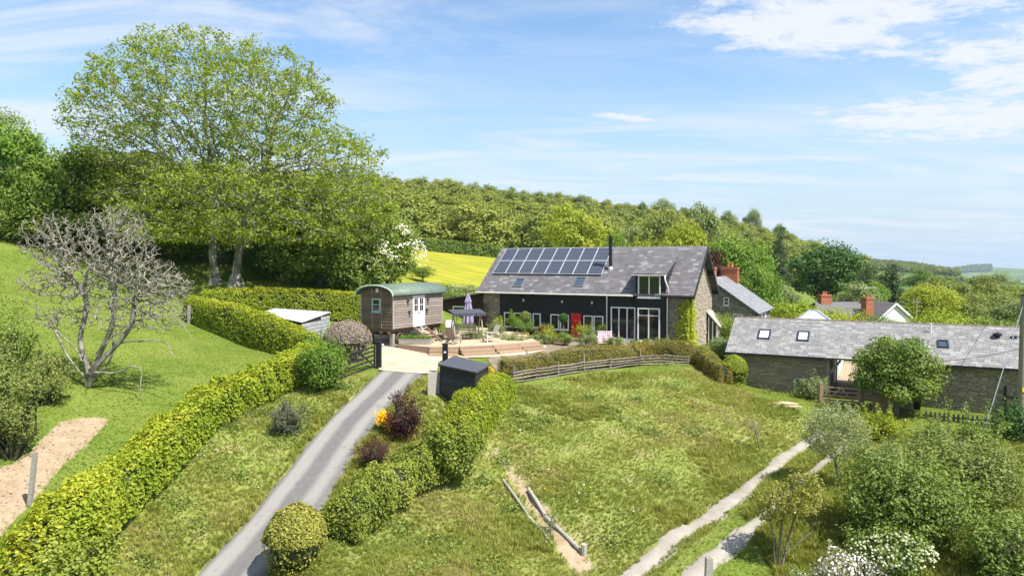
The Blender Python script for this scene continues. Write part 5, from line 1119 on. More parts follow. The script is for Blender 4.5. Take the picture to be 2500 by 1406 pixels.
# ---------------- hedges
def hedge(name, label, line, w, h, mat, leaf=.10, dens=230, top=None, rough=.07, cat='hedge', group=None, hs=None, core=True):
    """clipped hedge along ground points; hs: heights along it"""
    L = resample(np.array([(p[0], p[1]) for p in line], float), .3); n = len(L); s_ = side(L); z0 = gz(L[:, 0], L[:, 1])
    hh = np.interp(np.linspace(0, 1, n), np.linspace(0, 1, len(hs)), hs) if hs else np.full(n, h)
    ln = np.concatenate([[0], np.cumsum(np.linalg.norm(np.diff(L, axis=0), axis=1))]); tot = ln[-1]
    t = thing(name, label, cat, (L[0, 0], L[0, 1], z0[0]), 0, group); org = np.array(t.location)
    def pt(u, a, k):
        """u 0..1 along, a -1..1 around the section (0 = top), k radius factor"""
        x = np.interp(u * tot, ln, L[:, 0]); y = np.interp(u * tot, ln, L[:, 1]); sx = np.interp(u * tot, ln, s_[:, 0]); sy = np.interp(u * tot, ln, s_[:, 1]); H_ = np.interp(u * tot, ln, hh); zb = np.interp(u * tot, ln, z0)
        th = a * math.pi / 2; ca_, sa = np.cos(th), np.sin(th); e = .55
        ox = np.sign(sa) * np.abs(sa) ** e * w / 2; oz = np.abs(ca_) ** e
        ox = ox * (1 - .10 * oz); bmp = rough * fbm(u * tot + 3 * np.sin(u * tot * .37), a * 1.6 + u * tot * .4, 1.35, len(label))
        return np.stack([x + sx * (ox * k + np.sign(ox) * bmp), y + sy * (ox * k + np.sign(ox) * bmp), zb + (oz * H_ * (1 - (1 - k) * .5)) + oz * bmp], -1), np.stack([sx * sa, sy * sa, ca_ + .25], -1)
    area = tot * (w + 2 * (hh.mean())); N_ = int(area * dens * 1.6); u = RNG.random(N_); tb = np.linspace(-1, 1, 401); th_ = tb * math.pi / 2; sx_ = np.sign(tb) * np.abs(np.sin(th_)) ** .55 * w / 2; sz_ = np.abs(np.cos(th_)) ** .55 * hh.mean(); al = np.concatenate([[0], np.cumsum(np.hypot(np.diff(sx_), np.diff(sz_)))]); a = np.interp(RNG.random(N_) * al[-1], al, tb); k = 1.03 - np.abs(RNG.normal(size=N_)) * .10
    e_ = int(N_ * .5 * w / tot) + 60; ue = np.where(RNG.random(e_) < .5, 0, 1.); P, Nn = pt(u, a, k); ae = RNG.uniform(-1, 1, e_); Pe, Ne = pt(ue, ae, RNG.random(e_) ** .5); dirn = np.where(ue[:, None] < .5, L[0] - L[1], L[-1] - L[-2]); Ne = np.concatenate([unit(dirn), np.zeros((e_, 1)) + .3], 1)
    Pe[:, :2] += unit(dirn) * RNG.uniform(0, .14, (e_, 1)); zb_e = np.where(ue < .5, z0[0], z0[-1]); Pe[:, 2] = zb_e + (Pe[:, 2] - zb_e) * RNG.random(e_) ** .4
    P = np.concatenate([P, Pe]) + RNG.normal(size=(N_ + e_, 3)) * .03; Nn = np.concatenate([Nn, Ne])
    hole = fbm(P[:, 0] * 1.1 + P[:, 2], P[:, 1] * 1.1 - P[:, 2] * .7, 3.1, 6); kp = (hole > -.75) | (RNG.random(len(P)) < .25); P, Nn = P[kp], Nn[kp]; a_all = np.concatenate([a, np.ones(e_)])[kp]
    vv_ = np.clip(.5 + .26 * fbm(P[:, 0] + P[:, 2], P[:, 1], 1.1, 2) + .24 * RNG.normal(size=len(P)), 0, 1)
    if top is not None:
        tt = P[:, 2] - org[2]; istop = (np.abs(a_all) < .45) & (RNG.random(len(P)) < .75)
        leaf_obj('leaves', P[~istop] - org, leaf, mat, t, Nn[~istop], 1.05, v=vv_[~istop]); leaf_obj('young_growth', P[istop] - org, leaf, top, t, Nn[istop], 1.05, v=vv_[istop])
    else: leaf_obj('leaves', P - org, leaf, mat, t, Nn, v=vv_)
    # solid core standing in for twigs and dark gaps, shade put into its colour
    uu = np.linspace(.004, .996, n); V = np.stack([pt(uu, np.full(n, aa), np.full(n, .74))[0] for aa in np.interp(np.linspace(0, al[-1], 13), al, tb)], 1); V[:, :, 2] -= .05; V = V.reshape(-1, 3) - org
    ix = np.arange(n * 13).reshape(n, 13); q = np.stack([ix[:-1, :-1], ix[:-1, 1:], ix[1:, 1:], ix[1:, :-1]], -1).reshape(-1, 4)
    obj('twigs', np_mesh('twigs', V, [q, ix[0:1], ix[-1:, ::-1]], smooth=False), M_twig, t)
    return t
HA = [(-12.3, 15.6), (-12.9, 19.0), (-13.2, 23.5), (-13.15, 27.5), (-12.3, 31.2), (-11.15, 34.2), (-10.6, 37.2)]
hedge('beech_hedge', 'long yellow-green beech hedge running up beside the tarmac drive', HA, 1.75, 1.5, LF['beech'], .15, 215, LF['beech_top'], .15, hs=[1.75, 1.75, 1.65, 1.5, 1.4, 1.3, 1.25])
hedge('beech_hedge', 'clipped beech hedge with shaded side facing the field, in front of tin-roofed shed', [(-11.0, 38.6), (-13.2, 40.6), (-17.6, 44.4), (-22.3, 48.2)], 1.3, 1.35, LF['beech'], .12, 230, LF['beech_top'], .06, hs=[1.45, 2.15, 2.1, 1.6])
hedge('beech_hedge', 'tall clipped beech hedge behind the tin-roofed shed and shepherd hut', [(-22.0, 49.6), (-17, 51.2), (-11.4, 52.6)], 1.3, 1.8, LF['beech'], .13, 200, LF['beech_top'], .06, hs=[1.6, 1.9, 2.2])
hedge('clipped_drive_hedge', 'golden-topped clipped hedge beside the black store', [(-.75, 34.0), (-1.3, 32.0), (-1.95, 30.2), (-2.5, 28.6)], 1.9, 1.6, LF['beech'], .095, 380, LF['beech_top'], .07, hs=[1.25, 1.55, 1.75, 1.6])
hedge('drive_hedge', 'shaggy green hedge between the drive bend and the clipped ball bush', [(-3.1, 27.6), (-4.4, 26.0), (-5.3, 24.4), (-5.75, 22.9)], 1.75, 1.35, LF['drive'], .115, 300, LF['drive'], .16, hs=[1.3, 1.3, 1.45, 1.2])
CR = [gp(x, y)[:2] + np.array([.25, .75]) for x, y in ((1212, 930), (1253, 930), (1330, 921), (1400, 908), (1480, 899), (1560, 892), (1640, 891), (1688, 893))]
hedge('crest_hedge', 'low bronze-green clipped hedge behind the rail fence', CR, .95, 1.0, LF['yew'], .07, 420, None, .06, hs=[1.05, 1.1, 1.2, 1.2, 1.25, 1.3])
hedge('crest_hedge', 'bronze clipped hedge turning downhill towards the round bush', [CR[-1] + np.array([.55, .1]), gp(1735, 915)[:2], gp(1768, 938)[:2]], 1.05, 1.05, LF['yew'], .07, 420, LF['privet'], .06, hs=[1.3, 1.2, 1.1])
hedge('golden_heather_mound', 'bright orange-gold low hedge behind the black store', [at(1105, 885, 37.4)[:2], at(1150, 885, 37.0)[:2], at(1190, 890, 36.4)[:2]], 1.1, .8, LF['gold'], .07, 380, None, .05, 'shrub')

# ---------------- shrubs
def shrub(name, label, base, w, h, d, mat, leaf=.1, n=3000, ncl=40, cat='shrub', stems=8, flat=0., blossom=None, bl=(.08, 300), group=None, dense=.0, N_rnd=.8, asp=.6, spread=.55, low=.12):
    base = np.array(base, float); t = thing(name, label, cat, base, 0, group)
    cc = ell(ncl, (0, 0, h * .54), (w / 2 * .8, d / 2 * .8, h * .42), .45); cc[:, 2] = np.maximum(cc[:, 2], h * low)
    rc = min(w, h, d) * .5 * spread; k = RNG.integers(0, ncl, n); off = rvec(n) * (RNG.random(n)[:, None] ** .45) * rc; P = cc[k] + off; P[:, 2] = np.abs(P[:, 2]) + .02
    Nn = off / rc + .6 * unit(P - np.array([0, 0, h * .4])) + np.array([0, 0, .45])
    ns = int(ncl * .5); ci = RNG.integers(0, ncl, ns); dr = unit(cc[ci] - np.array([0, 0, h * .3]) + RNG.normal(size=(ns, 3)) * .35 + np.array([0, 0, .5 * h])); ls = RNG.uniform(.5, 1.35, ns) * rc; m_ = 26
    u_ = RNG.random((ns, m_)) ** .7; Ps = (cc[ci][:, None] + dr[:, None] * (rc * .8 + u_ * ls[:, None])[:, :, None]).reshape(-1, 3) + RNG.normal(size=(ns * m_, 3)) * leaf * .55; Ps[:, 2] = np.maximum(Ps[:, 2], .03)
    vcl = RNG.random(ncl); v_ = np.concatenate([np.clip(.55 * vcl[k] + .45 * RNG.random(n), 0, 1), np.clip(.3 + .7 * RNG.random(len(Ps)), 0, 1)])
    leaf_obj('leaves', np.concatenate([P, Ps]), leaf, mat, t, np.concatenate([Nn, np.repeat(dr, m_, 0) + np.array([0, 0, .4])]), N_rnd, asp, v_)
    if dense:
        V = [];  me = bpy.data.meshes.new('twigs'); bm = bmesh.new(); bmesh.ops.create_icosphere(bm, subdivisions=2, radius=1)
        for v_ in bm.verts: v_.co = Vector((v_.co.x * w / 2 * dense, v_.co.y * d / 2 * dense, max(0, h * .5 + v_.co.z * h * .5 * dense)))
        bm.to_mesh(me); bm.free(); obj('twigs', me, M_twig, t)  # solid core behind the leaves, inner shade coloured in
    A = []; B = []; ra = []; rb = []
    for i in range(stems):
        a = np.array([RNG.normal() * w * .04, RNG.normal() * d * .04, -.05]); tip = cc[RNG.integers(ncl)]; mid = (a + tip) / 2 + RNG.normal(size=3) * .06 * w
        A += [a, mid]; B += [mid, tip]; r = .02 + .012 * h; ra += [r, r * .7]; rb += [r * .7, r * .3]
    obj('stems', seg_mesh('stems', np.array(A), np.array(B), np.array(ra), np.array(rb), 5), M_twig, t)
    if blossom is not None:
        k = RNG.integers(0, ncl, bl[1]); dirs = rvec(bl[1]); dirs[:, 2] = np.abs(dirs[:, 2]) * .8; P = cc[k] + dirs * rc * 1.02; leaf_obj('blossom', P, bl[0], blossom, t, dirs, .5, .95)
    return t
def ball(name, label, base, r, h, mat, leaf, n, cat='topiary', squash=1.0):
    """clipped dome"""
    base = np.array(base, float); t = thing(name, label, cat, base); dv = rvec(n); dv[:, 2] = np.where(RNG.random(n) < .8, np.abs(dv[:, 2]), dv[:, 2]); k = 1 + .05 * fbm(dv[:, 0] * 3 + dv[:, 2] * 2, dv[:, 1] * 3, 1.5, 4) - np.abs(RNG.normal(size=n)) * .07 + .05 * RNG.random(n)
    P = dv * k[:, None] * np.array([r, r, h / 2]) + np.array([0, 0, h / 2]); P = P[P[:, 2] > .0]; low = P[:, 2] < h / 2; lf = np.clip(1 - (h / 2 - P[:, 2]) / h * squash, .75, 1); rr = np.linalg.norm(P[:, :2], axis=1) + 1e-6
    P[low, :2] *= (np.maximum(rr[low], r * .86) / rr[low])[:, None]; leaf_obj('leaves', P, leaf, mat, t, P - np.array([0, 0, h / 2]), .8)
    me = bpy.data.meshes.new('twigs'); bm = bmesh.new(); bmesh.ops.create_icosphere(bm, subdivisions=3, radius=1)
    for v_ in bm.verts: v_.co = Vector((v_.co.x * r * .86, v_.co.y * r * .86, h / 2 + v_.co.z * h / 2 * .9))
    bm.to_mesh(me); bm.free(); obj('twigs', me, M_twig, t); return t  # solid dome core, its dark colour paints the shade between leaves
B0 = gp(702, 1420) if False else np.array([-6.75, 21.4, g1(-6.75, 21.4)])
ball('clipped_ball_bush', 'round clipped golden-green bush at the foot of the drive hedge', B0, .92, 2.0, LF['privet'], .10, 9000, 'bush')
q = at(1792, 945, 41.2); q[2] = g1(q[0], q[1]); ball('clipped_ball_bush', 'bright green round clipped bush at the corner of the stone barn', q, .78, 1.75, LF['box'], .10, 6500, 'bush')
q = gp(850, 880); ball('heather_mound', 'large rounded mauve-grey faded heather bush beside the open gate', (at(848, 880, 39.5)[0], 39.5, g1(at(848, 880, 39.5)[0], 39.5)), 1.35, 2.3, LF['mauve'], .10, 9500, 'bush')
def sb(px, py, **k): p = gp(px, py); return p
shrub('green_shrub', 'fresh green rounded shrub growing out of the beech hedge by the gate', gp(785, 955), 2.5, 2.3, 2.0, LF['bright'], .11, 6500, 60, dense=.6)
shrub('juniper_bush', 'dark grey-green juniper bush on the bank above the drive', gp(705, 1062), 1.9, 1.35, 1.2, LF['juniper'], .10, 3600, 34, asp=.35, dense=.45)
shrub('purple_shrub', 'tall dark purple-leaved shrub leaning over the drive', gp(985, 1075), 1.75, 1.95, 1.3, LF['copper'], .085, 4200, 40, dense=.5)
shrub('purple_barberry', 'low dark purple barberry with arching twigs, downhill of the taller purple shrub', gp(915, 1150), 1.35, 1.15, 1.1, LF['copper'], .06, 3600, 46, dense=.5, asp=.4)
shrub('yellow_flowering_shrub', 'small shrub covered in yellow flowers beside the purple shrub', gp(942, 1060), .85, .95, .7, LF['yellowfl'], .08, 1300, 22)
shrub('drive_shrub', 'large loose green shrub in the hedge on the inside of the drive bend', gp(1100, 1195) + np.array([0, .5, 0]), 2.9, 2.6, 2.0, LF['drive'], .13, 9000, 60, dense=.5, spread=.45)
shrub('garden_shrub', 'grey-green shrub against the barn wall beside the sage window', (*(frame_pt(Bn, 4.85, -.9)[:2]), -2.2), 1.7, 1.5, 1.2, LF['willow'], .10, 2600, 30)
# hedge undergrowth at the near end of the long hedge
shrub('hedge_end_shrub', 'shaggy green growth at the bottom end of the long beech hedge', np.array([-12.1, 18.2, g1(-12.1, 18.2)]), 3.0, 2.0, 2.4, LF['drive'], .15, 5000, 50, dense=.5)

# golden climber on the house corner
iv = thing('golden_climber', 'bright golden-green climber covering the right corner of the black house', 'climber', frame_pt(H, 16.42, -.06, -.2), WANG)
n = 4200; hz_ = RNG.random(n); e1 = np.abs(RNG.normal(size=n)); P1_ = np.stack([.1 - e1 * (.42 - .24 * hz_ ** 2 + .08 * np.sin(hz_ * 17)), -.06 - np.abs(RNG.normal(size=n)) * .09, hz_ * 3.2 + np.abs(RNG.normal(size=n)) * .16], 1); P1_ = P1_[P1_[:, 0] > -1.0]; n = len(P1_); n2 = 4200; h2 = RNG.random(n2); P2_ = np.stack([.04 + np.abs(RNG.normal(size=n2)) * .11, np.abs(RNG.normal(size=n2)) * (.8 - .4 * h2 + .15 * np.sin(h2 * 13)), h2 * 3.3 + np.abs(RNG.normal(size=n2)) * .3], 1)
leaf_obj('leaves', np.concatenate([P1_, P2_]), .16, LF['ivy'], iv, np.concatenate([np.tile([0, -1, .5], (n, 1)), np.tile([1, -.2, .5], (n2, 1))]), 1.5); m = MB(); [m.tube([(-.3 + .12 * i, -.05, 0), (-.25 + .08 * i, -.05, 2), (-.2, -.05, 3.4)], .015, 5) for i in range(4)]; m.build('stems', M_twig, iv)

# ---------------- the big ash
ab = gp(556, 694); ASH = thing('ash_tree', 'huge twin-stemmed ash tree with open airy spring crown above the field', 'tree', ab)
S_ = ab[1] / FPX                                                # metres per photo pixel at that distance
def apx(px, py): return (px - 556) * S_, (692 - py) * S_
outer = []
for px, py, rx, rz, ry, n in ((480, 262, 270, 180, 7., 2300), (650, 280, 180, 165, 6.5, 1200), (790, 430, 160, 125, 6., 1150), (310, 300, 125, 100, 5.5, 600), (560, 480, 320, 120, 6.5, 1500), (870, 500, 105, 100, 5, 600), (480, 560, 200, 60, 6, 450), (720, 560, 180, 70, 6, 500), (225, 290, 55, 75, 3, 160)):
    x, z = apx(px, py); outer.append(ell(n, (x, 0, z), (rx * S_, ry, rz * S_), .35))
for px, py, rx, rz, yy, n in ((500, 545, 150, 60, -4.5, 420), (660, 535, 150, 70, -4.5, 480), (590, 470, 170, 50, -5, 420), (420, 500, 100, 50, -3, 250), (800, 560, 110, 60, -3.5, 320)):
    x, z = apx(px, py); outer.append(ell(n, (x, yy, z), (rx * S_, 2.5, rz * S_), .1))
att = np.concatenate(outer); att = att[att[:, 2] > 3.0]
def stem(pts): return [np.array(p) for p in resample(np.array(pts, float), .45)]
x1, z1 = apx(525, 420); x2, z2 = apx(655, 400)
N_, par = grow([stem([(-.9, 0, -.3), (-1.2, .1, 2.5), (-1.0, .2, 5.5), (x1, .1, z1)]), stem([(.55, -.1, -.3), (.9, 0, 2.4), (1.6, -.2, 5.2), (x2, -.1, z2)])], att, .46, 5.5, .62, 150, (0, 0, .05), .2)
r, ch = radii(N_, par, .017, 2.25, .46); branch_obj('branches', N_, par, r, M_bark_ash, ASH, 5)
m = MB(); m.lathe([(.85, -.5), (.66, -.1), (.50, .3), (.40, .7), (.2, .9)], (-.97, 0, 0), 12).lathe([(.9, -.5), (.7, -.1), (.52, .3), (.40, .7), (.2, .9)], (.66, -.05, 0), 12); m.build('root_flare', M_bark_ash, ASH, True)
tips = np.where((ch == 0))[0]; mids = np.where((ch > 0) & (r < .034))[0]; mids = mids[RNG.random(len(mids)) < .62]
src = np.concatenate([tips, mids]); reps = np.where(np.isin(src, tips), 26, 10); C0 = np.repeat(N_[src], reps, 0); big = fbm(C0[:, 0] + C0[:, 1], C0[:, 2], .55, 3); keep = RNG.random(len(C0)) < np.clip(.88 + .5 * big - .0, .2, 1)
P = C0[keep] + RNG.normal(size=(keep.sum(), 3)) * np.array([.27, .27, .18]); leaf_obj('crown', P, .31, LF['ash'], ASH, np.tile([0, 0, 1.], (len(P), 1)), 1.3, .42)

# ---------------- dead tree in the field
db = gp(212, 946); DT_ = thing('dead_tree', 'bare dead thorn tree with tangled silver-grey branches in the field', 'tree', db); S2 = db[1] / FPX
def dpx(px, py): return (px - 212) * S2, (944 - py) * S2
at2 = []
DN = 2.3
for px, py, rx, rz, ry, n in ((300, 600, 90, 100, 1.6, 340), (190, 660, 110, 90, 1.8, 380), (360, 690, 105, 75, 1.7, 340), (150, 560, 80, 50, 1.4, 130), (290, 540, 80, 50, 1.2, 200), (420, 700, 60, 50, 1., 140), (100, 690, 60, 40, 1., 110), (150, 770, 70, 35, 1.2, 110), (400, 770, 80, 40, 1.2, 130), (300, 760, 90, 50, 1.6, 160), (120, 600, 70, 40, 1.2, 90)):
    x, z = dpx(px, py); at2.append(ell(int(n * DN), (x, 0, z), (rx * S2, ry, rz * S2), .2))
def st2(pts): return [np.array((dpx(*p)[0], y_, dpx(*p)[1])) for p, y_ in pts]
N2, p2_ = grow([resample(np.array(st2(q)), .2) for q in ([((212, 950), 0), ((215, 900), 0), ((195, 830), .1), ((210, 740), .2), ((190, 690), .2)], [((216, 945), .05), ((235, 880), .1), ((280, 790), -.1), ((295, 690), -.2)], [((220, 940), -.1), ((245, 895), -.3), ((330, 800), -.4), ((345, 720), -.4)], [((222, 930), .1), ((262, 870), .4), ((262, 760), .5)], [((212, 930), .1), ((180, 870), -.3), ((150, 800), -.4)])], np.concatenate(at2), .15, 1.5, .18, 170, (0, 0, -.08), .8)
r2, ch2 = radii(N2, p2_, .010, 2.6, .11); branch_obj('branches', N2, p2_, r2, M_dead, DT_, 5)
# low broken limbs reaching out over the grass
for pts, r_0 in (([(225, 900), (300, 838), (380, 826), (420, 830), (450, 862)], .06), ([(225, 905), (290, 905), (355, 892), (362, 965)], .05), ([(215, 880), (150, 800), (60, 770)], .04), ([(240, 860), (330, 790), (440, 770), (495, 835)], .035)):
    q = st2([(p, -.2 - .15 * i) for i, p in enumerate(pts)]); m = MB(); q = resample(np.array(q), .2); k = len(q); q[1:-1] += RNG.normal(size=(k - 2, 3)) * .025; m.tube([tuple(p) for p in q], [r_0 * (1 - .75 * i / k) for i in range(k)], 6); m.build('broken_limb', M_dead, DT_)
leaf_obj('lichen', N2[RNG.integers(0, len(N2), 1500)] + RNG.normal(size=(1500, 3)) * .04, .055, LF['pale'], DT_)

# ---------------- foreground garden trees on the right
def small_tree(name, label, base, crowns, stems, mat, leaf, per, step, n_att, bark, r0=.008, rmax=.12, asp=.55, blossom=None):
    t = thing(name, label, 'tree', base); A_ = np.concatenate([ell(int(n_att * f), c, rad, .25) for c, rad, f in crowns])
    N3, p3_ = grow([resample(np.array(s, float), step) for s in stems], A_, step, step * 9, step * 1.25, 110, (0, 0, .12), .25)
    r3, c3 = radii(N3, p3_, r0, 2.2, rmax); branch_obj('branches', N3, p3_, r3, bark, t, 5)
    s3 = np.where((r3 < r0 * 2.6))[0]; C3 = np.repeat(N3[s3], per, 0); P3 = C3 + RNG.normal(size=C3.shape) * step * .55; leaf_obj('crown', P3, leaf, mat, t, np.tile([0, 0, 1.], (len(P3), 1)), 1.4, asp)
    if blossom: leaf_obj('blossom', P3[RNG.random(len(P3)) < .12] + RNG.normal(size=(1, 3)) * .02, leaf * .8, blossom, t)
    return t
ba = gp(2052, 1200); small_tree('apple_tree', 'small grey-green apple tree with upright twigs beside the end of the track', ba, [((-.25, 0, 2.2), (1.35, 1.25, .95), 1.), ((-.2, 0, 2.95), (1.0, 1.0, .5), .35)], [[(0, 0, -.1), (-.12, 0, .6), (-.22, 0, 1.15)]], LF['apple'], .085, 9, .12, 1300, M_dead, .0045, .085, .5)
bb = np.array([8.7, 22.4, g1(8.7, 22.4)]); small_tree('multi_stem_tree', 'multi-stemmed young tree with sparse yellowish crown at the edge of the track', bb, [((.35, 0, 2.35), (.95, .9, .55), .8), ((-.2, 0, 2.0), (.6, .6, .5), .35), ((.8, -.1, 2.9), (.6, .6, .4), .25)], [[(0, 0, -.1), (.05, 0, .9), (.1, 0, 1.6)], [(.1, 0, -.1), (.3, .1, .8), (.5, .1, 1.5)], [(-.08, 0, -.1), (-.2, -.1, .8), (-.3, -.1, 1.6)], [(.15, 0, .5), (.7, 0, .95), (1.1, 0, 1.3)]], LF['privet'], .10, 9, .12, 900, M_bark, .006, .07, .5)
bs = gp(1855, 1100); small_tree('sapling', 'thin young sapling standing on the grass bank above the track', bs, [((-.25, 0, 1.05), (.4, .35, .5), 1.)], [[(0, 0, -.1), (-.1, 0, .5), (-.2, 0, .8)]], LF['willow'], .06, 2, .1, 160, M_bark, .006, .03)
bs = gp(1345, 1300); small_tree('sapling', 'leafy sapling growing between the path edging poles', bs, [((0, 0, .45), (.35, .3, .35), 1.)], [[(0, 0, -.1), (0, 0, .3)]], LF['green'], .075, 3, .09, 130, M_bark, .006, .03)
# the round tree in front of the barn
rt_ = gp(2158, 1052); rt_ = np.array([*frame_pt(Bn, 9.0, -2.6)[:2], 0]); rt_[2] = g1(rt_[0], rt_[1]) 
def crown_tree(name, label, base, w, h, d, mat, leaf, n, ncl, trunk_h, tr=.12, cat='tree', group=None, bark=None, lobes=None, spread=.42, flat=.75, shell=.5):
    base = np.array(base, float); t = thing(name, label, cat, base, 0, group); build_crown(t, w, h, d, mat, leaf, n, ncl, trunk_h, tr, bark, lobes, spread, flat, shell); return t
def build_crown(t, w, h, d, mat, leaf, n, ncl, trunk_h, tr=.12, bark=None, lobes=None, spread=.42, flat=.75, shell=.5, rnd=.8):
    ch_ = h - trunk_h; lobes = lobes or [((0, 0, trunk_h + ch_ * .5), (w / 2, d / 2, ch_ / 2), 1.)]
    cc = np.concatenate([ell(max(3, int(ncl * f)), c, np.array(rad) * .86, shell) for c, rad, f in lobes]); rc = np.array([w, d, ch_]).mean() * .5 * spread * RNG.uniform(.6, 1.25, len(cc))
    k = RNG.integers(0, len(cc), n); dv = rvec(n); rad_ = RNG.random(n) ** .4; off = dv * (rad_ * rc[k])[:, None] * np.array([1, 1, flat]); P = cc[k] + off; ctr = np.array([0, 0, trunk_h + ch_ * .45])
    Nn = dv + .5 * unit(P - ctr) + np.array([0, 0, .5]); vc = RNG.random(len(cc)); v = np.clip(.6 * vc[k] + .4 * RNG.random(n), 0, 1); c = leaf_obj('crown', P, leaf, mat, t, Nn, rnd, .65, v)
    A = [np.array([0, 0, -.2])]; B = [np.array([0, 0, trunk_h * 1.05 + .05 * h])]; ra = [tr * 1.25]; rb = [tr * .8]; top = B[0]
    A.append(top); B.append(np.array([0, 0, trunk_h + ch_ * .6])); ra.append(tr * .8); rb.append(tr * .3)
    for i in RNG.permutation(len(cc))[:min(len(cc), 26)]:
        s = np.array([0, 0, trunk_h * RNG.uniform(.7, 1.) + ch_ * RNG.uniform(0, .35)]); mid = s + (cc[i] - s) * .5 + np.array([0, 0, -.04 * h]); A += [s, mid]; B += [mid, cc[i]]; ra += [tr * .45, tr * .28]; rb += [tr * .28, tr * .08]
    obj('trunk', seg_mesh('trunk', np.array(A), np.array(B), np.array(ra), np.array(rb), 6), bark or M_bark, t); return t
crown_tree('round_tree', 'dense round-headed tree with glossy leaves in front of the barn', rt_, 4.8, 4.4, 3.6, LF['hedge'], .15, 18000, 80, .9, .13, spread=.36, lobes=[((-.9, 0, 2.4), (1.5, 1.5, 1.3), .3), ((.9, .1, 2.2), (1.5, 1.5, 1.3), .3), ((.1, 0, 3.1), (1.3, 1.4, 1.2), .28), ((.2, -.4, 1.7), (2.1, 1.3, .9), .3)])
# ================================================================== shrub borders, background trees, woods
def g3(px, py): return gp(px, py)
crown_shrubs = (
    ('big_garden_shrub', 'huge dense green shrub filling the corner of the lower garden', (13.5, 23.2), 5.2, 3.05, 3.6, 'hedge', .12, 15000, 100),
    ('big_garden_shrub', 'second dense green shrub merging with the huge one towards the pole', (17.2, 25.5), 4.6, 2.7, 3.2, 'olive', .12, 9000, 80),
    ('garden_shrub', 'loose green shrub with long upright shoots below the barn', (18.9, 29.4), 4.6, 1.75, 2.6, 'hedge', .12, 8000, 70),
    ('garden_shrub', 'tall grey-green shrub between the picket fence and the lower garden', (15.4, 28.0), 2.6, 1.25, 2.0, 'willow', .11, 4000, 46),
    ('golden_shrub', 'golden-green mounded shrub in front of the board fence', (17.1, 32.4), 2.6, 1.35, 1.7, 'yellow', .10, 4600, 46),
    ('dark_shrub', 'dark green shrub at the foot of the utility pole', (23.2, 32.0), 2.4, 1.6, 1.6, 'dark', .11, 3600, 36),
    ('dark_shrub', 'shadowed low shrub under the huge garden shrub', (15.6, 21.4), 3.4, 2.0, 2.4, 'hedge', .12, 6000, 50))
for nm, lb, (x, y), w, h, d, mt, lf, n, nc in crown_shrubs: shrub(nm, lb, (x, y, g1(x, y)), w, h, d, LF[mt], lf, n, nc, dense=.45)
# whippy shoots
for i, (px, py, top) in enumerate(((2318, 1100, 978), (2352, 1075, 982), (2405, 1085, 974), (2440, 1080, 1000), (2385, 1090, 1005), (2290, 1110, 1010))):
    q = at(px, py, 29.4); q[2] = g1(q[0], q[1]); h = float(at(px, top, 29.4)[2] - q[2]); t = thing('rose_shoot', ['arching leafy shoot', 'tall straight leafy shoot', 'tallest leafy shoot', 'short leafy shoot', 'thin leafy shoot', 'outermost leafy shoot'][i] + ' standing above the garden shrubs below the barn', 'shoot', q, 0, 'leafy shoots above the shrubs')
    u = np.linspace(0, 1, 30); dx = RNG.uniform(-.5, .5); L_ = np.stack([dx * u ** 2, .1 * u, h * u], 1); m = MB(); m.tube([tuple(p) for p in L_[::5]], .015, 5); m.build('stem', M_bark, t)
    P = L_[RNG.integers(8, 30, 190)] + RNG.normal(size=(190, 3)) * .085; leaf_obj('leaves', P, .10, LF['hedge'], t)
# viburnum with white flower balls
vb = np.array([11.9, 21.6, g1(11.9, 21.6)]); V_ = shrub('snowball_bush', 'snowball bush covered in round white flower heads', vb, 2.9, 1.75, 1.8, LF['hedge'], .10, 4200, 44, dense=.5)
for i in range(210):
    dv = rvec(1)[0]; dv[2] = abs(dv[2]) * .8 + .05; dv[1] = -abs(dv[1]) if random.random() < .75 else dv[1]; p = np.array([0, 0, .85]) + dv * np.array([1.4, .95, .95]) * random.uniform(.88, 1.06)
    if i == 0:
        me = bpy.data.meshes.new('flower_head'); bm = bmesh.new(); bmesh.ops.create_icosphere(bm, subdivisions=2, radius=.042)
        for v__ in bm.verts: v__.co *= 1 + random.uniform(-.16, .16)
        bm.to_mesh(me); bm.free(); me.materials.append(mat_plain('cream_white_petals', (.36, .39, .22), (.52, .54, .36), 30, .8))
    o = obj('flower_head', me, None, V_); o.location = p; o.scale = [random.uniform(.75, 1.15)] * 3
shrub('white_flower_drift', 'drift of pale lilac-white flowers at the bottom of the garden', np.array([10.6, 21.3, g1(10.6, 21.3)]), 2.7, 1.3, 1.5, LF['pale'], .075, 3600, 40, 'flowers', 6, blossom=LF['lilac'], bl=(.075, 900))
shrub('white_flower_drift', 'small clump of white flowers among the stems of the multi-stemmed tree', np.array([9.2, 21.4, g1(9.2, 21.4)]), 1.3, .7, .9, LF['hedge'], .07, 1100, 20, 'flowers', 4, blossom=LF['lilac'], bl=(.06, 160))
shrub('cow_parsley', 'white cow parsley flowering against the black store', gp(1098, 962), .9, .8, .5, LF['hedge'], .06, 350, 14, 'flowers', 8, blossom=LF['white'], bl=(.06, 170))
for i, (px, py, w, h, mt, lb) in enumerate(((30, 1120, 3.4, 4.3, 'olive', 'tall branchy scrub at the edge of the soil cutting'), (-60, 1010, 4.5, 5.4, 'hawthorn', 'large scrubby thorn beside the soil cutting in the field'), (110, 985, 2.8, 1.9, 'olive', 'low scrub of small leaves around the foot of the dead tree'), (20, 920, 2.6, 2.6, 'hawthorn', 'loose thorn scrub on the grass behind the soil cutting'))):
    q = gp(px, py); q = q if py < 1100 else q; shrub('thorn_scrub', lb, q, w, h, w * .7, LF[mt], .10, int(1500 * w), 46, dense=0, stems=22, spread=.4, low=.1)

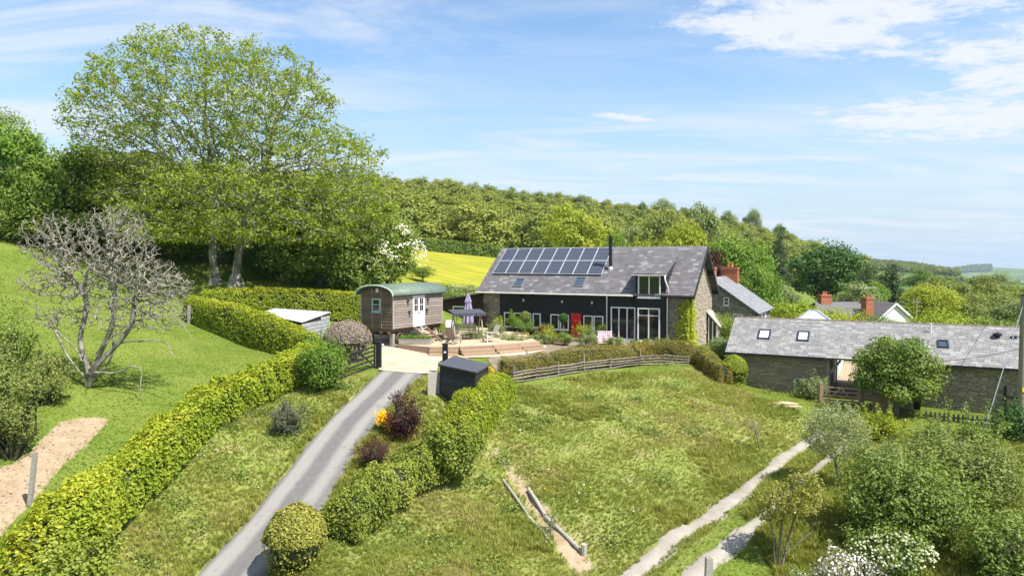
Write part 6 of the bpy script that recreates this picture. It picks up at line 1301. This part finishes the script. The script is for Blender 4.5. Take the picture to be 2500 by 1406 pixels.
# ---- planting in front of the house
def house_pt(x, y, z=0.): p = frame_pt(H, x, y); return np.array([p[0], p[1], max(z, g1(p[0], p[1])) if z == 0 else z])
FL = ((1.9, -.9, 1.0, .9, 'yellow', 'yellow-green euphorbia by the stone pier of the black house', TZ), (3.2, -1.0, 1.4, 1.3, 'bright', 'tall leafy angelica with domed heads under the four windows', TZ), (4.6, -1.5, 1.5, .85, 'bright', 'low fresh green plants under the first windows', TZ), (6.0, -.9, 1.3, .8, 'green', 'dark leafy plant near the red door step', 0), (9.1, -1.7, 1.3, 1.15, 'yellow', 'golden-green spiky perennial beside the red door', 0), (9.9, -1.5, 1.5, 1.0, 'willow', 'grey-green perennials below the right-hand small windows', 0), (10.5, -1.2, .8, 1.3, 'green', 'upright fennel-like plant beside the white downpipe', 0),
      (2.6, -5.2, 2.4, .7, 'willow', 'grey lavender foliage at the foot of the terrace steps', 0), (5.0, -5.0, 2.6, .65, 'pale', 'silvery lavender bed in front of the terrace', 0), (7.2, -4.6, 2.4, .7, 'willow', 'grey-green herbs behind the clipped crest hedge', 0), (8.8, -3.9, 1.8, .8, 'hedge', 'mixed green perennials behind the crest hedge', 0), (3.6, -4.4, 1.4, 1.25, 'willow', 'tall wispy shrub in front of the sleeper steps', 0),
      (1.2, -6.6, 2.6, .6, 'pale', 'silver-leaved lavender nearest the golden heather hedge', 0), (3.6, -6.4, 2.6, .75, 'willow', 'dense grey-green lavender midway along the crest hedge', 0), (6.2, -6.2, 2.4, .7, 'hedge', 'leafy perennials against the back of the crest hedge', 0), (10.4, -3.9, 2.0, .8, 'willow', 'grey santolina in front of the pink armchair', 0), (12.2, -3.3, 1.8, .7, 'hedge', 'low green perennials below the big windows', 0), (13.9, -2.9, 1.8, .6, 'green', 'dark ground-cover below the dormer bay', 0), (15.4, -2.4, 1.6, .7, 'hedge', 'leafy plants at the foot of the stone corner', 0), (7.6, -3.6, 1.5, .95, 'yellow', 'golden marjoram beside the square clipped bush', 0))
for i, (x, y, w, h, mt, lb, z) in enumerate(FL): shrub('garden_plant', lb, house_pt(x, y, z), w, h, w * .7, LF[mt], .085, int(1500 * w * max(h, .6)), 24, 'plant', 6, asp=.45)
shrub('clipped_block', 'square clipped bronze-green bush between the two lollipop trees', house_pt(6.6, -2.6), 1.25, 1.15, 1.0, LF['yew'], .07, 4200, 60, 'bush', dense=.8, spread=.35)
def lollipop(label, p, r, h, pot_r, mt):
    t = thing('lollipop_tree', label, 'potted tree', p); MB().lathe([(pot_r * .7, 0), (pot_r, pot_r * 1.35), (pot_r * 1.1, pot_r * 1.36), (pot_r * 1.1, pot_r * 1.6), (pot_r * .9, pot_r * 1.6)], (0, 0, 0), 16).build('pot', M_terra, t)
    MB().tube([(0, 0, pot_r * 1.5), (.02, 0, h - r)], .025, 6).build('stem', M_bark, t); dv = rvec(1900); P = dv * (1 - np.abs(RNG.normal(size=(1900, 1))) * .25) * r + np.array([0, 0, h]); leaf_obj('crown', P, .085, LF[mt], t, dv); P = ell(350, (0, 0, pot_r * 1.7), (pot_r * 1.1, pot_r * 1.1, .16)); leaf_obj('underplanting', P, .07, LF['bright'], t)
q = house_pt(5.15, -2.75); q[2] = .12; lollipop('potted lollipop tree in terracotta at the end of the sleeper steps', q, .42, 1.7, .28, 'hedge')
q = house_pt(8.1, -2.5); lollipop('potted bay lollipop tree in terracotta in front of the red door', q, .36, 1.75, .30, 'dark')
tp = house_pt(10.6, -2.6); t = thing('terracotta_pot', 'small terracotta pot of seedlings beside the pink armchair', 'pot', tp); MB().lathe([(.13, 0), (.19, .28), (.2, .28), (.2, .34), (.17, .34)], (0, 0, 0), 14).build('pot', M_terra, t); leaf_obj('leaves', ell(160, (0, 0, .42), (.2, .2, .14)), .07, LF['bright'], t)
for t, w, h in PLANTERS: n = int(520 * w); leaf_obj('leaves', np.stack([RNG.uniform(-w / 2, w / 2, n), RNG.uniform(-.25, .25, n), h + .03 + np.abs(RNG.normal(size=n)) * .10], 1), .085, LF['bright'], t, np.tile([0, 0, 1.], (n, 1)), 1.)
t = thing('yellow_shrub_pot', 'yellow-leaved shrub in a tub between the hut steps and swing seat', 'potted shrub', on_z(1078, 822, TZ)); MB().lathe([(.2, 0), (.26, .3), (.22, .3)], (0, 0, 0), 14).build('tub', M_oak, t); leaf_obj('leaves', ell(700, (0, 0, .6), (.36, .36, .42), .4), .09, LF['beech'], t)
cr = thing('wall_creeper', 'thin purple creeper climbing the stone pier of the black house', 'climber', frame_pt(H, .15, -.05, .3), WANG); P = np.stack([RNG.normal(size=900) * .22, -.05 - RNG.random(900) * .12, RNG.random(900) ** 1.5 * 2.3], 1); leaf_obj('leaves', P, .07, LF['copper'], cr, np.tile([0, -1, 0.], (900, 1))); m = MB(); m.tube([(0, -.03, -.3), (.05, -.03, 1), (0, -.03, 2.2)], .012, 5); m.build('stem', M_twig, cr)

# ---- background trees: a few built shapes, each tree a copy with its own size, turn and leaf
def proto(w, h, d, leaf, n, ncl, th, tr, **k):
    o = bpy.data.objects.new('tree', None); cl = []
    build_crown(o, w, h, d, LF['green'], leaf, n, ncl, th, tr, **k); ch = [c for c in o.children]
    for c in ch: col.objects.unlink(c)
    return o, [(c.name.split('.')[0], c.data) for c in ch], (w, h, d)
PR = dict(round=proto(8, 9, 8, .30, 9000, 110, 1.3, .25, spread=.27), round2=proto(8, 9, 7.5, .32, 7500, 80, 1.0, .25, spread=.32, lobes=[((-1.6, 0, 4.4), (2.6, 3, 3), .45), ((1.5, .3, 5.4), (2.6, 3, 3.4), .55)]),
          tall=proto(5.5, 11, 5.5, .30, 7500, 80, 1.4, .22, spread=.30, flat=1.), loose=proto(7, 9.5, 7, .27, 6000, 80, 1.5, .2, spread=.30, shell=.3),
          bush=proto(7, 5, 6, .24, 7500, 80, .2, .15, spread=.36), con=proto(5, 12, 5, .26, 7000, 90, .8, .2, spread=.28, flat=.6, shell=.2, lobes=[((0, 0, 2.4 + i * 1.15), (2.4 * (1 - i / 9.5) + .1, 2.4 * (1 - i / 9.5) + .1, .8), (1 - i / 9.5) * .22) for i in range(9)]))
def plant(kind, name, label, base, w, h, mat, d=None, cat='tree', group=None, rz=None):
    o, parts, (pw_, ph, pd) = PR[kind]; t = thing(name, label, cat, base, random.uniform(0, 6.28) if rz is None else rz, group)
    d = d or w; k = (w / pw_ + d / pd) / 2; t.scale = (k, k, h / ph)
    for nm, me in parts:
        c = obj(nm, me, None, t)
        if nm == 'crown': c.material_slots[0].link = 'OBJECT'; c.material_slots[0].material = LF[mat]
    return t
def tree_px(kind, name, label, px, top, w, Y, mat, base=None, cat='tree', group=None):
    """tree whose top shows at (px, top); w in photo pixels at distance Y; stands on the ground there"""
    q = at(px, top, Y); z0 = g1(q[0], q[1]) if base is None else float(at(px, base, Y)[2]); return plant(kind, name, label, (q[0], q[1], z0), w * Y / FPX, float(q[2] - z0), mat, cat=cat, group=group)
BT = (
 ('round', 'leafy_tree', 'tall fresh green tree at the far edge of the field beyond the dead tree', 30, 300, 230, 58, 'bright'), ('loose', 'leafy_tree', 'pale thin-crowned tree standing above the field-edge trees', 10, 258, 170, 66, 'willow'),
 ('round2', 'leafy_tree', 'dense green tree next to the ash on the field edge', 135, 330, 210, 57, 'green'), ('round', 'field_edge_thorn', 'dark thorn tree in the shade left of the ash trunks', 265, 352, 250, 62, 'olive'),
 ('round2', 'field_edge_thorn', 'broad thorn tree behind the dead tree', 395, 420, 260, 63, 'olive'), ('bush', 'field_edge_thorn', 'low thorn bush filling the hedge line behind the dead tree', 230, 505, 260, 58.5, 'green'),
 ('bush', 'field_edge_thorn', 'dark bush at the foot of the field-edge trees', 90, 500, 230, 56.5, 'hawthorn'), ('bush', 'field_edge_thorn', 'shadowed bush close behind the ash trunks', 470, 520, 250, 61, 'hawthorn'),
 ('round2', 'field_edge_thorn', 'thorn tree between the ash and the hawthorn blossom', 705, 470, 240, 60, 'hawthorn'), ('round', 'field_edge_thorn', 'tall thorn tree behind the shepherd hut', 830, 440, 240, 61, 'ash'),
 ('bush', 'field_edge_thorn', 'low dark thorn behind the tall clipped hedge', 780, 560, 260, 57.5, 'hawthorn'), ('bush', 'field_edge_thorn', 'small dark thorn by the ash roots', 660, 590, 150, 58, 'dark'),
 ('bush', 'field_edge_thorn', 'low thorn filling the gap beside the blossoming hawthorn', 885, 585, 220, 56.5, 'hawthorn'), ('bush', 'field_edge_thorn', 'thorn scrub between the ash roots and the clipped hedge end', 600, 600, 130, 62, 'dark'),
 ('round2', 'birch', 'yellowish birch rising behind the solar panels', 1420, 488, 175, 125, 'yellow'), ('tall', 'birch', 'slender drooping birch, tallest behind the house', 1712, 478, 95, 112, 'willow'),
 ('round', 'leafy_tree', 'olive tree behind the flue of the black house', 1615, 505, 150, 118, 'olive'), ('round2', 'leafy_tree', 'grey-green tree behind the dormer of the black house', 1545, 545, 130, 122, 'willow'),
 ('loose', 'leafy_tree', 'bright green small tree behind the house ridge', 1500, 560, 80, 112, 'bright'), ('bush', 'gorse', 'golden-yellow shrub showing above the house ridge by the flue', 1572, 570, 90, 100, 'yellow'),
 ('round', 'leafy_tree', 'soft green tree beside the drooping birch', 1670, 530, 130, 108, 'yellow'), ('round', 'sycamore', 'big bright green tree behind the cottage chimneys', 1800, 568, 200, 84, 'bright'),
 ('round', 'leafy_tree', 'bright green tree beside the cottage roof', 1850, 640, 130, 78, 'bright'), ('round2', 'copper_beech', 'dark copper-leaved tree between house gable and cottage chimney', 1752, 596, 95, 80, 'copper'),
 ('con', 'spruce', 'dark narrow spruce on the hillside beyond the cottage', 1905, 560, 65, 150, 'conifer'), ('tall', 'leafy_tree', 'olive tree next to the dark spruce', 1862, 575, 100, 155, 'olive'),
 ('round2', 'willow', 'grey-green willow beyond the cottage', 1895, 665, 140, 88, 'willow'), ('round', 'sycamore', 'large dark domed tree on its own beyond the cottage', 2020, 585, 190, 120, 'dark'),
 ('loose', 'leafy_tree', 'ragged dark tree leaning against the domed tree', 2112, 640, 100, 128, 'conifer'), ('con', 'cypress', 'dark spreading cypress above the white house', 2178, 650, 110, 108, 'conifer'),
 ('round2', 'willow', 'pale willow in front of the domed dark tree', 2072, 680, 130, 92, 'willow'), ('round', 'leafy_tree', 'light green tree behind the white house chimney', 2125, 685, 100, 100, 'bright'),
 ('bush', 'garden_tree', 'bright golden bush beside the cottage garden', 1925, 728, 150, 70, 'beech'), ('bush', 'garden_tree', 'yellow-green bush behind the hipped roof', 2030, 745, 150, 66, 'yellow'),
 ('bush', 'garden_tree', 'russet bush beside the white house', 2097, 750, 55, 72, 'privet'), ('bush', 'garden_tree', 'dark glossy bush in front of the white house', 2152, 762, 100, 62, 'green'),
 ('round', 'leafy_tree', 'fresh yellow-green tree beside the far wooden pole', 2275, 690, 150, 100, 'yellow'), ('bush', 'garden_tree', 'bright yellow-green bush above the barn ridge', 2310, 755, 190, 72, 'beech'),
 ('round2', 'leafy_tree', 'olive tree in the valley right of the far pole', 2355, 715, 140, 118, 'olive'), ('round', 'leafy_tree', 'broad olive tree in the valley above the barn ridge', 2440, 715, 170, 125, 'olive'),
 ('loose', 'leafy_tree', 'tall thin-crowned tree standing out of the valley wood', 2425, 662, 120, 190, 'olive'), ('bush', 'garden_tree', 'rounded olive bush close behind the barn ridge', 2415, 770, 190, 68, 'hedge'),
 ('round', 'leafy_tree', 'grey-green tree near the top of the utility pole', 2495, 730, 140, 100, 'willow'), ('round2', 'field_oak', 'lone oak in the hedged fields of the valley', 2245, 652, 75, 300, 'green'),
 ('bush', 'garden_tree', 'low green bush between the house gable and the barn', 1768, 760, 80, 54, 'hawthorn'), ('bush', 'garden_tree', 'grey herb bush at the lean-to below the gable', 1766, 820, 80, 47.5, 'willow'),
 ('loose', 'thorn', 'small thorn on the buttercup field behind the hut', 1032, 648, 75, 76, 'green'), ('bush', 'hedge_bush', 'tangled hedge bush behind the shepherd hut roof', 1060, 688, 120, 64, 'hawthorn'), ('bush', 'hedge_bush', 'pale blossoming hedge bush behind the timber store', 1140, 690, 130, 63, 'apple'),
 ('bush', 'hedge_bush', 'green hedge bush between hut and timber store', 1110, 705, 90, 60, 'hedge'))
for a in BT: tree_px(*a)
hw = at(945, 520, 57.5); z0 = g1(hw[0], hw[1]); HW_ = plant('round', 'hawthorn', 'hawthorn white with blossom at the end of the field-edge trees', (hw[0], hw[1], z0), 6.0, float(hw[2] - z0), 'hawthorn')
n = 4200; dv = rvec(n); dv[:, 2] = np.abs(dv[:, 2]) * 1.2 - .5; keepb = fbm(dv[:, 0] * 4, dv[:, 2] * 4 + dv[:, 1] * 3, 1.2, 2) > .35; dv = dv[keepb]; n = len(dv); leaf_obj('blossom', dv * np.array([4.4, 4.4, 4.2]) * RNG.uniform(.8, 1.08, (n, 1)) + np.array([0, 0, 5.1]), .2, LF['white'], HW_, dv)
# hedge at the top of the buttercup field
hedge('field_hedge', 'dark field hedge along the top of the buttercup field', [at(990, 612, 158)[:2], at(1100, 622, 160)[:2], at(1225, 634, 160)[:2]], 3.2, 2.8, LF['green'], .5, 14, None, .3)

# ---- skyline trees, each one alone against the sky
SKY = ((1008, 436, 45, 'loose'), (1122, 442, 42, 'loose'), (1155, 444, 52, 'loose'), (1308, 474, 50, 'round'), (1345, 478, 44, 'round2'), (1388, 476, 40, 'loose'), (1448, 486, 42, 'loose'), (1530, 494, 42, 'loose'), (1568, 492, 32, 'round'), (1618, 484, 70, 'loose'), (1838, 508, 50, 'round'), (1905, 545, 46, 'round'), (1950, 572, 40, 'round2'), (1996, 586, 46, 'loose'), (1250, 470, 46, 'round2'), (1060, 450, 46, 'round'), (1205, 470, 40, 'round'), (1770, 512, 50, 'round2'))
SKYL = ('crest tree where the wood meets the big ash', 'open-crowned crest tree above the hut', 'twin of the open-crowned crest tree, wider', 'domed crest tree above the solar panels', 'low domed crest tree beside the taller domed one', 'open crest tree above the birch', 'bare-topped crest tree beside the yellowish birch', 'thin crest tree above the flue', 'small round dark crest tree', 'largest open-crowned crest tree above the house ridge', 'crest tree where the wood starts to fall', 'crest tree on the falling shoulder of the wood', 'lower crest tree on the shoulder of the wood', 'thin crest tree above the dark domed tree', 'squat crest tree left of the domed pair', 'round crest tree beside the ash crown', 'round crest tree in the dip of the wood', 'broad crest tree beyond the drooping birch')
for (px, top, w, k), lb in zip(SKY, SKYL):
    Y = float(np.interp(px, [950, 1250, 1500, 1700, 1850, 1960, 2080], [350, 360, 380, 400, 430, 470, 540])); q = at(px, top, Y); z0 = g1(q[0], q[1]); q[2] += .3; hgt = max(9., float(q[2] - z0)); plant(k, 'crest_tree', lb + ' on the wooded hill', (q[0], q[1], float(q[2]) - hgt), w * Y / FPX, hgt, random.choice(['green', 'olive', 'willow', 'yellow']), group='trees along the crest of the wooded hill')

# ---- instanced masses (woods, grass)
def scatter(name, pts, rot, scl, idx, v, protos, kind='stuff'):
    cl = bpy.data.collections.new(name + '_kinds')
    for p in protos: cl.objects.link(p)
    me = bpy.data.meshes.new(name); me.vertices.add(len(pts)); me.vertices.foreach_set('co', np.asarray(pts, np.float32).ravel())
    for nm, typ, val, key in (('rot', 'FLOAT_VECTOR', rot, 'vector'), ('scl', 'FLOAT_VECTOR', scl, 'vector'), ('v', 'FLOAT', v, 'value'), ('kind_index', 'INT', idx, 'value')):
        a = me.attributes.new(nm, typ, 'POINT'); a.data.foreach_set(key, np.asarray(val, np.int32 if typ == 'INT' else np.float32).ravel())
    o = obj(name, me); ng = bpy.data.node_groups.new(name + '_scatter', 'GeometryNodeTree'); ng.interface.new_socket('Geometry', in_out='INPUT', socket_type='NodeSocketGeometry'); ng.interface.new_socket('Geometry', in_out='OUTPUT', socket_type='NodeSocketGeometry')
    N = ng.nodes; L = ng.links; gi = N.new('NodeGroupInput'); go = N.new('NodeGroupOutput'); ip = N.new('GeometryNodeInstanceOnPoints'); ci = N.new('GeometryNodeCollectionInfo'); ci.inputs[0].default_value = cl; ci.inputs[1].default_value = True; ci.inputs[2].default_value = True
    def na(nm, t):
        q = N.new('GeometryNodeInputNamedAttribute'); q.data_type = t; q.inputs[0].default_value = nm; return [s for s in q.outputs if s.enabled][0]
    L.new(gi.outputs[0], ip.inputs['Points']); L.new(ci.outputs[0], ip.inputs['Instance']); ip.inputs['Pick Instance'].default_value = True; L.new(na('kind_index', 'INT'), ip.inputs['Instance Index']); L.new(na('rot', 'FLOAT_VECTOR'), ip.inputs['Rotation']); L.new(na('scl', 'FLOAT_VECTOR'), ip.inputs['Scale']); L.new(ip.outputs[0], go.inputs[0])
    md = o.modifiers.new('scatter', 'NODES'); md.node_group = ng; return tag(o, kind=kind)
def wood_proto(w, h, n, leaf, lobes=None, ncl=16):
    t = bpy.data.objects.new('tmp', None); build_crown(t, w, h, w, M_wood, leaf, n, ncl, h * .12, .2, spread=.42, lobes=lobes, shell=.6, rnd=.3); c = [q for q in t.children if q.name.startswith('crown')][0]
    for q in list(t.children): col.objects.unlink(q)
    c.parent = None; c.name = 'wood_crown'; return c
M_wood = mat_leaf('woodland_leaf', (.076, .116, .018), (.168, .198, .032), None, .22, src='INSTANCER')
WP = [wood_proto(8, 10, 1700, .6), wood_proto(9, 9, 1700, .65), wood_proto(7, 11, 1500, .6), wood_proto(8, 10, 1700, .6, [((-1.5, 0, 5), (2.6, 3, 3.4), .5), ((1.6, .5, 6), (2.6, 2.6, 3.4), .5)])]
sp_ = 6.6; gx, gy = np.meshgrid(np.arange(-230, 260, sp_), np.arange(160, 620, sp_)); gx = (gx + RNG.uniform(-2.2, 2.2, gx.shape)).ravel(); gy = (gy + RNG.uniform(-2.2, 2.2, gy.shape)).ravel()
pxx = 1250 + gx / gy * FPX; lo = np.interp(pxx, [-2000, 900, 1000, 1250, 1500, 1750, 1980, 2200], [160, 165, 166, 172, 178, 190, 235, 420]); hi = np.interp(pxx, [0, 950, 1500, 1850, 2080, 2200], [345, 380, 410, 465, 575, 600]); ok = (gy > lo) & (gy < hi) & (pxx > 300) & (pxx < 2110)
gx, gy = gx[ok], gy[ok]; n = len(gx); zz = gz(gx, gy) - 2.0; s = RNG.uniform(1.0, 1.75, n); v = np.clip(.45 + .22 * fbm(gx, gy, .04, 4) + RNG.normal(size=n) * .24, 0, 1)
scatter('hillside_wood', np.stack([gx, gy, zz], 1), np.stack([np.zeros(n), np.zeros(n), RNG.uniform(0, 6.28, n)], 1), np.stack([s, s, np.minimum(s, 1.35) * RNG.uniform(.8, 1.05, n)], 1), RNG.integers(0, 4, n), v, WP)['label'] = 'dense spring woodland covering the hillside'
# far ridge wood, valley hedgerows and copses
pts = []
for px0, px1, Ya, Yb, nn in ((2085, 2340, 1180, 1720, 1500), (2330, 2420, 4300, 4700, 500), (2200, 2330, 1700, 2100, 350)):
    u = RNG.random((nn, 2)); pxs = px0 + (px1 - px0) * u[:, 0]; Ys = Ya + (Yb - Ya) * u[:, 1]; pts.append(np.stack([(pxs - 1250) / FPX * Ys, Ys, np.where(Ys > 3000, 2.2, 1.25)], 1))
for (a, b, nn, sc_) in (((2090, 330), (2330, 520), 60, .5), ((2130, 420), (2300, 640), 50, .5), ((2240, 300), (2480, 360), 60, .6), ((2200, 620), (2460, 800), 70, .6), ((2330, 500), (2480, 620), 60, .7), ((2260, 950), (2500, 1300), 90, .8), ((2200, 700), (2380, 1100), 80, .6), ((2140, 560), (2200, 900), 50, .6)):
    u = np.linspace(0, 1, nn) + RNG.normal(size=nn) * .01; px_ = a[0] + (b[0] - a[0]) * u; Y_ = a[1] + (b[1] - a[1]) * u; pts.append(np.stack([(px_ - 1250) / FPX * Y_, Y_, sc_ * RNG.choice([.45, .5, .6, 1.2], nn)], 1))
for (px0, px1, Ya, Yb, nn) in ((2250, 2520, 135, 330, 190), (2380, 2560, 330, 520, 150), (2300, 2520, 560, 700, 90)):
    u = RNG.random((nn, 2)); pxs = px0 + (px1 - px0) * u[:, 0]; Ys = Ya + (Yb - Ya) * u[:, 1]; pts.append(np.stack([(pxs - 1250) / FPX * Ys, Ys, RNG.uniform(.5, .85, nn)], 1))
pts = np.concatenate(pts); n = len(pts); zz = gz(pts[:, 0], pts[:, 1]) - .6; far_ = np.clip((pts[:, 1] - 120) / 300, 0, 1); zz = zz + far_ * np.clip(pts[:, 1], 0, 4000) * .0016 * fbm(pts[:, 0], pts[:, 1], .011, 2); s = pts[:, 2]
scatter('valley_trees', np.stack([pts[:, 0], pts[:, 1], zz], 1), np.stack([np.zeros(n), np.zeros(n), RNG.uniform(0, 6.28, n)], 1), np.stack([s, s, s], 1), RNG.integers(0, 4, n), np.clip(.32 + RNG.normal(size=n) * .22, 0, 1), WP)['label'] = 'far wooded ridge, hedgerows and copses of the valley'

# ---- grass, weeds, small flowers
def grass_proto(nb, h, w, lean, seedh=False):
    P = []; 
    V = []; F = []
    for i in range(nb):
        a = random.uniform(0, 6.28); r0 = random.uniform(0, .35) * h; x, y = r0 * math.cos(a), r0 * math.sin(a); b = random.uniform(0, 6.28); l = lean * random.uniform(.3, 1.) * h; hh = h * random.uniform(.55, 1.1); k = len(V); dx, dy = -math.sin(b) * w / 2, math.cos(b) * w / 2
        V += [(x - dx, y - dy, 0), (x + dx, y + dy, 0), (x + math.cos(b) * l * .35 + dx * .8, y + math.sin(b) * l * .35 + dy * .8, hh * .6), (x + math.cos(b) * l * .35 - dx * .8, y + math.sin(b) * l * .35 - dy * .8, hh * .6), (x + math.cos(b) * l, y + math.sin(b) * l, hh)]; F += [(k, k + 1, k + 2, k + 3), (k + 3, k + 2, k + 4)]
    me = bpy.data.meshes.new('grass_tuft'); me.from_pydata(V, [], F); me.materials.append(M_grass); return bpy.data.objects.new('grass_tuft', me)
def mat_grass():
    m = mat_leaf('grass_blade', (.105, .148, .022), (.215, .228, .052), None, .3, .6, .2, 'INSTANCER'); t = NT(m.node_tree)
    a = t.new('ShaderNodeAttribute', attribute_name='v'); a.attribute_type = 'INSTANCER'
    for nd in list(t.n):
        if nd.type == 'BSDF_PRINCIPLED': src = nd.inputs['Base Color'].links[0].from_socket; c = t.mix(t.ss(a.outputs['Fac'], .84, 1.05), src, (.40, .33, .165)); t.link(c, nd.inputs['Base Color'])
    return m
M_grass = mat_grass()
GP_ = [grass_proto(16, 1., .085, .8), grass_proto(12, 1., .075, 1.1), grass_proto(20, 1., .085, .6), grass_proto(9, 1.15, .06, .9)]
n = 300000; Y = 15.5 + (62 - 15.5) * RNG.random(n) ** 1.35; X = (RNG.random(n) * 1.62 - .80) * Y
def in_poly(x, y, poly): return poly_mask(x, y, poly, .15) > .5
def keep_out(x, y):
    bad = np.zeros(len(x), bool)
    bad |= line_dist(x, y, ROADR[6:]) < 1.2
    tr = TRACKR; s_ = side(tr); bad |= (line_dist(x, y, np.c_[tr[:, :2] - s_ * .75, tr[:, 2]]) < .31) | (line_dist(x, y, np.c_[tr[:, :2] + s_ * .79, tr[:, 2]]) < .31)
    bad |= in_poly(x, y, BED) | in_poly(x, y, YARD) | in_poly(x, y, [p for p in edge + back])
    for fr_, (xa, xb, ya, yb) in ((H, (-5, 17.3, -1.2, 8)), (Bn, (-.2, 19, -.1, 16)), (Hu, (-.2, 5.5, -.2, 2.9))):
        W4 = np.linalg.inv(wmat(fr_)); lx_ = W4[0, 0] * x + W4[0, 1] * y + W4[0, 3]; ly_ = W4[1, 0] * x + W4[1, 1] * y + W4[1, 3]; bad |= (lx_ > xa) & (lx_ < xb) & (ly_ > ya) & (ly_ < yb)
    return bad
soilm = np.maximum(poly_mask(X, Y, SOIL, .6), poly_mask(X, Y, PATHP, .5)); drym = poly_mask(X, Y, DRY, 1.4); ok = ~keep_out(X, Y) & (RNG.random(n) > soilm * 1.02) & ((drym > .5) | (RNG.random(n) < .5) | (X > 8))
X, Y, drym = X[ok], Y[ok], drym[ok]; n = len(X); fb = fbm(X, Y, .8, 7)
hgt = np.where(drym > .5, RNG.uniform(.055, .135, n) * (1 + .35 * fb), RNG.uniform(.025, .05, n)); edge_d = np.minimum(line_dist(X, Y, ROADR), 9); hgt *= np.where((edge_d > 1.15) & (edge_d < 1.6), 1.5, 1) * np.where(drym > .5, 1 + .8 * (fbm(X, Y, .45, 12) > .55), 1); garden = (X > 8.5) & (Y < 33) & (X > .6 * Y - 6.5); hgt = np.where(garden & (drym < .5), RNG.uniform(.15, .34, n), hgt)
fb2 = fbm(X, Y, .35, 9); v = np.clip(np.where(drym > .5,   .50 + .24 * fb + .34 * fb2 + RNG.normal(size=n) * .18, .42 + .15 * fb2 + RNG.normal(size=n) * .12), 0, np.where(drym > .5, 1., .78)); v = np.where(garden & (drym < .5), np.clip(v, 0, .6), v)
s = hgt * 1.; wd = np.maximum(hgt, .085)
tufts = np.stack([X, Y, gz(X, Y) + .02], 1)
scatter('grass', tufts, np.stack([RNG.normal(size=n) * .12, RNG.normal(size=n) * .12, RNG.uniform(0, 6.28, n)], 1), np.stack([wd, wd, hgt], 1), RNG.integers(0, 4, n), v, GP_)['label'] = 'rough meadow grass on the banks and field'
# broad-leaved weeds on the banks, in patches
WPX = [(1270, 1015), (1300, 1050), (1260, 1040), (1440, 975), (1480, 1000), (1400, 1010), (1530, 1040), (1590, 1060), (1330, 1030), (570, 1050), (440, 1240), (520, 1150), (500, 1290), (590, 1170), (700, 1080), (760, 1010), (1050, 1330), (1160, 1290), (1240, 1250), (1120, 1340), (980, 1290), (1300, 1150), (1700, 1060), (1560, 980), (1640, 950), (1910, 1000), (1870, 960), (1950, 965), (640, 1010), (840, 950), (420, 1320), (1180, 1180), (1230, 1130), (1850, 940), (1500, 1330), (1620, 1180), (1040, 1390), (1200, 1390), (360, 1380)]
P = []
for px, py in WPX:
    c = gp(px, py); k = RNG.integers(120, 260); r = RNG.uniform(.35, .85); xy = c[:2] + RNG.normal(size=(k, 2)) * r * .5; P.append(np.c_[xy, gz(xy[:, 0], xy[:, 1]) + .03 + np.abs(RNG.normal(size=k)) * .13])
P = np.concatenate(P); P = P[~keep_out(P[:, 0], P[:, 1])]; tag(leaf_obj('weeds', P, .12, LF['hedge'], None, np.tile([0, 0, 1.], (len(P), 1)), 1.1), 'broad-leaved nettles and docks growing in patches on the banks', kind='stuff')
k = 1500; X = RNG.uniform(-13, 12, k); Y = RNG.uniform(18, 38, k); ok = (poly_mask(X, Y, DRY, .2) > .5) & ~keep_out(X, Y) & (fbm(X, Y, .5, 2) > .35); X, Y = X[ok], Y[ok]; w_ = RNG.random(len(X)) < .35
for nm, sel, mt in (('white_wildflowers', w_, 'lilac'), ('yellow_wildflowers', ~w_, 'yellowfl')): tag(leaf_obj(nm, np.stack([X[sel], Y[sel], gz(X[sel], Y[sel]) + .16], 1), .05, LF[mt], None, np.tile([0, 0, 1.], (sel.sum(), 1)), .5, .9), f'scattered {nm.split("_")[0]} flowers in the rough grass', kind='stuff')
# stones of the soil cutting
k = 420; ii_ = RNG.random((k, 2)); sp0 = np.array(SOIL); X = RNG.uniform(sp0[:, 0].min(), sp0[:, 0].max(), k); Y = RNG.uniform(sp0[:, 1].min(), sp0[:, 1].max(), k); ok = poly_mask(X, Y, SOIL, .1) > .5; X, Y = X[ok], Y[ok]; k = len(X); sz = RNG.uniform(.02, .075, k)
V = UBOX[None] * sz[:, None, None] * RNG.uniform(.5, 1.3, (k, 8, 3)) + np.stack([X, Y, gz(X, Y) - .03], 1)[:, None]; Fq = (UFACE[None] + (np.arange(k) * 8)[:, None, None]).reshape(-1, 4); tag(obj('loose_stones', np_mesh('loose_stones', V.reshape(-1, 3), [Fq]), mat_plain('soil_stone', (.34, .26, .18), (.48, .38, .27), 5, .95)), 'loose stones in the bare soil cutting', kind='stuff')
# ---- the air over the valley
hb_ = MB().box(-6800, 8800, -1400, 8800, -420, 128).mesh('haze'); M_h = bpy.data.materials.new('valley_haze'); M_h.use_nodes = True; t = NT(M_h.node_tree); t.n.clear(); o_ = t.new('ShaderNodeOutputMaterial'); pv = t.new('ShaderNodeVolumePrincipled'); pv.inputs['Color'].default_value = (.62, .79, 1., 1); pv.inputs['Density'].default_value = HAZE; pv.inputs['Anisotropy'].default_value = .2; t.link(pv.outputs[0], o_.inputs['Volume'])
if HAZE > 0: tag(obj('haze', hb_, M_h), 'thin blue haze in the valley air', kind='stuff')
